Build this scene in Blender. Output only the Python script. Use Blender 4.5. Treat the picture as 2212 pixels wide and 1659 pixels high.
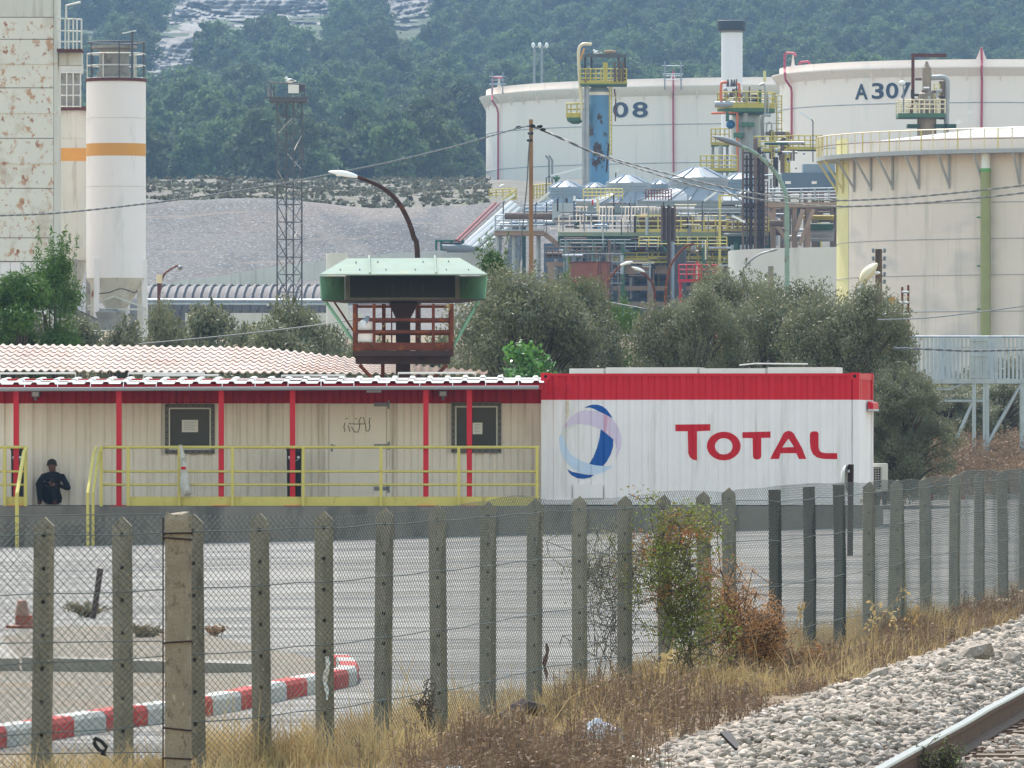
import bpy, bmesh, math, random
import numpy as np
from mathutils import Vector, Matrix
for _o in list(bpy.data.objects): bpy.data.objects.remove(_o)
SC = bpy.context.scene
COL = SC.collection
R = math.radians
rng = np.random.default_rng(7)
random.seed(7)

# ---------------------------------------------------------------- camera, sky, sun, exposure
HAZE = 0.00016
EYE = 2.3                      # eye height above the yard, metres
FPX = 16590.0                  # focal length in units of a 2212 pixel wide picture
CX, HY = 1106.0, 912.5         # optical axis column and horizon row in those units
cam_d = bpy.data.cameras.new('camera')
cam = bpy.data.objects.new('camera', cam_d); COL.objects.link(cam)
cam.location = (0, 0, EYE); cam.rotation_euler = (R(90), 0, 0)
cam_d.sensor_width = 36.0; cam_d.sensor_fit = 'HORIZONTAL'
cam_d.lens = 36.0 * FPX / 2212.0
cam_d.shift_y = (HY - 829.5) / 2212.0
cam_d.clip_start = 1.0; cam_d.clip_end = 6000
SC.camera = cam

SUN_EL, SUN_AZ = 52.0, -17.0   # degrees; azimuth from +Y towards +X
W = bpy.data.worlds.new('World'); SC.world = W; W.use_nodes = True
wn = W.node_tree.nodes; wl = W.node_tree.links
bg = wn['Background']; sky = wn.new('ShaderNodeTexSky')
sky.sky_type = 'NISHITA'; sky.sun_disc = False
sky.sun_elevation = R(SUN_EL); sky.sun_rotation = R(SUN_AZ)
sky.dust_density = 1.2; sky.air_density = 2.3; sky.ozone_density = 1.0
wl.new(sky.outputs[0], bg.inputs[0]); bg.inputs[1].default_value = 0.15
sl = bpy.data.lights.new('sun', 'SUN'); sl.energy = 3.2; sl.angle = R(0.53); sl.color = (1.0, 0.93, 0.87)
so = bpy.data.objects.new('sun', sl); COL.objects.link(so)
sv = Vector((math.sin(R(SUN_AZ))*math.cos(R(SUN_EL)), math.cos(R(SUN_AZ))*math.cos(R(SUN_EL)), math.sin(R(SUN_EL))))
so.rotation_euler = sv.to_track_quat('Z', 'Y').to_euler(); so.location = (0, 100, 300)
SC.view_settings.view_transform = 'Standard'; SC.view_settings.look = 'None'
SC.view_settings.exposure = 1.04; SC.view_settings.gamma = 1.0
SC.render.engine = 'CYCLES'
SC.cycles.max_bounces = 6; SC.cycles.diffuse_bounces = 3; SC.cycles.glossy_bounces = 2
SC.cycles.transmission_bounces = 3; SC.cycles.volume_bounces = 0; SC.cycles.transparent_max_bounces = 6
SC.cycles.use_denoising = True

# ---------------------------------------------------------------- helpers
def S(r, g, b):
    f = lambda c: ((c/255+.055)/1.055)**2.4 if c/255 > .04045 else c/255/12.92
    return (f(r), f(g), f(b), 1.0)
def A(x, y, d):                # a point of the place seen at picture position (x, y), d metres away
    return Vector(((x-CX)/FPX*d, d, EYE+(HY-y)/FPX*d))
def AX(x, d): return (x-CX)/FPX*d
def AZ(y, d): return EYE+(HY-y)/FPX*d

def mat(name, col, rough=.7, metal=0., var=.12, vs=2., layers=(), bump=0., bs=20., spec=.25, transl=0., rnd=0., aniso=(1,1,1)):
    m = bpy.data.materials.new(name); m.use_nodes = True
    N = m.node_tree.nodes; L = m.node_tree.links
    b = N['Principled BSDF']
    tc = N.new('ShaderNodeTexCoord')
    def noise(scale, detail=5, r=.6):
        mp = N.new('ShaderNodeMapping'); L.new(tc.outputs['Object'], mp.inputs[0])
        mp.inputs['Scale'].default_value = scale if hasattr(scale, '__len__') else (scale,)*3
        n = N.new('ShaderNodeTexNoise'); n.inputs['Scale'].default_value = 1.0
        n.inputs['Detail'].default_value = detail; n.inputs['Roughness'].default_value = r
        L.new(mp.outputs[0], n.inputs['Vector']); return n.outputs['Fac']
    def remap(s, a, b_, c, d_):
        r_ = N.new('ShaderNodeMapRange'); r_.inputs[1].default_value = a; r_.inputs[2].default_value = b_
        r_.inputs[3].default_value = c; r_.inputs[4].default_value = d_; L.new(s, r_.inputs[0]); return r_.outputs[0]
    def mixc(fac, c1, c2, mode='MIX'):
        x = N.new('ShaderNodeMix'); x.data_type = 'RGBA'; x.blend_type = mode
        if isinstance(fac, float): x.inputs[0].default_value = fac
        else: L.new(fac, x.inputs[0])
        for c, i in ((c1, 6), (c2, 7)):
            if isinstance(c, tuple): x.inputs[i].default_value = c
            else: L.new(c, x.inputs[i])
        return x.outputs[2]
    c = tuple(col) if len(col) == 4 else tuple(col)+(1.,)
    if var:
        n = noise(tuple(vs*a for a in aniso))
        v = remap(n, .3, .7, 1-var, 1+var)
        hs = N.new('ShaderNodeHueSaturation'); hs.inputs['Color'].default_value = c; L.new(v, hs.inputs['Value'])
        c = hs.outputs[0]
        if rnd:
            oi = N.new('ShaderNodeObjectInfo')
            h2 = N.new('ShaderNodeHueSaturation'); L.new(c, h2.inputs['Color'])
            L.new(remap(oi.outputs['Random'], 0, 1, 1-rnd, 1+rnd), h2.inputs['Value'])
            L.new(remap(oi.outputs['Random'], 0, 1, .5-.04*rnd, .5+.04*rnd), h2.inputs['Hue'])
            c = h2.outputs[0]
    for (lc, sc_, lo, hi, det) in layers:
        f = remap(noise(sc_, det, .65), lo, hi, 0, 1)
        c = mixc(f, c, tuple(lc) if len(lc) == 4 else tuple(lc)+(1.,))
    if isinstance(c, tuple): b.inputs['Base Color'].default_value = c
    else: L.new(c, b.inputs['Base Color'])
    b.inputs['Roughness'].default_value = rough; b.inputs['Metallic'].default_value = metal
    b.inputs['Specular IOR Level'].default_value = spec
    if bump:
        bn = N.new('ShaderNodeBump'); bn.inputs['Strength'].default_value = bump; bn.inputs['Distance'].default_value = .02
        L.new(noise(bs, 6), bn.inputs['Height']); L.new(bn.outputs[0], b.inputs['Normal'])
    if transl:
        t = N.new('ShaderNodeBsdfTranslucent'); mx = N.new('ShaderNodeMixShader'); mx.inputs[0].default_value = transl
        if isinstance(c, tuple): t.inputs[0].default_value = c
        else: L.new(c, t.inputs[0])
        L.new(b.outputs[0], mx.inputs[1]); L.new(t.outputs[0], mx.inputs[2])
        L.new(mx.outputs[0], N['Material Output'].inputs[0])
    return m

def off(parent):
    v = Vector((0, 0, 0))
    while parent is not None:
        v += parent.location; parent = parent.parent
    return v
class MB:
    """collects shapes; build() links them as one mesh object"""
    def __init__(s): s.v = []; s.f = []; s.m = []
    def add(s, vs, fs, mi=0):
        n = len(s.v); s.v.extend([tuple(v) for v in vs]); s.f.extend([tuple(i+n for i in f) for f in fs]); s.m.extend([mi]*len(fs)); return s
    def box(s, x0, x1, y0, y1, z0, z1, mi=0):
        if x0 > x1: x0, x1 = x1, x0
        if y0 > y1: y0, y1 = y1, y0
        if z0 > z1: z0, z1 = z1, z0
        return s.add([(x0,y0,z0),(x1,y0,z0),(x1,y1,z0),(x0,y1,z0),(x0,y0,z1),(x1,y0,z1),(x1,y1,z1),(x0,y1,z1)],
              [(0,3,2,1),(4,5,6,7),(0,1,5,4),(1,2,6,5),(2,3,7,6),(3,0,4,7)], mi)
    def bar(s, p0, p1, w, h, up=(0,0,1), mi=0):
        p0 = Vector(p0); p1 = Vector(p1); d = (p1-p0).normalized(); u = Vector(up)
        if abs(d.dot(u)) > .95: u = Vector((0,1,0))
        a = d.cross(u).normalized()*w/2; c = a.cross(d).normalized()*h/2
        vs = [p+i*a+j*c for p in (p0, p1) for i, j in ((-1,-1),(1,-1),(1,1),(-1,1))]
        return s.add(vs, [(3,2,1,0),(4,5,6,7),(0,1,5,4),(1,2,6,5),(2,3,7,6),(3,0,4,7)], mi)
    def path(s, pts, r, n=6, r2=None, mi=0, caps=True):
        pts = [Vector(p) for p in pts]; k = len(pts); r2 = r if r2 is None else r2
        base = len(s.v); ref = None
        for i, p in enumerate(pts):
            d = (pts[min(i+1, k-1)]-pts[max(i-1, 0)]).normalized()
            if ref is None:
                ref = Vector((0,0,1)) if abs(d.z) < .9 else Vector((1,0,0))
            a = (ref-d*ref.dot(d)).normalized(); b = d.cross(a); ref = a
            rr = r+(r2-r)*i/max(k-1, 1)
            for j in range(n):
                t = 2*math.pi*j/n; s.v.append(tuple(p+(a*math.cos(t)+b*math.sin(t))*rr))
        for i in range(k-1):
            for j in range(n):
                s.f.append((base+i*n+j, base+i*n+(j+1) % n, base+(i+1)*n+(j+1) % n, base+(i+1)*n+j)); s.m.append(mi)
        if caps:
            s.f.append(tuple(base+j for j in range(n))[::-1]); s.m.append(mi)
            s.f.append(tuple(base+(k-1)*n+j for j in range(n))); s.m.append(mi)
        return s
    def tube(s, p0, p1, r, n=6, r2=None, mi=0): return s.path([p0, p1], r, n, r2, mi)
    def lathe(s, cx, cy, prof, n=32, a0=0., a1=2*math.pi, mi=0, cap=True):
        full = abs(a1-a0-2*math.pi) < 1e-6; c = n if full else n+1; base = len(s.v)
        for (r, z) in prof:
            for j in range(c):
                t = a0+(a1-a0)*j/n; s.v.append((cx+r*math.cos(t), cy+r*math.sin(t), z))
        for i in range(len(prof)-1):
            for j in range(n):
                j2 = (j+1) % c
                s.f.append((base+i*c+j, base+i*c+j2, base+(i+1)*c+j2, base+(i+1)*c+j)); s.m.append(mi)
        if full and cap:
            s.f.append(tuple(base+j for j in range(c))[::-1]); s.m.append(mi)
            s.f.append(tuple(base+(len(prof)-1)*c+j for j in range(c))); s.m.append(mi)
        return s
    def prism(s, poly, vec, mi=0):
        k = len(poly); vec = Vector(vec); poly = [Vector(p) for p in poly]
        return s.add(poly+[p+vec for p in poly], [tuple(range(k))[::-1], tuple(range(k, 2*k))]+[(i, (i+1) % k, k+(i+1) % k, k+i) for i in range(k)], mi)
    def sphere(s, c, r, n=8, m=6, sc=(1,1,1), mi=0):
        prof = []
        base = len(s.v)
        for i in range(m+1):
            t = math.pi*i/m
            for j in range(n):
                a = 2*math.pi*j/n
                s.v.append((c[0]+r*sc[0]*math.sin(t)*math.cos(a), c[1]+r*sc[1]*math.sin(t)*math.sin(a), c[2]-r*sc[2]*math.cos(t)))
        for i in range(m):
            for j in range(n):
                s.f.append((base+i*n+j, base+i*n+(j+1) % n, base+(i+1)*n+(j+1) % n, base+(i+1)*n+j)); s.m.append(mi)
        return s
    def build(s, name, mats, parent=None, smooth=False, local=False):
        me = bpy.data.meshes.new(name); o = off(parent) if not local else Vector((0,0,0))
        me.from_pydata([(v[0]-o.x, v[1]-o.y, v[2]-o.z) for v in s.v], [], s.f)
        for x in (mats if isinstance(mats, (list, tuple)) else [mats]): me.materials.append(x)
        if any(s.m): me.polygons.foreach_set('material_index', s.m)
        if smooth:
            me.polygons.foreach_set('use_smooth', [True]*len(me.polygons))
            me.set_sharp_from_angle(angle=R(40))
        me.update(); ob = bpy.data.objects.new(name, me); COL.objects.link(ob); ob.parent = parent
        return ob
def fast(name, V, F, mats, parent=None, mi=None):
    """numpy vertices (n,3) and faces (m,k) to an object"""
    me = bpy.data.meshes.new(name); k = F.shape[1]
    o = off(parent); V = V-np.array([o.x, o.y, o.z])
    me.vertices.add(len(V)); me.vertices.foreach_set('co', V.astype(np.float32).ravel())
    me.loops.add(F.size); me.loops.foreach_set('vertex_index', F.astype(np.int32).ravel())
    me.polygons.add(len(F)); me.polygons.foreach_set('loop_start', np.arange(0, F.size, k, dtype=np.int32))
    for x in (mats if isinstance(mats, (list, tuple)) else [mats]): me.materials.append(x)
    if mi is not None: me.polygons.foreach_set('material_index', mi.astype(np.int32))
    me.update(calc_edges=True); me.validate()
    ob = bpy.data.objects.new(name, me); COL.objects.link(ob); ob.parent = parent
    return ob
def tag(o, label=None, cat=None, group=None, kind=None):
    if label: o['label'] = label
    if cat: o['category'] = cat
    if group: o['group'] = group
    if kind: o['kind'] = kind
    return o
def thing(name, label, cat, loc=(0,0,0), group=None, rz=0):
    o = bpy.data.objects.new(name, None); COL.objects.link(o); o.location = loc; o.rotation_euler = (0,0,rz)
    o.empty_display_size = .2
    return tag(o, label, cat, group)
def copy_tree(o, parent=None):
    c = o.copy(); COL.objects.link(c); c.parent = parent
    for ch in list(o.children): copy_tree(ch, c)
    return c
def sticks(P0, P1, r):
    """triangular rods between numpy point arrays -> V, F"""
    d = P1-P0; d /= np.linalg.norm(d, axis=1)[:, None]+1e-9
    u = np.where(np.abs(d[:, 2:3]) < .9, np.array([[0, 0, 1.]]), np.array([[1., 0, 0]]))
    a = np.cross(d, u); a /= np.linalg.norm(a, axis=1)[:, None]; b = np.cross(d, a)
    n = len(P0); rr = np.broadcast_to(np.asarray(r, float).reshape(-1, 1), (n, 1))
    V = np.empty((n, 6, 3))
    for j in range(3):
        t = 2*math.pi*j/3; o = (a*math.cos(t)+b*math.sin(t))*rr
        V[:, j] = P0+o; V[:, 3+j] = P1+o
    F = np.array([[0,1,4,3],[1,2,5,4],[2,0,3,5]])[None]+np.arange(n)[:, None, None]*6
    return V.reshape(-1, 3), F.reshape(-1, 4)
def smooth(t): t = np.clip(t, 0, 1); return t*t*(3-2*t)
def vnoise(x, y, seed=0):
    """smooth 2-D value noise, numpy"""
    x = np.asarray(x, float); y = np.asarray(y, float)
    xi = np.floor(x).astype(int); yi = np.floor(y).astype(int); fx = smooth(x-xi); fy = smooth(y-yi)
    def h(a, b):
        n = (a*374761393+b*668265263+seed*1442695041) & 0x7fffffff
        n = ((n ^ (n >> 13))*1274126177) & 0x7fffffff
        return ((n ^ (n >> 16)) & 0xffff)/65535.
    return (h(xi, yi)*(1-fx)+h(xi+1, yi)*fx)*(1-fy)+(h(xi, yi+1)*(1-fx)+h(xi+1, yi+1)*fx)*fy-.5
def fbm(x, y, seed=0, o=4):
    return sum(vnoise(x*2**i, y*2**i, seed+i)*.5**i for i in range(o))

# ---------------------------------------------------------------- materials
C = {}
C['yard'] = mat('yard_asphalt', S(130,126,120), .9, var=.14, vs=.25, layers=[
    (S(92,90,88), (.10,.6,1), .51, .57, 8), (S(64,63,65), (.25,2.2,1), .56, .60, 7), (S(106,100,92), (.03,.35,1), .55, .6, 5), (S(84,82,80), (1.2,1.2,1), .64, .66, 7), (S(150,145,136), (.25,.25,1), .62, .75, 4), (S(90,87,83), (9,9,9), .60, .75, 3)], bump=.5, bs=40)
C['earth'] = mat('dry_earth', S(122,106,84), .95, var=.2, vs=.6, layers=[(S(98,86,68), (1.5,1.5,1), .5, .65, 5), (S(142,130,108), (6,6,6), .6, .7, 4)], bump=.7, bs=14)
C['gravel'] = mat('slope_gravel', S(94,91,87), .95, var=.25, vs=2.2, layers=[(S(108,98,90), (.05,.035,.05), .48, .62, 5), (S(78,77,76), (.16,.05,.1), .54, .64, 5), (S(142,142,144), (4.5,4.5,4.5), .56, .64, 4), (S(52,52,56), (4,4,4), .57, .64, 4), (S(118,108,98), (.10,.9,.10), .60, .68, 4)], bump=1., bs=2.)
C['scrub'] = mat('scrub_soil', S(104,98,88), .95, var=.25, vs=.25, layers=[(S(80,86,58), (.3,.3,.3), .55, .62, 5), (S(122,112,96), (.12,.12,.12), .55, .68, 5)], bump=1., bs=1.)
C['hill'] = mat('forest_floor', S(70,78,50), .95, var=.3, vs=.1, layers=[(S(44,54,34), (.12,.12,.12), .5, .6, 4)])
C['rock'] = mat('limestone_rock', S(126,121,114), .9, var=.16, vs=.08, layers=[(S(100,96,92), (.12,.12,.03), .55, .70, 6), (S(70,76,60), (.12,.12,.2), .66, .70, 4)], bump=.5, bs=.3)
C['concrete'] = mat('concrete', S(138,132,122), .9, var=.14, vs=2.5, layers=[(S(96,92,84), (3,3,.6), .58, .74, 5)], bump=.4, bs=60)
C['deckc'] = mat('plinth_concrete', S(128,120,112), .9, var=.14, vs=1.2, layers=[(S(92,88,84), (1.2,1.2,.5), .5, .68, 5)], bump=.3, bs=40)
C['postc'] = mat('post_concrete', S(146,138,122), .93, var=.16, vs=6, layers=[(S(104,98,86), (14,14,4), .56, .7, 5), (S(178,168,152), (40,40,40), .62, .7, 2)], bump=.8, bs=90, rnd=.14)
C['postn'] = mat('old_post_concrete', S(150,138,120), .93, var=.16, vs=9, layers=[(S(112,100,84), (22,22,14), .55, .68, 5), (S(186,170,148), (30,30,20), .64, .72, 2)], bump=.9, bs=80)
C['wirem'] = mat('galvanised_wire', S(86,92,90), .7, .1, var=.1, vs=20)
C['wiregreen'] = mat('dull_green_wire', S(62,72,68), .7, .0, var=.15, vs=20)
C['oldwood'] = mat('tarred_wood', S(58,52,47), .9, var=.2, vs=8, layers=[(S(38,34,32), (30,30,3), .5, .65, 4)], bump=.6, bs=40)
C['beige'] = mat('beige_sheet', S(240,228,216), .55, var=.05, vs=1.2, layers=[(S(184,172,154), (7,7,.25), .56, .78, 5)])
C['redb'] = mat('red_band_paint', S(178,20,34), .5, var=.06, vs=1.5, layers=[(S(120,26,32), (5,5,.6), .62, .78, 4)])
C['red'] = mat('red_paint', S(204,22,44), .5, var=.05, vs=2)
C['redpost'] = mat('red_post_paint', S(200,34,50), .5, var=.06, vs=3, layers=[(S(128,40,34), (9,9,9), .68, .74, 4)])
C['white'] = mat('white_paint', S(234,226,226), .5, var=.03, vs=1.5, layers=[(S(206,200,196), (4,4,.4), .55, .76, 5), (S(190,178,164), (9,9,.3), .66, .76, 4)])
C['awning'] = mat('white_roof_sheet', S(196,193,188), .9, spec=.05, var=.06, vs=2, layers=[(S(150,146,138), (3,3,3), .62, .75, 4)])
C['terra'] = mat('terracotta_sheet', S(200,182,172), .9, spec=.04, var=.10, vs=.8, layers=[(S(188,162,150), (.6,.6,.6), .5, .7, 5), (S(152,122,108), (2.2,2.2,2.2), .66, .76, 4)])
C['gutter'] = mat('grey_gutter', S(168,172,178), .5, var=.06, vs=2)
C['yrail'] = mat('yellow_rail_paint', S(206,188,104), .5, var=.06, vs=4, layers=[(S(140,82,40), (13,13,13), .66, .72, 4), (S(178,150,92), (6,6,2), .6, .72, 4)])
C['dark'] = mat('dark_void', S(26,26,28), .8, var=.1, vs=3)
C['black'] = mat('black_plastic', S(26,27,30), .45, var=.1, vs=5)
C['steel'] = mat('grey_steel', S(132,136,140), .5, .3, var=.12, vs=3, layers=[(S(104,96,88), (4,4,4), .66, .76, 4)])
C['galv'] = mat('galvanised_steel', S(168,176,182), .45, .35, var=.10, vs=3, layers=[(S(140,148,156), (6,6,1), .55, .7, 4)])
C['rust'] = mat('rusty_steel', S(92,46,32), .85, var=.25, vs=4, layers=[(S(128,70,38), (5,5,5), .55, .66, 5), (S(56,34,30), (7,7,7), .58, .68, 4)])
C['rustdark'] = mat('dark_rusty_steel', S(58,42,38), .85, var=.2, vs=4, layers=[(S(92,54,38), (5,5,5), .6, .7, 5)])
C['blue'] = mat('logo_blue', S(14,84,160), .5, var=.03, vs=3)
C['lred'] = mat('lettering_red', S(196,14,38), .5, var=.03, vs=3)
C['fpink'] = mat('faded_pink', S(212,196,216), .5, var=.04, vs=3, layers=[(S(206,132,160), (7,7,.4), .56, .66, 3)])
C['fblue'] = mat('faded_blue', S(196,210,230), .5, var=.04, vs=3)
C['ftan'] = mat('faded_tan', S(212,210,206), .5, var=.03, vs=3)
C['paper'] = mat('paper', S(226,224,220), .8, var=.03, vs=4)
C['glass'] = mat('window_glass', S(40,52,62), .08, var=.15, vs=1.5, spec=.4)
C['glassframe'] = mat('window_seal_frame', S(112,108,102), .7, var=.12, vs=8)
C['glassrim'] = mat('window_rim', S(196,196,190), .4, .3, var=.05, vs=6)
# ---------------------------------------------------------------- terrain
PROF_D = [-40, 200, 300, 420, 500, 520, 550, 700, 850, 1000, 1300, 1800, 2420]
PROF_Z = [0, .15, .8, 6, 9, 11.3, 18, 24.2, 26.5, 31, 52, 104, 178]
def gz(x, y):
    x = np.asarray(x, float); y = np.asarray(y, float)
    ang = x/np.maximum(y, 60)*FPX+CX
    sh = 70*smooth((ang-1250)/500)*smooth((y-260)/150)*(1-smooth((y-700)/250))
    z = np.interp(y-sh, PROF_D, PROF_Z)
    z = z+.022*np.clip(x+3, -12, 14)*smooth((y-60)/80)*(1-smooth((y-220)/80))
    z = z+.7*smooth((x-8.5)/3)*smooth((y-191)/12)*(1-smooth((y-300)/60))
    z = z+fbm(x/60, y/60, 3)*6*smooth((y-900)/300)+fbm(x/9, y/9, 5)*.9*smooth((y-505)/30)+fbm(x/3, y/3, 9)*.03*smooth((y-20)/40)
    return z
ys = np.concatenate([np.arange(-20, 40, 4), np.arange(40, 120, 1.0), np.arange(120, 300, 4), np.arange(300, 480, 10), np.arange(480, 720, 3), np.arange(720, 1000, 14), np.arange(1000, 2400, 22)])
us = np.concatenate([np.linspace(-1, -.16, 22), np.linspace(-.155, .155, 110), np.linspace(.16, 1, 22)])
wid = np.minimum(600, 60+ys*.9)
YY, UU = np.meshgrid(ys, us, indexing='ij'); XX = UU*np.interp(YY, ys, wid)
fw = np.interp(YY, ys, np.clip(ys*.14/np.maximum(wid, 1)/.155, .25, 1)); 
XX = np.where(np.abs(UU) < .156, XX*fw, np.sign(UU)*(.156*fw+(np.abs(UU)-.156)/(1-.156)*(1-.156*fw))*np.interp(YY, ys, wid))
ZZ = gz(XX, YY)
V = np.stack([XX, YY, ZZ], -1).reshape(-1, 3); nr, nc = XX.shape
idx = np.arange(nr*nc).reshape(nr, nc)
F = np.stack([idx[:-1, :-1], idx[:-1, 1:], idx[1:, 1:], idx[1:, :-1]], -1).reshape(-1, 4)
cen = V[F].mean(1); d = cen[:, 1]+8*vnoise(cen[:, 0]/15, cen[:, 1]/15, 4)
kind = np.where(d < 186, 0, np.where(d < 470, 1, np.where(d < 551, 2, np.where(d < 900, 3, 4))))
kind = np.where((d < 186) & (cen[:, 0] > AX(1880, 1)*cen[:, 1]) & (cen[:, 1] > 183), 1, kind)
FPD = ([88, 425, 703, 950, 1153, 1349, 1525, 1672, 1876, 2060, 2208, 2340], [47.2, 49.0, 50.9, 54.6, 59.2, 63, 66, 69.5, 76.5, 86.5, 97, 112])
FL = [(d_, AX(x_, d_)) for x_, d_ in zip(*FPD)]
def fence_x(y): return np.interp(y, [30]+[a for a, b in FL]+[130], [-9.0]+[b for a, b in FL]+[11.5])
kind = np.where((cen[:, 1] < 130) & (cen[:, 0] > fence_x(cen[:, 1])-.5+.5*vnoise(cen[:, 0]*1.3, cen[:, 1]*.8, 8)), 1, kind)
kind = np.where((cen[:, 1] < 51+3*vnoise(cen[:, 0]*.8, cen[:, 1]*0, 6)), 1, kind)
ground = fast('ground', V, F, [C['yard'], C['earth'], C['gravel'], C['scrub'], C['hill']], None, kind)
ground.data.polygons.foreach_set('use_smooth', [True]*len(ground.data.polygons))
tag(ground, kind='structure')
def gp(x, y): return float(gz(x, y))

# ---------------------------------------------------------------- building with awning, left
WD, PD = 146.5, 145.0                     # wall and post distances
DECK = AZ(1093, PD)
XL, XR = AX(-60, WD), AX(1172, WD)
plinth = MB().box(XL-1, AX(1905, 145), 144.5, 151, -.6, DECK-.002).build('plinth', C['deckc'])
tag(plinth, 'long grey concrete loading platform under the beige building and white container', 'platform')
bld = thing('site_building', 'beige corrugated site building with red top band and white awning', 'building', (AX(550, WD), WD, DECK))
def corr(x0, x1, y, z0, z1, pitch, depth, ph=0.):
    """trapezoid corrugated sheet facing the camera"""
    mb = MB(); xs = []; k = math.floor(x0/pitch)-1
    while k*pitch < x1+pitch:
        for a, dd in ((0, 0), (.36, 0), (.5, depth), (.86, depth)): xs.append((k*pitch+a*pitch+ph, dd))
        k += 1
    pts = [(x, y+dd) for x, dd in xs if x0 < x < x1]
    pts = [(x0, pts[0][1])]+pts+[(x1, pts[-1][1])]
    vs = [(x, yy, z) for z in (z0, z1) for x, yy in pts]; n = len(pts)
    mb.add(vs, [(i, i+1, n+i+1, n+i) for i in range(n-1)])
    return mb
zband = AZ(871.5, WD); ztop = AZ(818, WD)
doorx0, doorx1 = AX(702, WD), AX(846, WD)
for (a, b) in ((XL, doorx0), (doorx1, XR)):
    corr(a, b, WD, DECK, zband, .272, .045).build('wall_panel', C['beige'], bld)
corr(XL, XR, WD-.004, zband, ztop, .272, .045).build('red_band', C['redb'], bld)
MB().box(XL, XR, WD+.06, WD+3.6, DECK, ztop-.02).build('wall_core', C['beige'], bld)
# door
dr = MB().box(AX(711, WD), AX(835, WD), WD-.03, WD+.05, DECK, zband-.004).build('door', C['beige'], bld)
for a, b in ((702, 710), (836, 846)): MB().box(AX(a, WD), AX(b, WD), WD-.05, WD+.05, DECK, zband).build('door_jamb', C['beige'], bld)
for y in (874, 963, 1055):
    h = MB(); x0, x1 = AX(808, WD), AX(842, WD)
    h.box(x0, x1, WD-.05, WD-.031, AZ(y+4, WD), AZ(y-4, WD)); h.box(x0+.03, x1-.06, WD-.058, WD-.051, AZ(y+1, WD), AZ(y-1, WD))
    h.box(x1-.04, x1, WD-.06, WD-.051, AZ(y+9, WD), AZ(y-9, WD)); h.build('hinge', C['steel'], dr)
hd = MB(); hd.box(AX(715, WD), AX(719, WD), WD-.045, WD-.031, AZ(975, WD), AZ(959, WD)); hd.bar((AX(716, WD), WD-.05, AZ(962, WD)), (AX(724, WD), WD-.07, AZ(962, WD)), .02, .02); hd.build('handle', C['steel'], dr)
# marker scrawl on the door
gm = mat('scrawl_ink', S(110,102,94), .8, var=.2, vs=30)
def zz5(zx, zy): return Vector((AX(553+zx/4, WD), WD-.033, AZ(746.6+zy/4, WD)))
scr = MB()
for st in ([(770,665),(760,700),(768,745)], [(797,690),(803,715),(812,742)], [(825,700),(850,745),(880,748),(893,715),(897,665)], [(885,665),(905,620),(930,622),(945,680),(950,720)], [(985,622),(978,660),(985,700),(975,738),(955,738),(948,722)], [(800,675),(860,678),(945,676)], [(775,632),(792,630)], [(858,633),(876,630)]):
    scr.path([zz5(*p) for p in st], .008, 4)
scr.build('scrawl', gm, dr)
# windows
def window(x0, x1, y0, y1, px0, px1, py0, py1):
    f = MB(); d = WD-.02; z0, z1 = AZ(y1, WD), AZ(y0, WD); X0, X1 = AX(x0, WD), AX(x1, WD); t = .075
    f.box(X0, X1, d-.03, d+.05, z0, z0+t); f.box(X0, X1, d-.03, d+.05, z1-t, z1)
    f.box(X0, X0+t, d-.03, d+.05, z0+t, z1-t); f.box(X1-t, X1, d-.03, d+.05, z0+t, z1-t)
    w = f.build('window', C['glassframe'], bld)
    r = MB(); t2 = t+.022
    r.box(X0+t, X1-t, d-.045, d-.01, z0+t, z0+t2); r.box(X0+t, X1-t, d-.045, d-.01, z1-t2, z1-t)
    r.box(X0+t, X0+t2, d-.045, d-.01, z0+t2, z1-t2); r.box(X1-t2, X1-t, d-.045, d-.01, z0+t2, z1-t2); r.build('rim', C['glassrim'], w)
    MB().box(X0+t2, X1-t2, d-.012, d+.01, z0+t2, z1-t2).build('pane', C['glass'], w)
    b = MB()
    for k in range(8):
        u = X0+.04+(X1-X0-.08)*k/7; v = z0+.04+(z1-z0-.08)*k/7
        for (a, c) in ((u, z0+.036), (u, z1-.036), (X0+.036, v), (X1-.036, v)): b.lathe(0, 0, [(.012, 0), (.012, .008)], 6) if 0 else b.box(a-.011, a+.011, d-.042, d-.031, c-.011, c+.011)
    b.build('bolts', C['dark'], w)['kind'] = 'stuff'
    nt = MB().box(AX(px0, WD), AX(px1, WD), d-.017, d-.0125, AZ(py1, WD), AZ(py0, WD)).build('paper_notice', C['paper'], w)
    ln = MB()
    for k in range(5):
        yy = py0+(py1-py0)*(.18+.15*k); ln.box(AX(px0+4, WD), AX(px1-4-(k*5) % 9, WD), d-.019, d-.0175, AZ(yy+.6, WD), AZ(yy-.6, WD))
    ln.build('print', C['gutter'], w)
window(356.5, 464, 872.5, 980, 393, 428, 907, 933.5)
window(975, 1083, 869, 978, 1021, 1042, 913, 938)
# wall lamps
for i, (x, y) in enumerate(((78, 852), (957, 851))):
    l = MB(); x0 = AX(x-9, WD); x1 = AX(x+9, WD); z = AZ(y, WD)
    l.box(x0, x1, WD-.2, WD-.02, z-.05, z+.06); l.box(x0+.02, x1-.02, WD-.215, WD-.2, z-.035, z+.045, 1); l.path([(AX(x, WD), WD-.12, z-.05), (AX(x, WD), WD-.12, z-.12)], .035, 8, .02)
    l.build('flood_lamp', [C['steel'], C['paper']], bld)
MB().box(AX(792, WD), AX(824, WD), WD-.1, WD-.02, AZ(848, WD), AZ(843, WD)).build('tube_lamp', C['paper'], bld)
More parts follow.
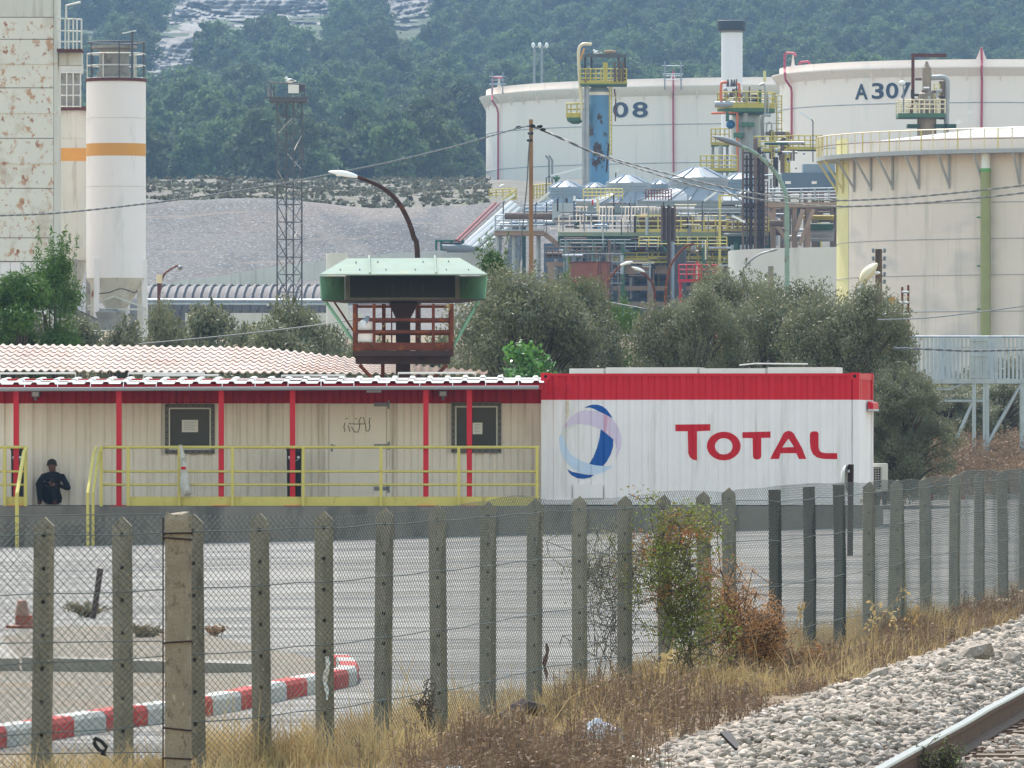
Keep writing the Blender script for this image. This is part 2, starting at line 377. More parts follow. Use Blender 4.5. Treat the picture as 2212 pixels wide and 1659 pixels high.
# awning : rows of sheets, gutter, posts
def zaw(x): return 3.02+.006*(x-XL)*.6       # front edge height, slightly rising to the right
def sheet_row(y0, y1, za, zb, px):
    x = XL
    while x < XR-.05:
        x1 = min(x+px*3, XR+.02); mb = MB(); xs = []
        k = 0; u = x
        while u < x1-.01:
            for a, h in ((0, .0), (.62, 0.), (.70, .04), (.92, .04)):
                if u+a*px < x1: xs.append((u+a*px, h))
            u += px
        xs.append((x1, 0.)); n = len(xs); jz = random.uniform(-.006, .006)
        vs = []
        for t in (0, 1):
            for j in range(2):
                for (xx, h) in xs: vs.append((xx, y0+(y1-y0)*t, za+zaw(xx)+(zb-za)*t+h+jz-.008*j))
        fs = []
        for i in range(n-1):
            fs += [(i, i+1, 2*n+i+1, 2*n+i), (n+i+1, n+i, 3*n+i, 3*n+i+1), (n+i, n+i+1, i+1, i)]
        mb.add(vs, fs); mb.build('roof_sheet', C['awning'], bld); x = x1
sheet_row(144.72, 146.1, .0, .055, .338)
sheet_row(145.95, 147.9, .064, .11, .338)
MB().box(XL, XR, 146.12, 146.2, zaw(XL)-.06, zaw(XL)+.03).build('awning_purlin', C['redb'], bld)
g = MB(); pts = []
for k in range(9):
    x = XL+(AX(1164, 144.6)-XL)*k/8; pts.append((x, 144.62, zaw(x)-.075))
for a in range(len(pts)-1):
    p, q = Vector(pts[a]), Vector(pts[a+1])
    for j in range(8):
        t0, t1 = math.pi+math.pi*j/8, math.pi+math.pi*(j+1)/8
        f = lambda P, t, r: (P.x, P.y+r*math.cos(t), P.z+r*math.sin(t))
        g.add([f(p, t0, .062), f(q, t0, .062), f(q, t1, .062), f(p, t1, .062)], [(0,1,2,3)])
        g.add([f(p, t0, .055), f(q, t0, .055), f(q, t1, .055), f(p, t1, .055)], [(3,2,1,0)])
    g.path([(p.x, p.y-.062, p.z), (q.x, q.y-.062, q.z)], .008, 5)
gt = g.build('gutter', C['gutter'], bld, True)
for k in range(17):
    x = XL+.5+k*.62; z = zaw(x)
    if x < XR-.1: MB().bar((x, 144.55, z-.07), (x, 144.72, z+.05), .012, .02).build('gutter_bracket', C['gutter'], gt)
MB().box(XL, XR, 144.85, 144.93, zaw(XL)-.10, zaw(XL)+.0).build('awning_beam', C['redb'], bld)
rafters = MB()
for x in (35, 257, 478, 632, 920, 1014):
    w = AX(x, PD); rafters.bar((w, 144.95, zaw(w)-.05), (w, WD, zaw(w)+.0), .06, .08)
rafters.build('rafters', C['redb'], bld)['kind'] = 'stuff'
for x in (35, 257, 478, 632, 920, 1014):
    w = AX(x, 144.9); p = MB(); p.box(w-.05, w+.05, 144.86, 144.96, DECK+.012, zaw(w)-.012)
    p.box(w-.16, w+.16, 144.78, 145.06, DECK, DECK+.011)
    p.build('post', C['redpost'], bld)
# light roof clutter: white tubes lying on the awning
for i, (x0, x1, y, dd) in enumerate(((0, 163, 806.5, 147.6), (277, 442, 806.5, 147.6), (310, 472, 811, 147.3), (608, 745, 811.5, 147.5), (860, 1027, 806, 147.4))):
    t = MB(); a = A(x0, y, dd); b = A(x1, y-.5, dd); t.tube(a, b, .018, 6); t.tube(a, a-Vector((0,0,.12)), .008, 4); t.tube(b, b-Vector((0,0,.12)), .008, 4)
    t.build('roof_rail', C['awning'], bld)

# terracotta-coloured roof of the building behind
tb = thing('rear_building', 'low building with pinkish terracotta coloured corrugated roof behind the awning', 'building', (AX(400, 157.5), 157.5, gp(AX(400,157.5),157.5)))
TE0, TE1 = A(-60, 802, 153.8), A(1120, 811, 153.8)
TR0, TR1 = A(-60, 744, 158.), A(560, 751, 158.)
hipx, hipend = TR1.x, A(1100, 808, 154.2).x
def troof(x, t):        # t: 0 eave .. 1 ridge
    lim = 1. if x < hipx else max(0.02, 1-(x-hipx)/(hipend-hipx))
    t = t*lim; ze = TE0.z+(TE1.z-TE0.z)*(x-TE0.x)/(TE1.x-TE0.x); zr = TR0.z+(TR1.z-TR0.z)*(x-TR0.x)/(TR1.x-TR0.x)
    return Vector((x, TE0.y+(TR0.y-TE0.y)*t, ze+(zr-ze)*t))
NR, sw, pitch = 7, .86, .172
nx = int((hipend-TE0.x)/sw)
for r_ in range(NR):
    for c_ in range(nx):
        x0 = TE0.x+c_*sw; mb = MB(); vs = []; n = 5*6+1
        for t in (r_/NR, min(1., (r_+1.08)/NR)):
            for k in range(n):
                x = x0+sw*k/(n-1); p = troof(x, t); w = math.cos(2*math.pi*(x-TE0.x)/pitch)
                vs.append((p.x, p.y, p.z+.028*max(w, -.55)+(.03 if t == r_/NR else 0.0)+.004*(c_ % 2)))
        vs += [(v[0], v[1]+.004, v[2]-.022) for v in vs[:n]]
        mb.add(vs, [(k, k+1, n+k+1, n+k) for k in range(n-1)]+[(2*n+k, 2*n+k+1, k+1, k) for k in range(n-1)])
        mb.build('roof_sheet', C['terra'], tb, True)
MB().box(TE0.x, AX(1090, 154.3), 154.2, 159.6, -.3, min(TE0.z, TE1.z)-.06).build('wall', C['beige'], tb)

# yellow guard rails along the platform edge
def rail(name, label, xs_posts, x0, x1, ends=None):
    t = thing(name, label, 'railing', (AX((x0+x1)/2, 144.8), 144.8, DECK)); d = 144.8
    zt, zm, zl = AZ(966, d), AZ(1018.5, d), AZ(1047, d)
    MB().tube((AX(x0, d), d, zt), (AX(x1, d), d, zt), .028, 8).build('top_rail', C['yrail'], t, True)
    for z in (zm, zl): MB().tube((AX(x0+3, d), d+.01, z), (AX(x1, d), d+.01, z), .022, 6).build('mid_rail', C['yrail'], t, True)
    for x in xs_posts: MB().box(AX(x, d)-.028, AX(x, d)+.028, d-.03, d+.04, DECK+.002, zt).build('post', C['yrail'], t)
    tx0 = xs_posts[0]
    MB().box(AX(tx0+3.5, d), AX(x1, d), d+.045, d+.055, DECK+.004, AZ(1073, d)).build('toe_board', C['yrail'], t)
    return t, zt, zm, zl
t1_, zt, zm, zl = rail('guard_railing', 'long yellow guard railing with toe board on the platform before the door', (277, 387, 502, 655, 823, 991, 1160), 219, 1165)
def stair_rail(t, xt, xb, flip):
    p = MB(); d = 144.8
    for (dx, dy) in ((0, 0), (-7 if not flip else 7, -.7)):
        p.path([(AX(xt+dx, d), d+dy, zt), (AX(xt-4+dx, d), d+dy-.15, zt-.1), (AX(xb+dx, d), d+dy-1.1, zt-.85), (AX(xb+dx, d), d+dy-1.1, -.15)], .03, 6)
    p.box(AX(xt, d)-.03, AX(xt, d)+.03, d-.12, d-.05, DECK-.5, zt)
    p.build('stair_rail', C['yrail'], t)
stair_rail(t1_, 219, 208, False)
t2_, *_q = rail('guard_railing', 'short yellow guard railing end at the left picture edge', (10,), -60, 56)
stair_rail(t2_, 56, 44, True)
st = thing('stair', 'concrete stair between the two yellow stair rails', 'stair', (AX(128, 144), 144.4, -.15))
for k in range(4): MB().box(AX(58, 144.6), AX(205, 144.6), 143.6+.28*k, 144.74, -.3, -.15+.2*(k+.6)).build('step', C['deckc'], st)

# black litter bins by the wall
for i, (x0, x1, lab) in enumerate(((619.5, 650.5, 'black waist-high litter bin behind the red post left of the door'), (24, 50, 'black waist-high litter bin behind the leftmost red post'))):
    b = thing('litter_bin', lab, 'bin', (AX((x0+x1)/2, 145.9), 145.9, DECK), 'black bins on the platform')
    d = 145.7; q = MB(); X0, X1 = AX(x0, d), AX(x1, d); zt_ = AZ(974, d)
    q.add([(X0+.01, d, DECK+.003), (X1-.01, d, DECK+.003), (X1-.01, d+.3, DECK+.003), (X0+.01, d+.3, DECK+.003), (X0, d-.01, zt_), (X1, d-.01, zt_), (X1, d+.31, zt_), (X0, d+.31, zt_)], [(0,3,2,1),(0,1,5,4),(1,2,6,5),(2,3,7,6),(3,0,4,7),(4,5,6,7)]); q.build('body', C['black'], b)
    MB().box(X0-.01, X1+.01, d-.02, d+.32, zt_+.002, zt_+.05).build('lid', C['black'], b)
    MB().path([(X0+.02, d-.025, zt_-.12), (X0+.06, d-.04, zt_-.17), ((X0+X1)/2, d-.045, zt_-.2), (X1-.06, d-.04, zt_-.17), (X1-.02, d-.025, zt_-.12)], .009, 5).build('handle', C['galv'], b)
    for xx in (X0+.03, X1-.075): MB().box(xx, xx+.045, d-.02, d-.012, zt_-.14, zt_-.1).build('catch', C['paper'], b)

# plastic bag tied to the railing
bm_ = mat('plastic_bag', S(214,208,200), .3, var=.12, vs=6, layers=[(S(150,128,104), (5,5,5), .55, .68, 4)], transl=.25)
bag = MB(); d = 144.7; ring = []
for k, (y, w, cx_) in enumerate(((961, 9, 390), (967, 6, 391), (985, 11, 394), (1010, 13, 397), (1030, 17, 398), (1050, 22, 401), (1064, 24, 404), (1071, 15, 404))):
    for j in range(12):
        t = 2*math.pi*j/12; rr = w*.5*(1+.16*math.sin(3*t+k))/FPX*d
        bag.v.append((AX(cx_, d)+rr*math.cos(t), d-.04+rr*.7*math.sin(t), AZ(y, d)+.01*math.sin(5*t+k)))
for k in range(7):
    for j in range(12): bag.f.append((k*12+j, k*12+(j+1) % 12, (k+1)*12+(j+1) % 12, (k+1)*12+j)); bag.m.append(0)
bag.f.append(tuple(7*12+j for j in range(12))); bag.m.append(0)
bg_ = thing('plastic_bag', 'pale plastic bag of rubbish tied to the yellow top rail', 'bag', A(400, 1071, d))
bag.build('bag', bm_, bg_, True)
MB().box(AX(391.5, d), AX(402, d), d-.115, d-.113, AZ(1014, d), AZ(1008, d)).build('red_print', C['lred'], bg_)
pr = MB()
for k in range(4): pr.box(AX(391, d), AX(395-k % 2, d), d-.108, d-.106, AZ(998+k*2.4, d), AZ(997+k*2.4, d))
pr.build('grey_print', C['steel'], bg_)
# ---------------------------------------------------------------- white container office
CA = R(-9); CXL, CYL = AX(1169, 145.6), 145.6; CZ = DECK+.02; CL, CW, CH = 6.06, 2.44, AZ(806.5, 145)-DECK-.02
con = thing('office_container', 'white container office with red top band, round faded logo and big red lettering', 'container', (CXL, CYL, CZ), rz=CA)
CP, CDEP = .2425, .032
BRK = []
k = 0.
while k < CL:
    BRK += [k, k+.36*CP, k+.5*CP, k+.86*CP]; k += CP
def cdep(u):
    t = (u/CP) % 1.
    if t < .36: return 0.
    if t < .5: return CDEP*(t-.36)/.14
    if t < .86: return CDEP
    return CDEP*(1-(t-.86)/.14)
def csheet(z0, z1, y, u0, u1):
    us_ = sorted([u for u in BRK if u0 < u < u1]+[u0, u1]); n = len(us_)
    return MB().add([(u, y+cdep(u), z) for z in (z0, z1) for u in us_], [(i, i+1, n+i+1, n+i) for i in range(n-1)])
ZB = CH-.50
csheet(.10, ZB, .03, .12, CL-.12).build('side_wall', C['white'], con, local=True)
csheet(ZB, CH-.055, .03, .12, CL-.12).build('red_band', C['red'], con, local=True)
fr = MB(); 
fr.box(0, .12, 0, .12, .0, ZB).box(CL-.12, CL, 0, .12, 0, ZB).box(.12, CL-.12, .005, .09, .0, .10)
fr.box(CL-.12, CL, CW-.12, CW, 0, ZB).box(0, .12, CW-.12, CW, 0, ZB)
fr.build('frame', C['white'], con, local=True)
fr = MB().box(0, .12, 0.0, .12, ZB, CH-.12).box(CL-.12, CL, 0., .12, ZB, CH-.12).box(.12, CL-.12, .005, .09, CH-.055, CH).box(CL-.12, CL, CW-.12, CW, ZB, CH-.12)
fr.box(CL-.10, CL-.01, .12, CW-.12, CH-.12, CH)
fr.build('top_frame', C['red'], con, local=True)
for (x0, y0) in ((0, 0), (CL-.17, 0), (CL-.17, CW-.17), (0, CW-.17)):
    cc = MB().box(x0-.006, x0+.176, y0-.006, y0+.17, CH-.12, CH+.012).build('corner_casting', C['red'], con, local=True)
    if y0 == 0: MB().lathe(0, 0, [(.03, 0), (.03, .01)], 12) ; h = MB().path([(x0+.085, y0-.0095, CH-.055), (x0+.085, y0+.02, CH-.055)], .032, 12); h.build('hole', C['dark'], cc, local=True)
# right end wall, corrugated the other way
ew = MB(); vs = []; vv = np.arange(.12, CW-.12+.001, .1)
for z in (.1, ZB):
    for v in vv: vs.append((CL-.03-cdep(v*1.), v, z))
n = len(vv); ew.add(vs, [(i, i+1, n+i+1, n+i) for i in range(n-1)]); ew.build('end_wall', C['white'], con, local=True)
vs = [(CL-.03-cdep(v), v, z) for z in (ZB, CH-.12) for v in vv]
MB().add(vs, [(i, i+1, n+i+1, n+i) for i in range(n-1)]).build('end_band', C['red'], con, local=True)
MB().box(.05, CL-.1, .1, CW, CH-.07, CH-.03).build('roof', C['awning'], con, local=True)
MB().box(.12, CL-.14, .12, CW-.02, .02, CH-.1).build('core', C['white'], con, local=True)
# lashing loops in the red band
for u in (.5, 5.37):
    MB().path([(u-.03, .01, CH-.24), (u-.03, .01, CH-.34), (u+.03, .01, CH-.34), (u+.03, .01, CH-.24), (u-.03, .01, CH-.24)], .008, 5).build('lashing_loop', C['red'], con, local=True)
# vent hatch at lower left
MB().box(.62-.0, 1.18, -.02, .025, .12, .38).build('vent_hatch', C['white'], con, local=True)
# small awning over the end door
aw = MB().add([(CL, 1.5, CH-.52), (CL+.10, 1.5, CH-.56), (CL+.10, 2.4, CH-.56), (CL, 2.4, CH-.52), (CL, 1.5, CH-.67), (CL+.10, 1.5, CH-.67), (CL+.10, 2.4, CH-.67), (CL, 2.4, CH-.67)], [(0,1,2,3),(0,4,5,1),(1,5,6,2),(2,6,7,3),(4,7,6,5)])
aw.build('door_canopy', C['red'], con, local=True)
MB().box(CL, CL+.11, 1.48, 2.42, CH-.71, CH-.672).build('canopy_frame', C['awning'], con, local=True)
# paint shapes that follow the corrugation
def onface(x, y):
    kx = (x-CX)/FPX; c, s = math.cos(CA), math.sin(CA)
    u = (kx*CYL-CXL)/(c-kx*s); Y = CYL+u*s
    return u, EYE+(HY-y)/FPX*Y-CZ
def chaikin(p, it=1):
    for _ in range(it):
        q = []
        for i in range(len(p)):
            a, b = p[i], p[(i+1) % len(p)]
            q += [(.75*a[0]+.25*b[0], .75*a[1]+.25*b[1]), (.25*a[0]+.75*b[0], .25*a[1]+.75*b[1])]
        p = q
    return p
def paint(name, loops, m, parent, lift=.003, face=None):
    bm = bmesh.new(); es = []
    for lp in loops:
        vs = [bm.verts.new((u, 0, z)) for u, z in lp]
        es += [bm.edges.new((vs[i], vs[(i+1) % len(vs)])) for i in range(len(vs))]
    bmesh.ops.triangle_fill(bm, use_beauty=True, use_dissolve=False, edges=es, normal=(0, -1, 0))
    u0 = min(v.co.x for v in bm.verts); u1 = max(v.co.x for v in bm.verts)
    if face is None:
        for b in BRK:
            if u0 < b < u1:
                bmesh.ops.bisect_plane(bm, geom=bm.verts[:]+bm.edges[:]+bm.faces[:], plane_co=(b, 0, 0), plane_no=(1, 0, 0))
        for v in bm.verts: v.co.y = .03+cdep(v.co.x)-lift
    else:
        for v in bm.verts: v.co = face(v.co.x, v.co.z)
    me = bpy.data.meshes.new(name); bm.to_mesh(me); bm.free(); me.materials.append(m)
    o = bpy.data.objects.new(name, me); COL.objects.link(o); o.parent = parent; return o
z6 = lambda p: onface(1106+p[0]/4, 746.6+p[1]/4)
z7 = lambda p: onface(1659+p[0]/4, 829.5+p[1]/4)
ell = lambda cx, cy, rx, ry, n=40: [(cx+rx*math.cos(2*math.pi*i/n), cy+ry*math.sin(2*math.pi*i/n)) for i in range(n)]
lt = [
 [[z6(p) for p in [(1408,682),(1712,678),(1712,735),(1597,740),(1597,992),(1562,986),(1532,964),(1519,930),(1515,740),(1408,740)]]],
 [[z6(p) for p in ell(1827,868,145,124)], [z6(p) for p in ell(1827,870,77,70)]],
 [[z6(p) for p in [(1987,748),(2232,742),(2232,796),(2152,798),(2152,958),(2142,978),(2115,986),(2088,978),(2078,958),(2075,800),(1987,798)]]],
 [[z7(p) for p in [(17,648),(45,590),(80,525),(128,432),(148,412),(175,404),(202,412),(222,432),(262,498),(292,555),(327,648),(265,648),(243,598),(105,598),(92,648)]], [z7(p) for p in [(120,548),(175,472),(222,545)]]],
 [[z7(p) for p in [(360,440),(364,422),(378,411),(400,408),(422,411),(433,425),(434,545),(440,575),(460,590),(500,597),(597,597),(597,650),(480,648),(420,635),(385,605),(366,560),(360,500)]]]]
for lp in lt: paint('letter', lp, C['lred'], con)
logo = [('logo_pale_blue', 'fblue', [(404,800),(415,765),(440,770),(460,850),(500,935),(580,990),(663,1022),(783,1040),(865,1042),(800,1092),(700,1117),(600,1106),(520,1065),(450,985),(415,905)], .003),
 ('logo_pale_ring', 'ftan', [(415,765),(430,735),(460,705),(520,682),(545,690),(480,730),(455,790),(462,850),(440,790)], .0035),
 ('logo_pink', 'fpink', [(430,735),(450,690),(500,622),(560,575),(620,558),(720,562),(800,592),(870,640),(920,710),(945,800),(940,880),(896,978),(908,900),(880,820),(830,770),(760,720),(680,690),(600,676),(520,682),(460,705)], .0045),
 ('logo_blue', 'blue', [(762,722),(800,748),(840,782),(872,808),(870,870),(848,945),(815,1005),(783,1040),(725,1035),(663,1022),(700,965),(732,885),(752,800)], .004),
 ('logo_blue', 'blue', [(622,537),(660,517),(700,509),(740,511),(780,525),(815,550),(845,590),(866,630),(805,594),(745,568),(710,548),(670,535)], .004),
 ('logo_blue', 'blue', [(475,1068),(520,1092),(580,1103),(640,1115),(708,1118),(670,1140),(620,1151),(560,1146),(515,1122),(490,1095)], .005)]
for nm, m, pts, lf in logo: paint(nm, [[z6(p) for p in pts]], C[m], con, lf)
# rust run below the left lashing loop
rr_ = mat('rust_run', S(214,200,178), .6, var=.1, vs=8)
paint('rust_run', [[z6(p) for p in [(458,478),(492,478),(490,600),(470,640),(462,560)]]], rr_, con, .002)
# things on the container roof
rb = thing('roof_panels', 'row of white flat panels lying on the container roof', 'roof panel', (CXL, CYL, CZ+CH), rz=CA)
for i, (u0, u1, h) in enumerate(((.45, 1.1, .10), (1.15, 2.9, .12), (2.95, 4.2, .10), (4.25, 5.55, .12))):
    MB().box(u0, u1, .6, 1.7, -.02, h).build('panel', C['awning'], rb, local=True)
MB().path([(3.7, .7, .16), (4.0, .7, .19), (5.0, .7, .18)], .015, 5).build('pole', C['awning'], rb, local=True)
# outdoor air-conditioning unit at the right end
acx, acd = AX(1881, 147.2), 147.2
ac = thing('air_conditioner', 'beige outdoor air conditioning unit beside the right end of the container', 'air conditioner', (acx, acd, DECK))
zt_ = AZ(1001.5, acd); x1_ = AX(1918, acd)
MB().box(acx, x1_, acd, acd+.7, AZ(1062, acd), zt_).build('casing', mat('ac_casing', S(196,192,182), .5, var=.04), ac)
MB().box(acx+.04, acx+.2, acd-.008, acd-.002, AZ(1056, acd), zt_-.07).build('fan_opening', C['dark'], ac)
gr = MB()
for k in range(9): gr.box(acx+.035, acx+.205, acd-.02, acd-.010, zt_-.10-.045*k, zt_-.092-.045*k)
for k in range(4): gr.box(acx+.05+.045*k, acx+.056+.045*k, acd-.0255, acd-.0205, AZ(1056, acd), zt_-.08)
gr.build('grille', mat('ac_grille', S(176,172,164), .5, var=.04), ac)
for k in (.05, .25): MB().box(acx+k, acx+k+.06, acd+.05, acd+.65, DECK, AZ(1062, acd)).build('foot', C['dark'], ac)
# traffic mirror on a rusty post, seen from the side
md = 118.
mp = thing('mirror_post', 'rusty post carrying a white round traffic mirror before the container corner', 'mirror post', (AX(1836, md), md, gp(AX(1836, md), md)))
MB().tube((AX(1836, md), md, gp(AX(1836, md), md)-.2), (AX(1838, md), md, AZ(1003, md)), .045, 10).build('post', C['rustdark'], mp, True)
m_ = MB(); cx_, cz_ = AX(1826, md), AZ(1034, md)
prof = [(.02, -.10), (.12, -.08), (.19, -.04), (.21, 0), (.19, .005)]
for i, (r_, h_) in enumerate(prof):
    for j in range(20):
        t = 2*math.pi*j/20; m_.v.append((cx_+h_*.9+.02+.25*r_*math.cos(t), md-.08+r_*math.cos(t)*.9, cz_+r_*math.sin(t)*1.05))
for i in range(4):
    for j in range(20): m_.f.append((i*20+j, i*20+(j+1) % 20, (i+1)*20+(j+1) % 20, (i+1)*20+j)); m_.m.append(0)
m_.build('mirror_shell', C['awning'], mp, True)
MB().bar((AX(1830, md), md-.06, AZ(1018, md)), (AX(1843, md), md+.03, AZ(1016, md)), .03, .04).build('bracket', C['galv'], mp)

# ---------------------------------------------------------------- seated person
pz = DECK; pd = 146.05; pxc = AX(110, pd)
per = thing('person', 'person in dark work clothes sitting against the beige wall, head bowed, hands together', 'person', (pxc, pd, pz))
J = {'pel': (.02, .28, .12, .15), 'sp1': (.02, .30, .30, .15), 'sp2': (.02, .29, .46, .165), 'sho': (.02, .25, .56, .12), 'nk': (.02, .20, .63, .055), 'hd0': (.015, .14, .69, .075), 'hd1': (.01, .11, .78, .085), 'hd2': (.01, .14, .845, .06),
 'hl': (-.08, .22, .11, .11), 'kl': (-.22, -.12, .43, .075), 'al': (-.20, -.16, .09, .05), 'fl': (-.20, -.30, .04, .045),
 'hr': (.12, .22, .11, .11), 'kr': (.06, -.14, .41, .075), 'ar': (.08, -.17, .09, .05), 'fr': (.09, -.31, .04, .045),
 'sl': (-.16, .25, .54, .075), 'el': (-.27, .08, .38, .055), 'wl': (-.11, -.10, .42, .035), 'gl': (-.05, -.15, .43, .035),
 'sr': (.20, .25, .54, .075), 'er': (.34, .12, .31, .055), 'wr': (.17, -.06, .38, .035), 'gr': (.10, -.12, .41, .035)}
E = [('pel','sp1'),('sp1','sp2'),('sp2','sho'),('sho','nk'),('nk','hd0'),('hd0','hd1'),('hd1','hd2'),('pel','hl'),('hl','kl'),('kl','al'),('al','fl'),('pel','hr'),('hr','kr'),('kr','ar'),('ar','fr'),('sho','sl'),('sl','el'),('el','wl'),('wl','gl'),('sho','sr'),('sr','er'),('er','wr'),('wr','gr')]
names = list(J); fing = []
for hand, s_ in (('gl', 1), ('gr', -1)):
    for q in range(5):
        a = f'{hand}{q}'; x, y, z, _ = J[hand]
        J[a] = (x+s_*(.03+.012*q), y-.03+.012*q, z+.03-.016*q, .011); J[a+'t'] = (x+s_*(.055+.008*q), y-.015+.01*q, z+.02-.018*q, .009)
        E += [(hand, a), (a, a+'t')]
names = list(J)
me = bpy.data.meshes.new('body'); me.from_pydata([J[n_][:3] for n_ in names], [(names.index(a), names.index(b)) for a, b in E], [])
ob = bpy.data.objects.new('body', me); COL.objects.link(ob)
sk = ob.modifiers.new('s', 'SKIN'); sk.use_smooth_shade = True
for i, n_ in enumerate(names):
    v = me.skin_vertices[0].data[i]; v.radius = (J[n_][3],)*2; v.use_root = n_ == 'pel'
ss = ob.modifiers.new('u', 'SUBSURF'); ss.levels = 1; ss.render_levels = 1
dg = bpy.context.evaluated_depsgraph_get(); me2 = bpy.data.meshes.new_from_object(ob.evaluated_get(dg)); bpy.data.objects.remove(ob)
skin = mat('skin', S(116,80,66), .6, var=.06, vs=10); jac = mat('navy_jacket', S(24,27,36), .85, var=.2, vs=8); tro = mat('dark_trousers', S(20,22,28), .85, var=.2, vs=8)
shoe = mat('brown_shoes', S(92,48,34), .7, var=.1, vs=8)
me2.materials.clear()
for m in (jac, tro, skin, shoe): me2.materials.append(m)
for p in me2.polygons:
    x, y, z = p.center
    hand_ = min((Vector(J[h_][:3])-p.center).length for h_ in ('gl2', 'gr2', 'gl2t', 'gr2t')) < .045
    p.material_index = 2 if (z > .635 and y < .24) or hand_ else 3 if z < .075 and y < -.1 else 1 if (z < .2 or y < .0 and abs(x) < .3 and z < .5 and not (x > .1 and z > .3)) else 0
body = bpy.data.objects.new('body', me2); COL.objects.link(body); body.parent = per
hair = MB().sphere((.01, .145, .80), .094, 12, 8, (1., 1.0, .92)); hair.build('hair', mat('grey_brown_hair', S(58,52,46), .9, var=.2, vs=40), per, True, local=True)
MB().sphere((.01, .058, .765), .016, 6, 5, (.8, 1, 1.3)).build('nose', skin, per, True, local=True)
MB().box(-.05, .07, .035, .05, .775, .80).build('glasses', C['black'], per, local=True)
for s_ in (-1, 1): MB().sphere((.01+s_*.093, .125, .765), .022, 6, 5, (.5, .8, 1.3)).build('ear', skin, per, True, local=True)
MB().box(.0, .06, -.165, -.155, .43, .52).build('phone', C['black'], per, local=True)

# ---------------------------------------------------------------- main fence of concrete posts
FP = [(88,1117,0),(268,1117,0),(425,1110,0),(568,1108,0),(703,1104,0),(825,1097,0),(950,1090,0),(1053,1083,0),(1153,1076,0),(1253,1071,0),(1349,1070,0),(1440,1068,0),(1525,1061,0),(1578,1053,0),
      (1672,1058,1),(1747,1052,1),(1812,1047,1),(1876,1040,0),(1938,1036,2),(2000,1030,0),(2060,1025,0),(2114,1020,0),(2167,1016,0),(2211,1012,0),(2254,1008,0),(2296,1004.5,0)]
fen = thing('mesh_fence', 'long fence of pointed concrete posts with wire mesh along the railway', 'fence', (AX(1153, 59.2), 59.2, gp(AX(1153, 59.2), 59.2)))
line = []
def cpost(x, y, z0, z1, w=.118, t=.10, m=None, lean=0., flare=0.):
    mb = MB(); zt = z1-.055; rw = .022
    xs_ = (x-w/2, x-rw/2, x+rw/2, x+w/2)
    def fl(z): return 1+flare*max(0, 1-(z-z0)/(z1-z0)*1.2)
    def bx(xa, xb, za, zb, ya=None):
        vs = []; ya = y-t/2 if ya is None else ya; yb = y+t/2 if ya < y else y+t/2-.001
        for z in (za, zb):
            for (xx, yy) in ((xa, ya), (xb, ya), (xb, yb), (xa, yb)): vs.append((x+(xx-x)*fl(z)+lean*(z-z0), yy, z))
        mb.add(vs, [(0,3,2,1),(4,5,6,7),(0,1,5,4),(1,2,6,5),(2,3,7,6),(3,0,4,7)])
    bx(xs_[0], xs_[1], z0, zt); bx(xs_[2], xs_[3], z0, zt)
    z = zt-.055; top = zt; bx(xs_[1]+.0005, xs_[2]-.0005, z0, zt-.002, y+.005)
    while z > z0+.1:
        bx(xs_[1], xs_[2], z+.012, top); top = z-.012; z -= .205
    bx(xs_[1], xs_[2], z0, top)
    l = lean*(zt-z0)
    mb.prism([(x-w/2+l, y-t/2, zt), (x+w/2+l, y-t/2, zt), (x+l+.006, y-t/2, z1)], (0, t, 0))
    return mb
for (x, ty, k) in FP:
    dd = float(np.interp(x, *FPD)); X = AX(x, dd); z0 = gp(X, dd); z1 = AZ(ty, dd); line.append((X, dd, z0, z1))
    if k == 1:
        p = MB(); p.path([(X, dd, z0-.3), (X+.012, dd, (z0+z1)/2), (X+random.uniform(-.01, .01), dd, z1)], .062, 9, .058); o = p.build('post', C['oldwood'], fen); o['label'] = 'dark tarred wooden post'
    else:
        cpost(X, dd, z0-.3, z1, .122, .10, lean=random.uniform(-.016, .016), flare=.9 if k == 2 else 0.).build('post', C['postc'], fen)
# wire mesh following the posts
LP = np.array([(a, b) for a, b, c, e in line]); LZ = np.array([c for a, b, c, e in line]); LT = np.array([e for a, b, c, e in line])
LP = np.vstack([[LP[0]-(LP[1]-LP[0])*2], LP]); LZ = np.r_[LZ[0], LZ]; LT = np.r_[LT[0], LT]
sg = np.r_[0, np.cumsum(np.linalg.norm(np.diff(LP, axis=0), axis=1))]
def fpos(s, z, o=.075):
    x = np.interp(s, sg, LP[:, 0]); y = np.interp(s, sg, LP[:, 1])
    dx = np.interp(s+.3, sg, LP[:, 0])-np.interp(s-.3, sg, LP[:, 0]); dy = np.interp(s+.3, sg, LP[:, 1])-np.interp(s-.3, sg, LP[:, 1]); n = np.hypot(dx, dy)
    o = o+.025*vnoise(s*1.1, z*1.5, 2)
    return np.stack([x+dy/n*o, y-dx/n*o, z+0*x], -1)
cw, ch = .042, .0215
ncol = int(sg[-1]/cw); rows = int(1.68/ch)
ii, kk = np.meshgrid(np.arange(ncol), np.arange(rows), indexing='ij')
def node(i, k):
    s = cw*(i+.5+.56*np.where((k+i) % 2 == 0, -1, 1)*.9)
    z0 = np.interp(s, sg, LZ)+.02; zt = np.interp(s, sg, LT)
    top = zt-.01+.05*vnoise(s*.45, s*0, 11)+.14*np.maximum(0, vnoise(s*.30, s*0+3, 12)-.1)
    t = k/rows; z = z0+(top-z0)*t+.02*vnoise(s*.8, t*4, 13)
    return fpos(s, z)
P0 = node(ii, kk).reshape(-1, 3); P1 = node(ii, kk+1).reshape(-1, 3)
V, F = sticks(P0, P1, .0019); 
o = fast('wire_mesh', V, F, C['wiregreen'], fen); o['kind'] = 'stuff'
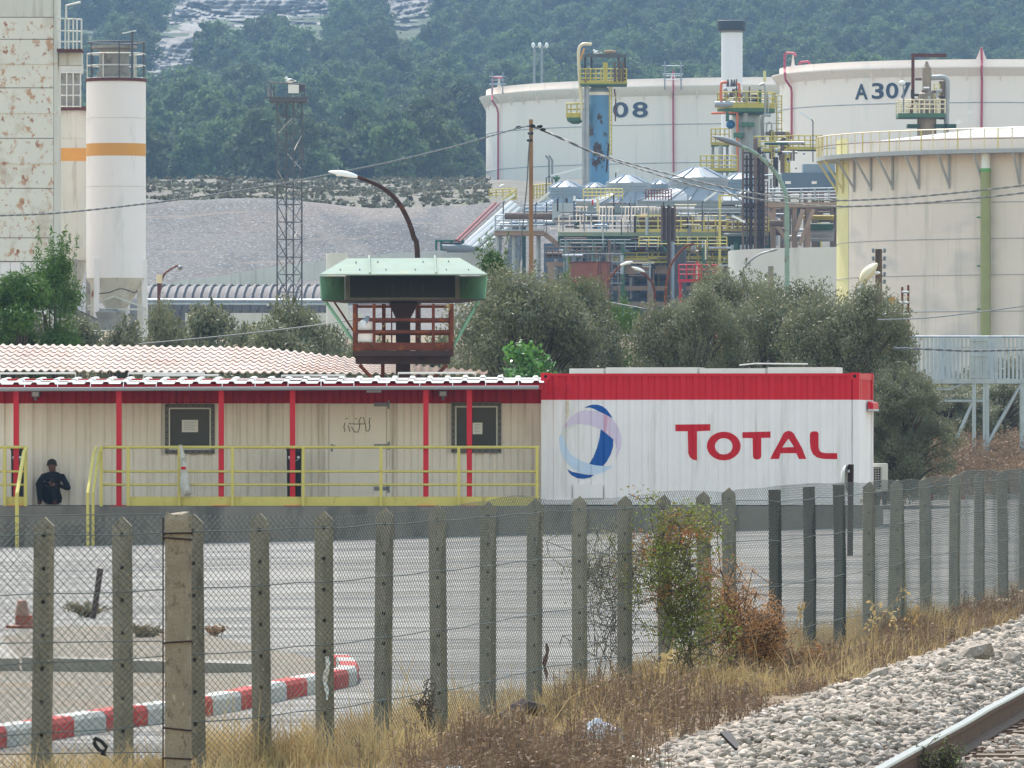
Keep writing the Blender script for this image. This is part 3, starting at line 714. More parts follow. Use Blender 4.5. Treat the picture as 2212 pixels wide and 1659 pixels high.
for h in (.35, .78, 1.2, 1.56):
    s_ = np.linspace(0, sg[-1], 160); z = np.interp(s_, sg, LZ)+(np.interp(s_, sg, LT)-np.interp(s_, sg, LZ))*h/1.66-.012*np.abs(np.sin(s_*1.7))
    pp = fpos(s_, z, .085); MB().path(pp.tolist(), .0035, 4).build('tension_wire', C['wirem'], fen)
# rags, strap and stick caught in the mesh
for (x, y0, y1, w, m, nm, lab, cat) in ((1180, 1390, 1472, 9, 'rust', 'bark_strip', 'dark strip of bark hanging in the fence mesh beside a post', 'bark'), (706, 1418, 1512, 11, 'paper', 'rag', 'pale torn rag hanging on a concrete fence post', 'rag'), (2098, 1335, 1375, 9, 'galv', 'rag', 'grey rag caught on the far right fence post', 'rag')):
    dd = float(np.interp(x, *FPD))-.12; mb = MB(); vs = []
    for k in range(9):
        t = k/8; y = y0+(y1-y0)*t; ww = w*(.35+.65*math.sin(math.pi*min(1, t*.9+.12)))*(1+.25*math.sin(k*2.3)); c = x+3*math.sin(k*1.1)-2*t
        vs += [A(c-ww/2, y, dd), A(c+ww/2, y, dd-.02*math.sin(k))]
    vs += [v+Vector((0, .008, 0)) for v in vs]
    mb.add(vs, [(2*k, 2*k+1, 2*k+3, 2*k+2) for k in range(8)]+[(18+2*k+2, 18+2*k+3, 18+2*k+1, 18+2*k) for k in range(8)])
    tag(mb.build(nm, C[m]), lab, cat)

# ---------------------------------------------------------------- nearer fence at the left
ND = 41.5; nx_ = AX(385, ND); nz0 = gp(nx_, ND)
nf = thing('mesh_fence', 'nearer wide-mesh wire fence ending at a blunt concrete post, lower left', 'fence', (nx_, ND, nz0))
mb = MB(); w = AX(412.5, ND)-AX(357, ND); zt = AZ(1109, ND); vs = []
for (zz, g_) in ((nz0-.3, 1.03), (zt-.03, .98), (zt, .80)):
    for k in range(8):
        a = math.pi/8+math.pi/4*k; q = w/2*1.0/math.cos(math.pi/8)*g_; vs.append((nx_+max(-w/2, min(w/2, q*math.cos(a)*1.12)), ND+max(-w/2, min(w/2, q*math.sin(a)*1.12)), zz+(.01*math.sin(k*2) if zz > 1 else 0)))
mb.add(vs, [(i*8+j, i*8+(j+1) % 8, i*8+8+(j+1) % 8, i*8+8+j) for i in range(2) for j in range(8)]+[tuple(range(16, 24))])
po = mb.build('post', C['postn'], nf)
for y in (1156, 1165, 1392, 1575, 1640):
    z = AZ(y, ND); q = w/2+.006; MB().path([(nx_-q, ND+q, z), (nx_-q, ND-q, z+.01), (nx_+q*.98, ND-q, z+random.uniform(-.01, .02)), (nx_+q, ND+q, z)], .005, 5).build('tie_wire', C['rustdark'], po)
nw, nh, n0 = .030, .036, AX(-60, ND)
xr = nx_-w/2-.012; zb_, zt2 = nz0+.05, AZ(1118, ND)
nci = int((xr-n0)/nw)+1; nri = int((zt2-zb_)/nh)
ii, kk = np.meshgrid(np.arange(nci), np.arange(nri), indexing='ij')
def nnode(i, k):
    x = xr-nw*(i+.5)+nw*.5*np.where((k+i) % 2 == 0, -1, 1); return np.stack([x, ND-.02+.03*vnoise(x*2, k*.3, 3), zb_+nh*k+.012*vnoise(x*3, k*.4, 7)], -1)
V, F = sticks(nnode(ii, kk).reshape(-1, 3), nnode(ii, kk+1).reshape(-1, 3), .0013)
o = fast('wire_mesh', V, F, C['wirem'], nf); o['kind'] = 'stuff'
MB().path([(xr, ND-.02, z_) for z_ in np.linspace(zb_, zt2, 30)], .004, 5).build('edge_wire', C['rustdark'], nf)
for z_ in (zb_+.4, zb_+1.0, zt2): MB().path([(x_, ND-.02, z_-.02*math.sin(x_)) for x_ in np.linspace(n0, xr, 12)], .003, 4).build('tension_wire', C['wirem'], nf)
# strap hanging in the near mesh
mb = MB(); pts = [A(x, y, ND-.05) for x, y in ((202,1600),(206,1594),(220,1602),(230,1614),(226,1622),(214,1620),(206,1610),(203,1601))]
mb.path(pts, .011, 6); mb.path([A(222,1622,ND-.05), A(228,1632,ND-.06), A(219,1628,ND-.05)], .009, 5)
tag(mb.build('strap', C['black']), 'black rubber strap loop caught in the near wire mesh', 'strap')
# ---------------------------------------------------------------- kerb island in the yard
def G(x, y, dz=0.):
    d = FPX*(EYE+.05)/(y-HY)
    for _ in range(6): d = FPX*(EYE-gp(AX(x, d), d)-dz)/(y-HY)
    return Vector((AX(x, d), d, gp(AX(x, d), d)))
C['kred'] = mat('kerb_red', S(170,56,54), .8, var=.10, vs=5, layers=[(S(170,140,130), (10,10,10), .62, .70, 4)], bump=.3, bs=60)
C['kwhite'] = mat('kerb_white', S(176,174,168), .8, var=.08, vs=5, layers=[(S(160,152,142), (10,10,10), .6, .72, 4)], bump=.3, bs=60)
kb = thing('kerb', 'red and white painted kerb round the gravel island, lower left', 'kerb', G(300, 1570))
kpts = [G(x, y) for x, y in ((-60,1627),(70,1606),(248,1576),(353,1562),(547,1529),(660,1503),(768,1480))]
kpts += [G(776, 1468), G(755, 1448)]
cum = [0.]
for a, b in zip(kpts, kpts[1:]): cum.append(cum[-1]+(b-a).length)
def kp(s):
    x = np.interp(s, cum, [p.x for p in kpts]); y = np.interp(s, cum, [p.y for p in kpts]); return Vector((x, y, gp(x, y)))
s_ = 0.; i = 0; seg = 1.02
while s_ < cum[-1]-.1:
    e = min(s_+seg, cum[-1]); mb = MB(); nn = 5; prof = ((0, -.05), (0, .11), (.02, .145), (.16, .148), (.16, -.05)); vs = []
    for k in range(nn):
        t = s_+.006+(e-s_-.012)*k/(nn-1); p = kp(t); q = (kp(min(t+.05, cum[-1]))-kp(max(t-.05, 0))).normalized(); nrm = Vector((-q.y, q.x, 0))
        vs += [p+nrm*a+Vector((0, 0, b)) for a, b in prof]
    fs = [(k*5+j, (k+1)*5+j, (k+1)*5+j+1, k*5+j+1) for k in range(nn-1) for j in range(4)]+[(0,1,2,3,4), tuple(5*(nn-1)+j for j in (4,3,2,1,0))]
    mb.add(vs, fs); mb.build('kerb_stone', C['kred'] if i % 2 == 0 else C['kwhite'], kb); s_ = e; i += 1
isl = [kp(t)+Vector((-.05, .10, .06)) for t in np.linspace(0, cum[-1], 26)]+[G(x, y)+Vector((0, 0, .03)) for x, y in ((600,1412),(450,1378),(300,1362),(150,1356),(40,1372),(-60,1400))]
C['islandg'] = mat('island_gravel', S(112,104,92), .95, var=.2, vs=3, layers=[(S(142,134,120), (14,14,14), .58, .66, 3), (S(80,72,60), (11,11,11), .58, .66, 3), (S(122,96,70), (.8,.8,.8), .55, .7, 4)], bump=1., bs=24)
mb = MB(); cc = sum(isl, Vector())/len(isl)+Vector((0, 0, -.02)); mb.add([cc]+isl, [(0, k+1, (k+1) % len(isl)+1) for k in range(len(isl))]); tag(mb.build('island_ground', C['islandg'], None), kind='structure')
# concrete beam lying on the island
bl = thing('concrete_beam', 'low grey concrete edging beam lying on the gravel island', 'edging', G(250, 1459))
a, b = G(47, 1459), G(552, 1459); mb = MB()
mb.add([a, b, b+Vector((0, .9, 0)), a+Vector((0, .4, 0)), a+Vector((0, 0, .16)), b+Vector((0, 0, .10)), b+Vector((0, .9, .10)), a+Vector((0, .4, .16))], [(0,1,5,4),(1,2,6,5),(4,5,6,7),(3,0,4,7),(2,3,7,6)])
mb.build('beam', C['concrete'], bl)
c = G(-60, 1330); a2 = a+Vector((-.02, 0, 0)); mb = MB().add([a2, a2+Vector((0,0,.15)), c+Vector((0,0,.15)), c, a2+Vector((-.3,0,0)), a2+Vector((-.3,0,.15)), c+Vector((-.3,0,.15)), c+Vector((-.3,0,0))], [(0,3,2,1),(1,2,6,5),(0,1,5,4),(4,5,6,7)])
mb.build('return_beam', C['concrete'], bl)
# leaning rusty stake and orange plastic stump
p0 = G(198, 1336); p1 = A(217, 1228, p0.y)
tag(MB().path([p0-Vector((0,0,.1)), (p0+p1)/2+Vector((.01,0,0)), p1], .032, 8, .036).build('stake', mat('purple_rust', S(74,58,58), .8, var=.2, vs=8)), 'dark rusty stake leaning in the island behind the fence', 'stake')
ob_ = thing('traffic_bollard', 'broken orange red plastic bollard beside the gravel island, far left', 'bollard', G(52, 1357))
q = G(52, 1357); opl = mat('faded_orange_plastic', S(140,76,58), .6, var=.15, vs=6)
MB().lathe(q.x, q.y, [(.20, q.z), (.20, q.z+.03), (.10, q.z+.04), (.095, q.z+.14), (.07, q.z+.145)], 14).build('base', opl, ob_, True)
MB().lathe(q.x-.02, q.y, [(.085, q.z+.145), (.07, q.z+.20), (.05, q.z+.30), (.03, q.z+.31)], 12).build('sleeve', mat('bleached_plastic', S(150,112,94), .6, var=.15, vs=6), ob_, True)

# ---------------------------------------------------------------- railway : ballast, sleepers, rails
def xrail(y): return 2.22+.130*(y-44.4)
def xedge(y): return xrail(y)-2.25+.012*(y-50)
def bz(x, y):
    t = x-xedge(y)+.12*vnoise(np.asarray(y)*.7, 0*np.asarray(y), 21)
    return gz(x, y)+np.interp(t, [-.25, 0, .35, .8, 1.35, 1.9, 2.25, 2.6, 6], [-.06, 0, .10, .20, .22, .13, .10, .09, .09])+.05*fbm(np.asarray(x)*1.2, np.asarray(y)*1.2, 23, 2)*smooth((t-.1)/.4)
C['ballast'] = mat('ballast_dust', S(104,94,84), .95, var=.2, vs=10, bump=.8, bs=30)
bys = np.arange(38, 112, .5); bts = np.r_[np.arange(-.25, 2.7, .12), np.arange(2.8, 6, .4)]
BY, BT = np.meshgrid(bys, bts, indexing='ij'); BX = xedge(BY)+BT
Vb = np.stack([BX, BY, bz(BX, BY)], -1).reshape(-1, 3); ix = np.arange(BX.size).reshape(BX.shape)
bed = fast('track_bed', Vb, np.stack([ix[:-1, :-1], ix[:-1, 1:], ix[1:, 1:], ix[1:, :-1]], -1).reshape(-1, 4), C['ballast']); tag(bed, kind='structure')
C['stone'] = mat('ballast_stone', S(152,139,126), .9, var=.25, vs=3.5, layers=[(S(108,95,84), (7,7,7), .54, .66, 3), (S(182,172,162), (5,5,5), .58, .68, 2)], bump=.3, bs=60, rnd=.12)
ico = bmesh.new(); bmesh.ops.create_icosphere(ico, subdivisions=1, radius=1.); IV = np.array([v.co[:] for v in ico.verts]); IF = np.array([[v.index for v in f.verts] for f in ico.faces]); ico.free()
def stones(n, y0, y1, t0, t1, size, seed, pw=1.6):
    r = np.random.default_rng(seed); u = r.random(n); y = y0+(y1-y0)*u**pw; t = t0+(t1-t0)*r.random(n); x = xedge(y)+t
    keep = (x < AX(2260, y)+2.5) & (x > AX(1200, y)); x = x[keep]; y = y[keep]; n = len(x)
    sz = size*(.45+1.25*r.random(n)**2.2)
    sc_ = sz[:, None]*(np.array([[1, .8, .55]])*(1+.35*(r.random((n, 3))-.5)))
    return r, x, y, sz, sc_, n
def rotm(r, n, tilt=.5):
    a = r.random(n)*6.283; b = (r.random(n)-.5)*2*tilt; c = (r.random(n)-.5)*2*tilt
    ca, sa, cb, sb, cc_, sc2 = np.cos(a), np.sin(a), np.cos(b), np.sin(b), np.cos(c), np.sin(c)
    Z = np.zeros(n); O = np.ones(n)
    Rz = np.stack([np.stack([ca,-sa,Z],-1), np.stack([sa,ca,Z],-1), np.stack([Z,Z,O],-1)], 1)
    Rx = np.stack([np.stack([O,Z,Z],-1), np.stack([Z,cb,-sb],-1), np.stack([Z,sb,cb],-1)], 1)
    Ry = np.stack([np.stack([cc_,Z,sc2],-1), np.stack([Z,O,Z],-1), np.stack([-sc2,Z,cc_],-1)], 1)
    return Rz @ Rx @ Ry
allV = []; allF = []; base = 0
for (n, y0, y1, t0, t1, size, seed, pw) in ((15000, 43, 72, -.05, 2.15, .034, 31, 1.3), (9000, 66, 112, -.05, 2.15, .040, 32, 1.), (4000, 43, 62, 2.32, 3.8, .033, 33, 1.), (1200, 43, 75, -.35, .25, .030, 34, 1.)):
    r, x, y, sz, sc_, n = stones(n, y0, y1, t0, t1, size, seed, pw)
    jit = 1+.85*(r.random((n, 12))-.5)
    P = IV[None]*jit[..., None]*sc_[:, None]; P = np.einsum('nij,nkj->nki', rotm(r, n, .6), P)
    P += np.stack([x, y, bz(x, y)+sz*.18], -1)[:, None]
    allV.append(P.reshape(-1, 3)); allF.append((IF[None]+12*np.arange(n)[:, None, None]+base).reshape(-1, 3)); base += n*12
o = fast('stones', np.vstack(allV), np.vstack(allF), C['stone'], bed); o['kind'] = 'stuff'
protos = []
for k in range(6):
    r = np.random.default_rng(90+k); me = bpy.data.meshes.new('stone'); v = IV*(1+.4*(r.random(12)-.5))[:, None]*np.array([1, .8, .6]); me.from_pydata(v.tolist(), [], IF.tolist()); me.materials.append(C['stone']); protos.append(me)
r, x, y, sz, sc_, n = stones(700, 43.5, 56, .02, 2.1, .042, 41, 1.)
for k in range(min(n, 285)):
    o = bpy.data.objects.new('stone', protos[k % 6]); COL.objects.link(o); o.parent = bed
    o.location = (x[k], y[k], float(bz(x[k], y[k]))+sz[k]*.25); o.scale = (sz[k],)*3; o.rotation_euler = (r.random()*.8-.4, r.random()*.8-.4, r.random()*6.28)
for (px, py, s_) in ((2108, 1398, .16), (1895, 1432, .10), (2040, 1420, .09), (1790, 1470, .08), (2185, 1405, .11)):
    d = FPX*(EYE-.33)/(py+14-HY); o = bpy.data.objects.new('stone', protos[px % 6]); COL.objects.link(o); o.parent = bed
    o.location = (AX(px, d), d, float(bz(AX(px, d), d))+s_*.4); o.scale = (s_*1.2, s_, s_*1.1); o.rotation_euler = (.3, .2, px)
# rails on sleepers
C['railhead'] = mat('rail_steel', S(96,98,104), .4, .5, var=.08, vs=5)
C['railside'] = mat('rail_rust', S(88,64,52), .8, var=.2, vs=8, layers=[(S(60,48,44), (12,12,12), .55, .65, 4)])
def railprof(x0): return [(-.075, 0), (.075, 0), (.075, .012), (.012, .03), (.012, .125), (.036, .14), (.036, .168), (.028, .176), (-.028, .176), (-.036, .168), (-.036, .14), (-.012, .125), (-.012, .03), (-.075, .012)]
tr = thing('railway_track', 'rusty railway rail with polished head on timber sleepers, lower right', 'railway track', (xrail(50), 50, gp(2.5, 50)))
for gi, gauge in enumerate((0, 1.5)):
    mb = MB(); hd = MB(); pr = railprof(0); n = len(pr); ysr = list(np.arange(36, 112, 2.))
    vs = []; vh = []
    for y in ysr:
        zb = float(gz(xrail(y), y))+.125
        vs += [(xrail(y)+gauge+a, y, zb+b) for a, b in pr]; vh += [(xrail(y)+gauge+a, y, zb+b+.0015) for a, b in ((-.0365, .166), (-.0285, .1765), (.0285, .1765), (.0365, .166))]
    mb.add(vs, [(i*n+j, (i+1)*n+j, (i+1)*n+(j+1) % n, i*n+(j+1) % n) for i in range(len(ysr)-1) for j in range(n)])
    rl = mb.build('rail', C['railside'], tr)
    hd.add(vh, [(i*4+j, (i+1)*4+j, (i+1)*4+j+1, i*4+j+1) for i in range(len(ysr)-1) for j in range(3)]); hd.build('running_surface', C['railhead'], rl)
C['sleeper'] = mat('sleeper_timber', S(116,98,82), .9, var=.2, vs=3, layers=[(S(80,68,58), (2,30,30), .5, .62, 4)], bump=.6, bs=30)
for k in range(40):
    y = 43.3+k*.6; x = xrail(y)+.75; z = gp(x, y)+.118
    mb = MB(); dx = .13; mb.add([(x-1.3, y-.12, z-.16), (x+1.3, y-.12-dx*2.6*0, z-.16), (x+1.3, y+.12, z-.16), (x-1.3, y+.12, z-.16), (x-1.3, y-.11, z), (x+1.3, y-.11, z), (x+1.3, y+.11, z), (x-1.3, y+.11, z)], [(4,5,6,7),(0,1,5,4),(1,2,6,5),(2,3,7,6),(3,0,4,7)])
    o = mb.build('sleeper', C['sleeper'], tr)
    MB().box(xrail(y)-.12, xrail(y)+.12, y-.07, y+.07, z+.001, z+.012).build('base_plate', C['railside'], o)

# litter on the verge
def lump(name, label, cat, x0, x1, y0, y1, m, seed, flat=.5):
    d = FPX*(EYE-.15)/(y1-HY); c = Vector((AX((x0+x1)/2, d), d, float(bz(AX((x0+x1)/2, d), d)) if (x0+x1)/2 > 1350 else gp(AX((x0+x1)/2, d), d)))
    rx = (x1-x0)/2/FPX*d; rz = (y1-y0)/FPX*d; r = np.random.default_rng(seed); mb = MB(); n, m_ = 26, 12; t = thing(name, label, cat, c)
    for i in range(m_+1):
        ph = math.pi/2*i/m_
        for j in range(n):
            th = 2*math.pi*j/n; k = 1+.5*float(vnoise(3+2.0*math.cos(th)+seed, 3+2.0*math.sin(th)+1.5*ph, seed))+.25*float(vnoise(th*3+seed, ph*5, seed+1))
            mb.v.append((c.x+rx*k*math.cos(ph)*math.cos(th), c.y+rx*.7*k*math.cos(ph)*math.sin(th), c.z-.02+rz*k*math.sin(ph)))
    for i in range(m_):
        for j in range(n): mb.f.append((i*n+j, i*n+(j+1) % n, (i+1)*n+(j+1) % n, (i+1)*n+j)); mb.m.append(0)
    mb.build('crumpled_sheet', m, t); return t
ws = mat('white_sack', S(206,206,212), .7, var=.12, vs=9, layers=[(S(168,160,158), (9,9,9), .55, .66, 4)], bump=.6, bs=25)
lump('plastic_sack', 'crumpled white sack in the dry grass at the bottom edge', 'sack', 905, 1045, 1620, 1668, ws, 3)
lump('plastic_sack', 'white sack half buried in weeds beside the fence foot', 'sack', 1253, 1345, 1525, 1572, ws, 8)
lump('plastic_sheet', 'flat grey white plastic sheet at the ballast edge beside the weeds', 'sheet', 1340, 1412, 1558, 1584, ws, 12)
d = 46.; a = A(1362, 1640, 46.2); b = A(1470, 1662, 45.4)
pk = MB().bar(a, b, .05, .045); tag(pk.build('plank', mat('pale_plank', S(186,176,156), .8, var=.12, vs=8)), 'pale wooden batten lying at the ballast foot, bottom edge', 'plank')
mb = MB(); pts = [(1556,1581),(1575,1577),(1606,1618),(1590,1616),(1572,1598)]; dd = 46.9; zz = float(bz(AX(1580, dd), dd))
top = [A(x, y, dd+ (1600-y)*.004) for x, y in pts]; mb.prism(top, (0, .01, -.02)); tag(mb.build('rubber_scrap', C['black']), 'flat black rubber scrap lying on the ballast', 'scrap')
a = G(1290, 1512); b = G(1560, 1478)
tag(MB().bar(a+Vector((0, 0, .08)), b+Vector((0, 0, .10)), .12, .14).build('timber_beam', mat('grey_timber', S(104,88,74), .9, var=.2, vs=6, bump=.6)), 'weathered grey timber lying along the foot of the fence', 'timber')
a = G(1080, 1578); b = G(1175, 1556)
tag(MB().path([a+Vector((0,0,.05)), (a+b)/2+Vector((0,0,.14)), b+Vector((0,0,.07))], .07, 7, .05).build('log', C['rustdark']), 'short dark rotten log behind the weeds at the fence foot', 'log')
# ---------------------------------------------------------------- plants
def leafcloud(P, N_, size, r, aspect=2.2, up=.3):
    """one small quad per point, facing about N_ (numpy)"""
    n = len(P); q = N_+.9*r.normal(size=(n, 3)); q[:, 2] += up; q /= np.linalg.norm(q, axis=1)[:, None]
    a = np.cross(q, r.normal(size=(n, 3))); a /= np.linalg.norm(a, axis=1)[:, None]; b = np.cross(q, a)
    s = (size*(.6+.8*r.random(n)))[:, None]; a = a*s*aspect*.5; b = b*s*.5
    V = np.stack([P-a, P-.1*a+b, P+a, P-.1*a-b], 1).reshape(-1, 3)
    return V, np.arange(4*n).reshape(-1, 4)
def puff_points(c, rad, n, r, shell=.45):
    v = r.normal(size=(n, 3)); v /= np.linalg.norm(v, axis=1)[:, None]
    k = (shell+(1-shell)*r.random(n))[:, None]; return c+v*rad*k, v
def tree(name, label, cat, loc, H, crown_w, crown_z0, nleaf, lsize, leafm, barkm, seed, npuff=26, group=None, puff=.3, droop=0., flat=1., stems=1, aspect=2.2, shape='round', build=True, trunk_r=None):
    """trunk with limbs; crown as leaf clusters round the limb ends.  Built at the origin, moved to loc."""
    r = np.random.default_rng(seed); t = thing(name, label, cat, (0, 0, 0), group)
    mb = MB(); ends = []; tr_ = trunk_r or H*.022
    for s in range(stems):
        an = r.random()*6.28; ln = (.25 if stems > 1 else .05)*crown_w
        base = Vector((.12*math.cos(an)*(stems > 1), .12*math.sin(an)*(stems > 1), -.3)); mid = Vector((ln*math.cos(an)*.5, ln*math.sin(an)*.5, H*.35)); top = Vector((ln*math.cos(an), ln*math.sin(an), H*.75))
        mb.path([base, (base+mid)/2+Vector((r.normal()*.03*H*.2, r.normal()*.03*H*.2, 0)), mid, top], tr_/math.sqrt(stems), 7, tr_*.3)
    pf = []
    for k in range(npuff):
        u = (k+.5)/npuff; an = k*2.399+r.random()*.6
        if shape == 'round':
            zz = crown_z0+(H-crown_z0)*(.06+.88*u); w = crown_w*.5*math.sqrt(max(.05, 1-((u-.42)/.62)**2))
        elif shape == 'dome':
            zz = crown_z0+(H-crown_z0)*(.05+.9*u); w = crown_w*.5*math.sqrt(max(.04, 1-max(0, (u-.25)/.78)**2))
        else:   # tapered
            zz = crown_z0+(H-crown_z0)*(.03+.93*u); w = crown_w*.5*(1-u)**.7
        rr = w*(.35+.6*math.sqrt(r.random())); rad = puff*crown_w*(.55+.5*r.random())*(1-.35*u)
        c = np.array([rr*math.cos(an), rr*math.sin(an), zz-.3*rad*droop]); pf.append((c, rad))
        o_ = Vector((0, 0, max(.15*H, zz-.25*H))); mb.path([o_, (o_+Vector(c))/2+Vector((0, 0, .03*H)), Vector(c)], tr_*.35, 4, tr_*.08, caps=False)
    tot = sum(p[1]**2 for p in pf); VV = []; FF = []; b0 = 0
    for c, rad in pf:
        n = max(8, int(nleaf*rad**2/tot)); P, N_ = puff_points(c, np.array([rad, rad, rad*.72*flat]), n, r)
        P = P+r.normal(size=P.shape)*rad*.10
        V, F = leafcloud(P, N_, lsize, r, aspect); VV.append(V); FF.append(F+b0); b0 += len(V)
    mb.build('trunk', barkm, t, True, local=True)
    fast('crown', np.vstack(VV), np.vstack(FF), leafm, t)
    t.location = loc; return t
bark = mat('bark', S(84,72,62), .95, var=.25, vs=3, bump=.6, bs=12)
olive = mat('olive_leaves', S(112,113,84), .5, var=.4, vs=1.3, layers=[(S(132,132,110), (1.1,1.1,1.1), .52, .66, 4), (S(92,80,62), (2.2,2.2,2.2), .66, .74, 3)], spec=.28, transl=.3, rnd=.10)
pine = mat('pine_needles', S(80,108,46), .6, var=.3, vs=1.1, layers=[(S(98,124,56), (1.5,1.5,1.5), .54, .66, 4)], transl=.25, rnd=.10)
figl = mat('fig_leaves', S(92,136,58), .35, var=.25, vs=2, layers=[(S(60,96,42), (3,3,3), .52, .64, 3)], transl=.3, spec=.6)
farpine = mat('far_pine_needles', S(88,104,62), .8, var=.35, vs=.22, layers=[(S(62,80,50), (.35,.35,.35), .5, .62, 4)], transl=.35, rnd=.42)

# olive trees behind the buildings : picture column, top row, distance, crown width (px), label
def feathery(name, H, w, z0f, nleaf, lsize, leafm, seed, npuff, aspect, shoots, stems=2, prad=.15, shoot_len=.10, zf=.8, group=None):
    """irregular crown: many small loose leaf clumps plus upright leafy shoots; built at the origin"""
    r = np.random.default_rng(seed); t = thing(name, 'tree', 'tree', (0, 0, 0), group); mb = MB(); tr_ = H*.03; P = []; N_ = []
    for s_ in range(stems):
        an = r.random()*6.28; ln = .16*w; q = [Vector((.1*math.cos(an), .1*math.sin(an), -.3)), Vector((ln*math.cos(an)*.6, ln*math.sin(an)*.6, H*.22)), Vector((ln*math.cos(an)*.9, ln*math.sin(an)*.9, H*.5)), Vector((ln*1.3*math.cos(an+.6), ln*1.3*math.sin(an+.6), H*.8))]
        mb.path(curve0(q), tr_/math.sqrt(stems), 7, tr_*.2)
    lobes = [(r.random()*6.28, .25+.75*r.random(), .55+.5*r.random()) for _ in range(5)]
    cents = []
    for k_ in range(npuff):
        u = r.random()**.75; an = r.random()*6.283
        lob = 1+.28*sum(math.cos(an-a)*b for a, b, c in lobes)/2; top = 1+.16*float(vnoise(3*math.cos(an)+seed, 3*math.sin(an)+u*2, seed))
        prof = math.sqrt(max(.05, 1-max(0, (u-.30)/.72)**3))*(.8+.2*min(1, u/.25)); rr = w*.5*prof*lob*(.25+.75*math.sqrt(r.random()))
        zz = H*z0f+(H*(1-z0f)*.95)*u*top; rad = w*prad*(.55+.75*r.random()); c = np.array([rr*math.cos(an), rr*math.sin(an), zz]); cents.append((c, rad))
        o_ = Vector((.25*c[0], .25*c[1], max(.18*H, zz*.62))); mb.path([o_, (o_+Vector(c))/2+Vector((0, 0, .04*H)), Vector(c)], tr_*.22, 4, tr_*.05, caps=False)
    tot = sum(b**2 for a, b in cents)
    for c, rad in cents:
        n = max(10, int(nleaf*rad**2/tot)); v = r.normal(size=(n, 3)); v /= np.linalg.norm(v, axis=1)[:, None]; kk_ = r.random(n)[:, None]**.36
        P.append(c+v*kk_*np.array([rad, rad, rad*zf])+r.normal(size=(n, 3))*rad*.12); N_.append(v)
    for k_ in range(shoots):
        c, rad = cents[r.integers(0, len(cents))]; v = r.normal(size=3); v[2] = abs(v[2])+.5; v /= np.linalg.norm(v); b = c+v*rad*.8; L_ = shoot_len*H*(.4+r.random()); n = 34; tt = r.random(n)[:, None]
        up_v = v*.45+np.array([0, 0, .8]); P.append(b+up_v*L_*tt+r.normal(size=(n, 3))*.018*H*(1.05-tt)); N_.append(r.normal(size=(n, 3)))
    P = np.vstack(P); N_ = np.vstack(N_); ok = P[:, 2] > .05; V, F = leafcloud(P[ok], N_[ok], lsize, r, aspect, up=.15)
    mb.build('trunk', bark, t, True, local=True); fast('crown', V, F, leafm, t); return t
def curve0(p): return p
OP = [feathery('olive_tree', 5.6, 5.0, .06, 58000, .042, olive, 210+k, 110, 2.4, 45, 3, .11, .05) for k in range(3)]
OS = [feathery('olive_shrub', 3.6, 3.4, .06, 26000, .040, olive, 220+k, 60, 2.4, 25, 3, .125, .05) for k in range(3)]
OL = [(1120, 600, 178, 300, 14, 'grey green olive tree right behind the display sign'),
      (1238, 612, 184, 190, 14, 'grey green olive tree between the utility pole and the container'),
      (1478, 622, 176, 220, 14, 'broad grey green olive tree behind the round container logo'),
      (1575, 596, 182, 250, 14, 'tallest grey green olive tree rising before the white tank wall'),
      (1700, 618, 179, 250, 14, 'grey green olive tree behind the red lettering of the container'),
      (1825, 616, 174, 260, 14, 'grey green olive tree behind the right end of the container'),
      (1950, 800, 172, 180, 9, 'olive tree standing right of the container below the footbridge'),
      (1890, 700, 176, 150, 9, 'olive tree partly hidden behind the container corner'),
      (40, 690, 200, 210, 8, 'dull olive shrub under the pine at the far left'),
      (190, 688, 204, 230, 8, 'spreading olive shrub below the white silo'),
      (290, 704, 202, 170, 8, 'low olive shrub at the foot of the white silo'),
      (365, 671, 198, 130, 8, 'dark olive shrub just right of the silo'),
      (470, 664, 204, 190, 8, 'olive shrub left of the lattice mast'),
      (610, 664, 196, 210, 8, 'olive shrub under the lattice mast'),
      (690, 690, 206, 160, 8, 'small olive shrub just left of the display sign cage'),
      (790, 738, 200, 150, 8, 'low olive shrub seen through the left of the sign cage'),
      (930, 735, 190, 190, 8, 'low olive shrub behind the display sign column'),
      (2080, 805, 240, 190, 9, 'dark olive tree behind the footbridge'),
      (2190, 775, 250, 220, 9, 'dark olive tree at the right edge behind the footbridge'),
      (2045, 838, 222, 170, 9, 'olive tree just left of the twin footbridge legs'),
      (2150, 822, 224, 170, 9, 'olive tree between the footbridge legs and the right edge'),
      (2000, 850, 236, 190, 9, 'shaded olive tree seen through the footbridge legs')]
used_ = set(); rr_o = random.Random(4)
for i, (x, ty, d, wpx, kl, lab) in enumerate(OL):
    X = AX(x, d); z0 = gp(X, d); H = AZ(ty, d)-z0; w = wpx/FPX*d*(1.25 if kl != 8 else 1.5); lst, H0, w0 = (OS, 3.6, 3.4) if kl == 8 else (OP, 5.6, 5.0); p = lst[i % 3]
    t = p if id(p) not in used_ else copy_tree(p); used_.add(id(p)); t.location = (X, d, z0); t.rotation_euler = (0, 0, rr_o.random()*6.28); t.scale = (w/w0, w/w0, H/H0/1.02)
    tag(t, lab, 'tree' if kl != 8 else 'shrub', 'olive trees behind the yard')
PN = [(30, 592, 172, 180, 'bright green pine in front of the rusty panel building, far left'),
      (1085, 552, 196, 150, 'bright green pine top just left of the utility pole'),
      (1250, 606, 198, 250, 'broad bright green pine top right of the utility pole')]
for i, (x, ty, d, wpx, lab) in enumerate(PN):
    X = AX(x, d); z0 = gp(X, d); H = AZ(ty, d)-z0; w = wpx/FPX*d
    t = feathery('pine_tree', H, w, .2, 34000, .026, pine, 300+i, 40, 5., 40, 1, .17, .07, .9); t.location = (X, d, z0); tag(t, lab, 'tree', 'bright pines behind the yard')
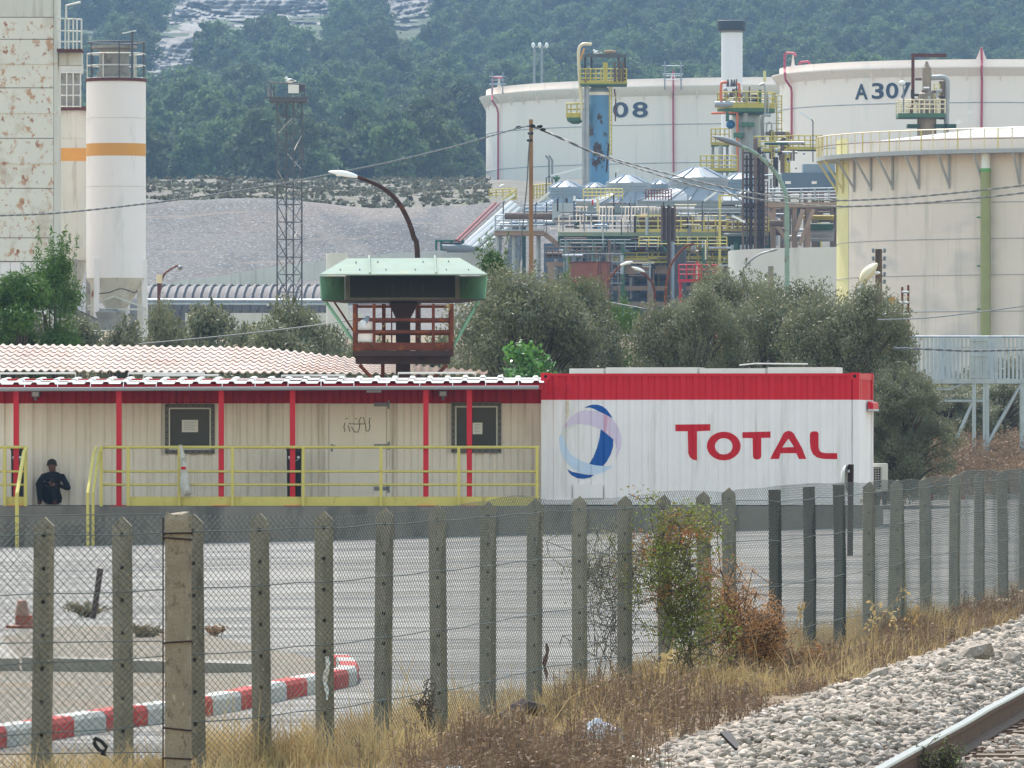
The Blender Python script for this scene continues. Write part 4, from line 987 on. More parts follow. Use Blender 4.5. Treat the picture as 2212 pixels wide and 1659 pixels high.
t = feathery('pine_tree', 4.9, 1.7, .62, 9000, .022, pine, 309, 7, 6., 60, 1, .26, .10, .8); t.location = (AX(112, 173), 173, gp(AX(112, 173), 173)); t.scale = (1, 1, (AZ(565, 173)-gp(AX(112, 173), 173))/4.9); tag(t, 'slender pine bough rising beside the shaded silo', 'tree', 'bright pines behind the yard')
d = 166.; X = AX(1135, d); t = feathery('fig_bush', AZ(756, d)-gp(X, d), 175/FPX*d, .2, 5200, .085, figl, 350, 46, 1.25, 30, 3, .14, .06); t.location = (X, d, gp(X, d)); tag(t, 'glossy bright green fig bush behind the awning corner', 'shrub')

# ---- forest on the hill
# bare limestone faces : outlines in picture units, laid on the slope where it is seen there
CLF = [([(300,205),(300,120),(330,85),(385,66),(438,38),(456,52),(452,100),(442,150),(436,168),(400,175),(352,196)], 'pale limestone face rising just right of the white silo'),
       ([(330,40),(380,5),(400,-60),(735,-60),(722,30),(650,48),(600,40),(540,58),(470,50),(420,30),(372,52)], 'broad pale limestone face at the top left of the hill'),
       ([(808,66),(822,44),(832,10),(836,-60),(940,-60),(939,30),(925,52),(880,60)], 'narrow pale limestone face at the top centre of the hill')]
def sdist(poly, x, y):
    """signed distance to polygon, positive inside (numpy)"""
    x = np.asarray(x, float); y = np.asarray(y, float); best = np.full(x.shape, 1e9); ins = np.zeros(x.shape, bool); n = len(poly)
    for i in range(n):
        (ax, ay), (bx, by) = poly[i], poly[(i+1) % n]; dx, dy = bx-ax, by-ay; t = np.clip(((x-ax)*dx+(y-ay)*dy)/(dx*dx+dy*dy), 0, 1); best = np.minimum(best, np.hypot(x-ax-t*dx, y-ay-t*dy))
        c = ((ay > y) != (by > y)) & (x < (bx-ax)*(y-ay)/(by-ay+1e-12)+ax); ins ^= c
    return np.where(ins, best, -best)
def cmask(k, x, y): return sdist(CLF[k][0], x, y)+9*fbm(np.asarray(x)/22., np.asarray(y)/22., 60+k, 3)
def face_clear(x, y): return any(float(cmask(k, x, y)) > 2 for k in range(3))
def slope_d(x, y):
    out = np.full(x.shape, 2300.); done = np.zeros(x.shape, bool)
    for d in np.arange(880, 2300, 5.):
        hit = (gz((x-CX)/FPX*d, d+0*x) >= EYE+(HY-y)/FPX*d) & ~done; out[hit] = d; done |= hit
    return out
for k, (poly, lab) in enumerate(CLF):
    px0, px1 = min(p[0] for p in poly)-25, max(p[0] for p in poly)+25; py0, py1 = min(p[1] for p in poly)-10, max(p[1] for p in poly)+25
    gx, gy = np.meshgrid(np.arange(px0, px1, 2.2), np.arange(py1, py0, -2.2)); m_ = cmask(k, gx, gy); dd = slope_d(gx, gy)
    ridge = np.abs(fbm(gx/30.+gy/60., gy/70., 70+k, 4)); de = dd-np.clip(m_*.55, -14, 13)-6*ridge*(m_ > 0)*np.clip(m_/15, 0, 1)+2*fbm(gx/9, gy/12, 75+k, 3)
    V = np.stack([(gx-CX)/FPX*de, de, EYE+(HY-gy)/FPX*de], -1).reshape(-1, 3); ix_ = np.arange(gx.size).reshape(gx.shape)
    o = fast('cliff', V, np.stack([ix_[:-1, :-1], ix_[:-1, 1:], ix_[1:, 1:], ix_[1:, :-1]], -1).reshape(-1, 4), C['rock']); tag(o, lab, 'cliff')
# tree kinds
fp = []
for k in range(7):
    t = tree('pine_tree', 'x', 'tree', (0, 0, 0), 9.+k*.35, 6.4+.5*(k % 4), 2.4, 2600, .42, farpine, bark, 400+k, 20, None, .30, shape='dome' if k % 3 else 'round', aspect=1.5, trunk_r=.16); fp.append(t)
r = np.random.default_rng(77); spots = []; grid = {}
ct = 14000; ty_ = 880+1180*r.random(ct)**.8; tp = -120+2450*r.random(ct); tx_ = AX(tp, ty_); tz_ = gz(tx_, ty_); tpy = HY-(tz_-EYE)*FPX/ty_
ok_ = (tpy > -150) & ~((tp > 1000) & (ty_ < 1060))
for dy_ in (8, 30, 55, 80, 100):
    for k in range(3): ok_ &= ~(cmask(k, tp, tpy-dy_) > 2)
for y, x, z, px, py in zip(ty_[ok_], tx_[ok_], tz_[ok_], tp[ok_], tpy[ok_]):
    key = (int(x/2.7), int(y/5.0))
    if key in grid or len(spots) >= 2600: continue
    grid[key] = 1; spots.append((float(y), float(x), float(z), float(px), float(py)))
spots.sort()
lead = 0
fl_ = []
for i, (y, x, z, px, py) in enumerate(spots):
    hidden = (px > 1050 and py > 200) or px < 100
    if lead < 140 and not hidden and px > 300 and px < 2250:
        s = fp[lead % 7] if lead < 7 else copy_tree(fp[lead % 7])
        s.location = (x, y, z); s.rotation_euler = (0, 0, r.random()*6.28); sc_ = .55+.7*r.random(); s.scale = (sc_, sc_, sc_*(.85+.3*r.random()))
        tag(s, 'hazy blue green pine tree in the forest edge on the hillside', 'tree', 'pines along the near edge of the hillside forest'); lead += 1
    else: fl_.append((x, y, z))
# the rest of the wood reads as one mass: instances on points
fw_ = np.array(fl_); me = bpy.data.meshes.new('forest'); me.from_pydata(fw_.tolist(), [], []); fo = bpy.data.objects.new('forest', me); COL.objects.link(fo); tag(fo, kind='stuff')
ng = bpy.data.node_groups.new('forest_points', 'GeometryNodeTree'); ng.interface.new_socket('Geometry', in_out='INPUT', socket_type='NodeSocketGeometry'); ng.interface.new_socket('Geometry', in_out='OUTPUT', socket_type='NodeSocketGeometry')
gi = ng.nodes.new('NodeGroupInput'); go = ng.nodes.new('NodeGroupOutput'); jn = ng.nodes.new('GeometryNodeJoinGeometry'); prev = None
src = []
for k, t in enumerate(fp):
    cr = [c for c in t.children if c.name.startswith('crown')][0]
    ip = ng.nodes.new('GeometryNodeInstanceOnPoints'); oi = ng.nodes.new('GeometryNodeObjectInfo'); oi.inputs['Object'].default_value = cr; oi.transform_space = 'ORIGINAL'
    sel = ng.nodes.new('FunctionNodeCompare'); sel.data_type = 'INT'; sel.operation = 'EQUAL'; sel.inputs[3].default_value = k
    idn = ng.nodes.new('GeometryNodeInputIndex'); md_ = ng.nodes.new('ShaderNodeMath'); md_.operation = 'MODULO'; md_.inputs[1].default_value = 7.; ng.links.new(idn.outputs[0], md_.inputs[0]); ng.links.new(md_.outputs[0], sel.inputs[2])
    rv = ng.nodes.new('FunctionNodeRandomValue'); rv.data_type = 'FLOAT_VECTOR'; rv.inputs[0].default_value = (0, 0, 0); rv.inputs[1].default_value = (.1, .1, 6.28); rv.inputs['Seed'].default_value = k
    rs = ng.nodes.new('FunctionNodeRandomValue'); rs.data_type = 'FLOAT'; rs.inputs[2].default_value = .45; rs.inputs[3].default_value = 1.2; rs.inputs['Seed'].default_value = k+20
    ng.links.new(gi.outputs[0], ip.inputs['Points']); ng.links.new(oi.outputs['Geometry'], ip.inputs['Instance']); ng.links.new(sel.outputs[0], ip.inputs['Selection']); ng.links.new(rv.outputs[0], ip.inputs['Rotation']); ng.links.new(rs.outputs[1], ip.inputs['Scale'])
    ng.links.new(ip.outputs[0], jn.inputs[0])
ng.links.new(jn.outputs[0], go.inputs[0]); mo = fo.modifiers.new('forest', 'NODES'); mo.node_group = ng
# saplings at the forest foot, left
for i, (x, ty, by, lab) in enumerate(((355, 388, 445, 'light green young pine left of a pair below the forest'), (397, 390, 445, 'light green young pine right of a pair below the forest'), (655, 262, 345, 'rounded light green pine seen through the lattice mast'))):
    d = 720. if i < 2 else 860.; z0 = AZ(by, d); t = copy_tree(fp[i]); t.location = (AX(x, d), d, z0); H = (by-ty)/FPX*d; s = H/9.; t.scale = (s*(.75 if i < 2 else 1.15),)*2+(s,); t['label'] = lab
    if 'group' in t: del t['group']
# scrub tufts on the terrace between slope and forest
r = np.random.default_rng(5); n = 2600; yy = 552+200*r.random(n); px = 300+760*r.random(n); xx = AX(px, yy); zz = gz(xx, yy)
P, N_ = [], []
for k in range(n):
    p, q = puff_points(np.array([xx[k], yy[k], zz[k]+.1]), np.array([.4, .4, .16])*(.3+.8*r.random()), 5, r); P.append(p); N_.append(q)
V, F = leafcloud(np.vstack(P), np.vstack(N_), .35, r, 1.4)
tag(fast('scrub', V, F, mat('scrub_leaves', S(116,112,94), .9, var=.3, vs=.3, layers=[(S(124,116,98), (.2,.2,.2), .5, .6, 3)])), kind='stuff')

# ---- dry grass, weeds and shrubs along the fence
C['straw'] = mat('dry_grass', S(182,160,116), .8, var=.22, vs=1.5, layers=[(S(160,130,88), (1.2,1.2,1.2), .5, .64, 4)], transl=.3)
C['weed'] = mat('dead_weeds', S(150,126,104), .9, var=.25, vs=1.5, layers=[(S(116,94,78), (3,3,3), .5, .62, 4), (S(182,150,108), (1.4,1.4,1.4), .6, .7, 4)], transl=.15)
C['twig'] = mat('grey_twigs', S(96,86,76), .9, var=.2, vs=5)
def blades(x, y, z, h, w, r, lean=.35):
    n = len(x); b = np.stack([x, y, z], -1); a = r.random(n)*6.283; d_ = np.stack([np.cos(a), np.sin(a), 0*a], -1); l = r.normal(size=n)[:, None]*lean*h[:, None]; m = r.normal(size=(n, 3)); m[:, 2] = 0; m /= np.linalg.norm(m, axis=1)[:, None]
    tip = b+np.stack([0*h, 0*h, h], -1)+m*l; mid = b+np.stack([0*h, 0*h, h*.55], -1)+m*l*.3; ww = w[:, None]*d_
    V = np.stack([b-ww, b+ww, mid+ww*.8, mid-ww*.8, tip], 1).reshape(-1, 3); k = 5*np.arange(n)[:, None]
    return V, np.vstack([k+np.array([[0, 1, 2, 3]]), k+np.array([[3, 2, 4, 4]])])
def tri_fix(V, F):
    q = F[F[:, 2] != F[:, 3]]; t = F[F[:, 2] == F[:, 3]][:, :3]; return V, np.vstack([q[:, [0,1,2]], q[:, [0,2,3]], t])
r = np.random.default_rng(61); n = 90000
y = 44+40*r.random(n)**1.2; fx = fence_x(y); w_ = np.where(r.random(n) < .6, -.65+.8*r.random(n), -.2+1.6*r.random(n)**1.5); x = fx+w_
k = (x > AX(-40, y)) & (x < AX(2230, y)) & (vnoise(x*1.1, y*.5, 71)+.25+.3*(w_ > -.3) > 0) & (x < xedge(y)+.1); x = x[k]; y = y[k]; n = len(x)
cl_ = np.clip(.9+2.2*fbm(x*1.6, y*1.1, 72, 3), .25, 1.7); tall = r.random(n) < .03
kk_ = (vnoise(x*2.2, y*1.3, 75) > -.22); x, y, cl_, tall = x[kk_], y[kk_], cl_[kk_], tall[kk_]; n = len(x)
V, F = tri_fix(*blades(x, y, gz(x, y)-.02, (.07+.17*r.random(n))*cl_*np.where(tall, 1.9, 1), .002+.003*r.random(n), r, .65))
tag(fast('dry_grass', V, F, C['straw']), kind='stuff')
def weeds(name, n, region, h, seed, m, leaf=.018):
    r = np.random.default_rng(seed); x, y = region(r, n); n = len(x); z = np.where(x > xedge(y)-.2, bz(x, y), gz(x, y)); P0 = []; P1 = []; L = []
    for s in range(4):
        a = r.random(n)*6.283; hh = h*(.3+.9*r.random(n))*np.clip(.9+1.8*fbm(x*1.5, y*1.0, 73, 3), .3, 1.7); o_ = np.stack([x+.02*r.normal(size=n), y+.02*r.normal(size=n), z-.02], -1); e = o_+np.stack([.35*hh*np.cos(a)*r.random(n), .35*hh*np.sin(a)*r.random(n), hh], -1); P0.append(o_); P1.append(e)
        for q in range(3):
            t = .35+.6*r.random(n)[:, None]; b = o_*(1-t)+e*t; c = b+np.stack([.12*h*r.normal(size=n), .12*h*r.normal(size=n), .14*h*r.random(n)], -1); P0.append(b); P1.append(c); L.append(c)
    V, F = sticks(np.vstack(P0), np.vstack(P1), .0022); L = np.vstack(L); V2, F2 = leafcloud(L, r.normal(size=L.shape), leaf, r, 1.6)
    return fast(name, np.vstack([V, V2]), np.vstack([F, F2+len(V)]), m)
def reg_verge(r, n):
    y = 43.5+46*r.random(n)**1.15; f = fence_x(y)+.15; e = xedge(y)+.05; x = f+(e-f)*r.random(n); k = (x > AX(1030+90*r.normal(size=n), y)) & (e > f) & (vnoise(x*1.3, y*.9, 74) > -.12); return x[k], y[k]
tag(weeds('dead_weeds', 2700, reg_verge, .22, 81, C['weed']), kind='stuff')
def reg_dense(r, n):
    y = 43.6+7*r.random(n); x = AX(1130+110*r.normal(size=n), y); return x, y
tag(weeds('dead_weeds', 1000, reg_dense, .24, 82, C['weed']), kind='stuff')
def reg_bank(r, n):
    y = 189+34*r.random(n); x = AX(1900+330*r.random(n), y); return x, y
tag(weeds('dead_weeds', 2600, reg_bank, .55, 83, C['weed'], .05), kind='stuff')
def bush(name, label, x0, x1, ytop, d, nst, leafm, nleaf, lsize, seed, twig=C['twig'], bare=.3, spread=1.):
    """many-stemmed shrub: branching stems with small leaves on the outer ends"""
    r = np.random.default_rng(seed); xc = AX((x0+x1)/2, d); z0 = gp(xc, d); H = AZ(ytop, d)-z0; Wd = (x1-x0)/FPX*d; t = thing(name, label, 'shrub', (xc, d, z0))
    P0 = []; P1 = []; T = []
    for s in range(nst):
        a = r.random()*6.283; sp = Wd*.5*math.sqrt(r.random())*spread; hh = H*(.55+.45*r.random()); p = np.array([xc+.05*r.normal(), d+.05*r.normal(), z0-.03]); e = np.array([xc+sp*math.cos(a), d+.7*sp*math.sin(a), z0+hh]); q = 7; prev_ = p
        for k in range(1, q+1):
            tt = k/q; c = p*(1-tt)+e*tt+r.normal(size=3)*.03*H*(1-.3*tt); c[2] = z0+hh*tt**.85; P0.append(prev_); P1.append(c); 
            for b in range(3 if tt > bare else 1):
                f_ = c+r.normal(size=3)*np.array([.13, .13, .09])*H*(.5+.5*tt)+np.array([0, 0, .05*H]); P0.append(c); P1.append(f_)
                for g_ in range(2):
                    f2 = f_+r.normal(size=3)*.05*H; P0.append(f_); P1.append(f2)
                    if tt > bare: T.append(f2)
                if tt > bare: T.append(f_)
            prev_ = c
    V, F = sticks(np.array(P0), np.array(P1), .0038); fast('branches', V, F, twig, t)
    if nleaf:
        T = np.array(T); P = T[r.integers(0, len(T), nleaf)]+r.normal(size=(nleaf, 3))*.030*H; V, F = leafcloud(P, r.normal(size=P.shape), lsize, r, 1.7); fast('foliage', V, F, leafm, t)
    return t
gr_l = mat('rust_green_leaves', S(120,130,58), .6, var=.3, vs=2, layers=[(S(168,104,66), (2.6,2.6,2.6), .52, .60, 4), (S(122,128,60), (4,4,4), .58, .68, 3)], transl=.25)
ye_l = mat('dull_yellow_leaves', S(144,136,102), .7, var=.3, vs=3, transl=.25)
br_l = mat('brown_dry_leaves', S(186,142,98), .85, var=.25, vs=3, layers=[(S(142,106,78), (4,4,4), .52, .64, 3)], transl=.2)
bush('shrub', 'tall green shrub with rust coloured leaves growing through the fence', 1400, 1545, 1105, 62.6, 9, gr_l, 9000, .014, 91, bare=.25)
bush('shrub', 'sparse yellowish shrub with bare grey stems behind the fence', 1215, 1420, 1150, 66., 12, ye_l, 4200, .013, 92, bare=.6)
bush('shrub', 'upright brown dried bush right of the rust leaved shrub', 1550, 1625, 1236, 64.4, 10, br_l, 8000, .010, 93, bare=.3, spread=.9)
bush('shrub', 'rounded brown dried bush left of the wooden posts', 1600, 1690, 1318, 64.8, 14, br_l, 10000, .010, 94, bare=.15)
bush('shrub', 'brown dried brush at the foot of the wooden posts', 1690, 1790, 1400, 67.5, 12, br_l, 4500, .010, 95, bare=.2)
bush('shrub', 'leafless grey twiggy shrub beside a concrete post', 880, 965, 1462, 53.6, 8, None, 0, 0, 96, bare=1.)
bush('shrub', 'low greyish shrub at the foot of the leaning stake', 130, 245, 1305, 88., 22, ye_l, 5000, .010, 97, bare=.1, twig=C['weed'])
bush('shrub', 'low round dull green shrub on the gravel island', 285, 350, 1350, 79., 22, ye_l, 4000, .009, 98, bare=.1, twig=C['weed'])
bush('shrub', 'thin reddish weed near the right end of the island', 435, 495, 1352, 80., 12, br_l, 500, .014, 99, bare=.3, twig=C['weed'])
bush('shrub', 'brown brush tangled at the flared concrete post', 1880, 1965, 1345, 78., 12, br_l, 2500, .010, 100, bare=.3)
bush('shrub', 'small green weed growing at the rail in the lower right corner', 1985, 2080, 1615, 46.0, 14, mat('green_weed', S(98,112,60), .7, var=.25, vs=9, transl=.2), 1500, .010, 101, bare=.1)
# tall wild oats
oat = thing('wild_oats', 'tall pale wild oat stalks before the flared concrete post', 'grass', G(1890, 1420)); mb = MB(); r = np.random.default_rng(8); LP_ = []
for (bx_, by_, tx_, ty_, d) in ((1872,1410,1960,1262,66),(1893,1420,1883,1290,66.5),(1935,1415,1928,1312,68),(1960,1410,1985,1300,70),(1905,1400,1880,1330,67),(1725,1400,1735,1290,62),(1400,1500,1455,1395,58),(1035+370,1510,1440,1400,58)):
    p = [A(bx_, by_, d), A(bx_+(tx_-bx_)*.35, by_+(ty_-by_)*.5, d), A(tx_, ty_, d)]; mb.path(p, .004, 4, .002)
    for k in range(16):
        q = p[2].lerp(p[1], k/16*.75); LP_.append(np.array(q)+np.array([r.normal()*.03, r.normal()*.02, -.03-.02*r.random()]))
mb.build('stalks', C['straw'], oat); LP_ = np.array(LP_); V, F = leafcloud(LP_, np.tile([[0., -1, 0]], (len(LP_), 1)), .020, r, 2.6, up=0); fast('seed_heads', V, F, C['straw'], oat)
# straw heap at the ballast edge
r = np.random.default_rng(17); n = 420; px = 1490+150*r.random(n); dd = 62.5+2.0*r.random(n); x = AX(px, dd); P0 = np.stack([x, dd, gz(x, dd)+.05+.12*r.random(n)], -1); a = r.normal(size=(n, 3)); a[:, 2] *= .35; P1 = P0+a*.12
V, F = sticks(P0, P1, .003); tag(fast('straw', V, F, C['straw']), kind='stuff')
# ---------------------------------------------------------------- display sign on a rusty column
C['mint'] = mat('pale_green_paint', S(146,158,146), .9, spec=.05, var=.07, vs=2, layers=[(S(162,162,140), (2.5,2.5,2.5), .55, .7, 4), (S(160,110,76), (6,6,6), .68, .74, 4)])
C['green'] = mat('green_paint', S(104,142,116), .6, var=.1, vs=2, layers=[(S(54,52,44), (5,5,2), .60, .72, 4)])
C['screen'] = mat('dark_display', S(46,46,44), .5, var=.08, vs=3)
C['seg'] = mat('unlit_segments', S(66,66,50), .6, var=.1, vs=3)
sd = 151.2; sg_ = thing('display_sign', 'weathered green display sign box on a rusty caged column', 'display sign', (AX(871, sd), sd, gp(AX(871, sd), sd)))
def quadplate(pts, th, name, m, parent):
    pts = [Vector(p) for p in pts]; n = (pts[1]-pts[0]).cross(pts[2]-pts[0]).normalized()*th
    return MB().prism(pts, n).build(name, m, parent)
f0, b0 = 150.5, 151.9
quadplate([A(691, 594.5, f0), A(1052, 594, f0), A(993, 559.5, b0), A(748, 561, b0)], .025, 'hood_top', C['mint'], sg_)
for x in (799, 942): MB().bar(A(x, 594, f0)+Vector((0,-.01,.03)), A(x-2 if x < 871 else x-3, 557, b0)+Vector((0,0,.03)), .035, .05).build('seam', C['mint'], sg_)
bolts = MB()
for x, y in ((735,586),(777,586),(834,586),(897,586),(964,586),(1012,586),(769,570),(816,569),(914,569),(969,568)):
    p = A(x, y, f0+(594-y)/35*1.4); bolts.box(p.x-.012, p.x+.012, p.y-.02, p.y, p.z, p.z+.05)
bolts.build('bolts', C['steel'], sg_)['kind'] = 'stuff'
quadplate([A(692, 597, f0), A(745, 597, b0-.15), A(745, 653, b0-.15), A(695.5, 648, f0)], .02, 'hood_side', C['green'], sg_)
quadplate([A(994, 597, b0-.15), A(1051, 596, f0), A(1046.5, 645, f0), A(994, 653, b0-.15)], .02, 'hood_side', C['green'], sg_)
quadplate([A(695.5, 648.5, f0), A(745, 653.5, b0-.15), A(994, 653.5, b0-.15), A(1046.5, 646, f0)], .015, 'hood_bottom', C['rustdark'], sg_)
MB().box(AX(748, b0), AX(992, b0), b0-.1, b0+.35, AZ(652, b0), AZ(563, b0)).build('housing', C['green'], sg_)
d = b0-.16; fr = MB(); w = .10
x0, x1, z0, z1 = AX(745.5, d), AX(994, d), AZ(652.5, d), AZ(596, d)
fr.box(x0, x0+w, d-.02, d+.04, z0, z1).box(x1-w, x1, d-.02, d+.04, z0, z1).box(x0+w, x1-w, d-.02, d+.04, z0, z0+w*.9); fr.build('frame', C['concrete'], sg_)
MB().box(x0+w, x1-w, d+.0, d+.03, z0+w*.9, z1).build('display_panel', C['screen'], sg_)
sgm = MB()
for k in range(16):
    xx = x0+.18+k*(x1-x0-.36)/16; sgm.box(xx, xx+.09, d-.004, d-.001, z0+.15, z0+.16)
    if k in (5, 6, 8, 9, 11): sgm.box(xx+.03, xx+.05, d-.004, d-.001, z0+.2, z0+.36); sgm.box(xx, xx+.08, d-.0045, d-.0015, z0+.36, z0+.37)
sgm.build('segments', C['seg'], sg_)['kind'] = 'stuff'
# column, funnel, cage
MB().box(AX(855, sd), AX(886, sd), sd-.02, sd+.27, gp(AX(871, sd), sd)-.2, AZ(655, sd)).build('column', C['rustdark'], sg_)
zt, zm = AZ(655, sd), AZ(688, sd); q = []
for z, a, b in ((zt, 840, 903), (zm, 855, 886)): q += [(AX(a, sd), sd-.1, z), (AX(b, sd), sd-.1, z), (AX(b, sd), sd+.35, z), (AX(a, sd), sd+.35, z)]
MB().add(q, [(0,1,2,3),(4,7,6,5),(0,4,5,1),(1,5,6,2),(2,6,7,3),(3,7,4,0)]).build('bracket', C['rustdark'], sg_)
fd, bd = 150.5, 152.3; C['rusty'] = mat('rust_yellow_steel', S(112,62,40), .85, var=.2, vs=3, layers=[(S(206,186,120), (3.5,3.5,3.5), .60, .66, 4), (S(70,40,34), (6,6,6), .58, .68, 4)])
for i, (x, dd, w) in enumerate(((766, fd, 8), (808, fd, 6.5), (936, fd, 6.5), (976, fd, 8))): MB().box(AX(x-w/2, dd), AX(x+w/2, dd), dd, dd+.07, AZ(768, dd), AZ(656, dd)).build('cage_post', C['rust'], sg_)
for (x, dd, w) in ((829, bd, 8), (846, bd, 3), (902, bd, 6), (770, bd, 6), (972, bd, 6)): MB().box(AX(x-w/2, dd), AX(x+w/2, dd), dd, dd+.07, AZ(760, dd), AZ(656, dd)).build('cage_post', C['rusty'], sg_)
for y in (690.5, 716.5): MB().tube(A(766, y, fd+.03), A(976, y, fd+.03), .034, 8).build('cage_rail', C['rust'], sg_)
for y in (662, 694, 721): MB().tube(A(768, y, bd+.03), A(974, y, bd+.03), .03, 8).build('cage_rail', C['rusty'], sg_)
for y in (662, 693, 719):
    for x in (766, 976): MB().tube(A(x, y, fd+.04), A(x+(871-x)*.012, y, bd), .026, 6).build('cage_side_rail', C['rust'], sg_)
MB().box(AX(767, fd), AX(975, fd), fd-.012, fd-.002, AZ(757, fd), AZ(740, fd)).build('kick_plate', C['rust'], sg_)
MB().box(AX(763, fd), AX(979, fd), fd-.05, bd+.05, AZ(769, fd), AZ(757.5, fd)).build('platform', C['rustdark'], sg_)
MB().box(AX(769, sd), AX(972, sd), fd+.2, bd-.2, AZ(786, sd), AZ(769.5, sd)).build('platform_beam', C['rustdark'], sg_)
for a, b in (((776, 788), (802, 815)), ((966, 788), (938, 815))): MB().bar(A(*a, fd+.3), A(*b, fd+.3), .09, .07).build('platform_brace', C['rust'], sg_)
MB().box(AX(823, bd), AX(831, bd), bd-.1, bd, gp(AX(827, bd), bd)-.2, AZ(786, bd)).build('leg', C['rust'], sg_)
for a, b in (((701, 648), (774, 752)), ((1036, 646), (977, 752)), ((722, 652), (780, 740))): MB().tube(A(*a, f0+.2 if a[0] != 722 else b0), A(*b, fd+.1 if a[0] != 722 else bd), .032 if a[0] != 722 else .02, 8).build('stay', C['green'] if a[0] != 722 else C['rust'], sg_)
for y0, y1 in ((693, 714), (719, 738)): MB().box(AX(773, fd+.1), AX(805, fd+.1), fd+.09, fd+.10, AZ(y1, fd), AZ(y0, fd)).build('white_board', C['white'], sg_)
spk = MB().path([A(784, 699, fd-.25), A(795, 687, fd+.1)], .075, 12, .045); spk.build('horn', C['galv'], sg_, True)

# ---------------------------------------------------------------- lamps, poles, wires
def curve(pts, n=8):
    pts = [Vector(p) for p in pts]; out = []
    for i in range(len(pts)-1):
        p0, p1, p2, p3 = pts[max(i-1, 0)], pts[i], pts[i+1], pts[min(i+2, len(pts)-1)]
        for k in range(n):
            t = k/n; out.append(.5*((2*p1)+(p2-p0)*t+(2*p0-5*p1+4*p2-p3)*t*t+(3*p1-p0-3*p2+p3)*t**3))
    return out+[pts[-1]]
def lamp(label, d, arm, base, r, m, head, headm, group=None):
    x, y = arm[0]; g = gp(AX(base, d), d); t = thing('street_lamp', label, 'street lamp', (AX(base, d), d, g), group)
    pts = [(AX(base, d), d, g-.2), ((AX(base, d)+AX(x, d))/2, d, (g+AZ(y, d))/2)]+[A(a, b, d) for a, b in arm]
    MB().path(curve(pts), r*1.25, 8, r*.8).build('pole', m, t, True)
    a, b = Vector(A(*head[0], d)), Vector(A(*head[1], d)); u = (b-a).normalized(); L_ = (b-a).length; up = Vector((-u.z, 0, u.x)); up = up if up.z > 0 else -up
    h = MB(); nn = 9
    for i in range(nn+1):
        s = i/nn; wd = head[2]*(math.sin(math.pi*(.12+.86*s))**.7)
        for j in range(12):
            th = 2*math.pi*j/12; k = math.sin(th); h.v.append(tuple(a+u*L_*s+up*wd*(k if k > 0 else k*.45)+Vector((0, 1, 0))*wd*1.25*math.cos(th)))
    for i in range(nn):
        for j in range(12): h.f.append((i*12+j, i*12+(j+1) % 12, i*12+12+(j+1) % 12, i*12+12+j)); h.m.append(0)
    h.f.append(tuple(range(12))[::-1]); h.f.append(tuple(nn*12+j for j in range(12))); h.m += [0, 0]
    hh = h.build('lamp_head', headm, t, True)
    m_ = a.lerp(b, .62)-up*head[2]*.38; MB().sphere(m_, head[2]*.55, 8, 6, (1.5, 1, .5)).build('diffuser', C['paper'], hh, True)
    return t
C['lampw'] = mat('white_lamp_shell', S(226,226,222), .4, var=.04)
C['lampg'] = mat('grey_lamp_shell', S(120,122,124), .45, var=.06)
C['mintrust'] = mat('pale_green_rust_pole', S(136,158,146), .7, var=.1, vs=3, layers=[(S(112,62,40), (2,2,1.2), .56, .62, 4)])
C['cream'] = mat('cream_lamp_shell', S(222,206,172), .4, var=.04)
lamp('street lamp with curved rusty arm and white head rising behind the display sign', 163, [(902,560),(893,510),(878,468),(855,430),(825,405),(790,389),(768,381)], 905, .05, C['rustdark'], ((772,383),(709,371),.085), C['lampw'])
lamp('street lamp with long pale green arm and grey head before the process unit', 230, [(1700,560),(1700,470),(1697,420),(1680,380),(1655,350),(1625,327),(1600,316)], 1702, .065, C['mintrust'], ((1602,317),(1538,295),.13), C['lampg'])
lamp('street lamp with big cream head before the beige tank', 188, [(1857,650),(1858,630),(1866,612)], 1856, .055, C['galv'], ((1862,613),(1896,569),.19), C['cream'])
lamp('street lamp with curved brown arm and bell-shaped head among the pipework', 300, [(1437,680),(1438,630),(1445,585),(1460,555),(1482,532),(1500,527)], 1437, .05, C['rusty'], ((1500,530),(1500,549),.14), C['lampg'])
lamp('small street lamp with thin curved arm before the white tank wall', 300, [(1606,600),(1612,575),(1625,560),(1645,548),(1663,543)], 1606, .04, C['steel'], ((1661,544),(1681,539),.07), C['lampg'])
lamp('street lamp with leaning rusty arm and white head low in the pipework', 320, [(1288,660),(1310,610),(1330,585),(1350,566)], 1284, .05, C['rusty'], ((1340,574),(1368,565),.09), C['lampw'])
lamp('street lamp with rusty arm bending left low in the pipework', 320, [(1415,660),(1412,620),(1400,600),(1380,583)], 1416, .05, C['rust'], ((1392,588),(1364,577),.09), C['lampw'])
lamp('small bent lamp hanging over the ribbed vault roof', 440, [(343,690),(344,640),(352,598),(368,582),(385,573)], 343, .07, C['rusty'], ((386,574),(389,584),.22), C['lampg'])
lamp('thin lamp at the foot of the tank numbered 08', 600, [(1069,440),(1070,420),(1078,405)], 1068, .05, C['steel'], ((1078,405),(1090,398),.10), C['lampw'])
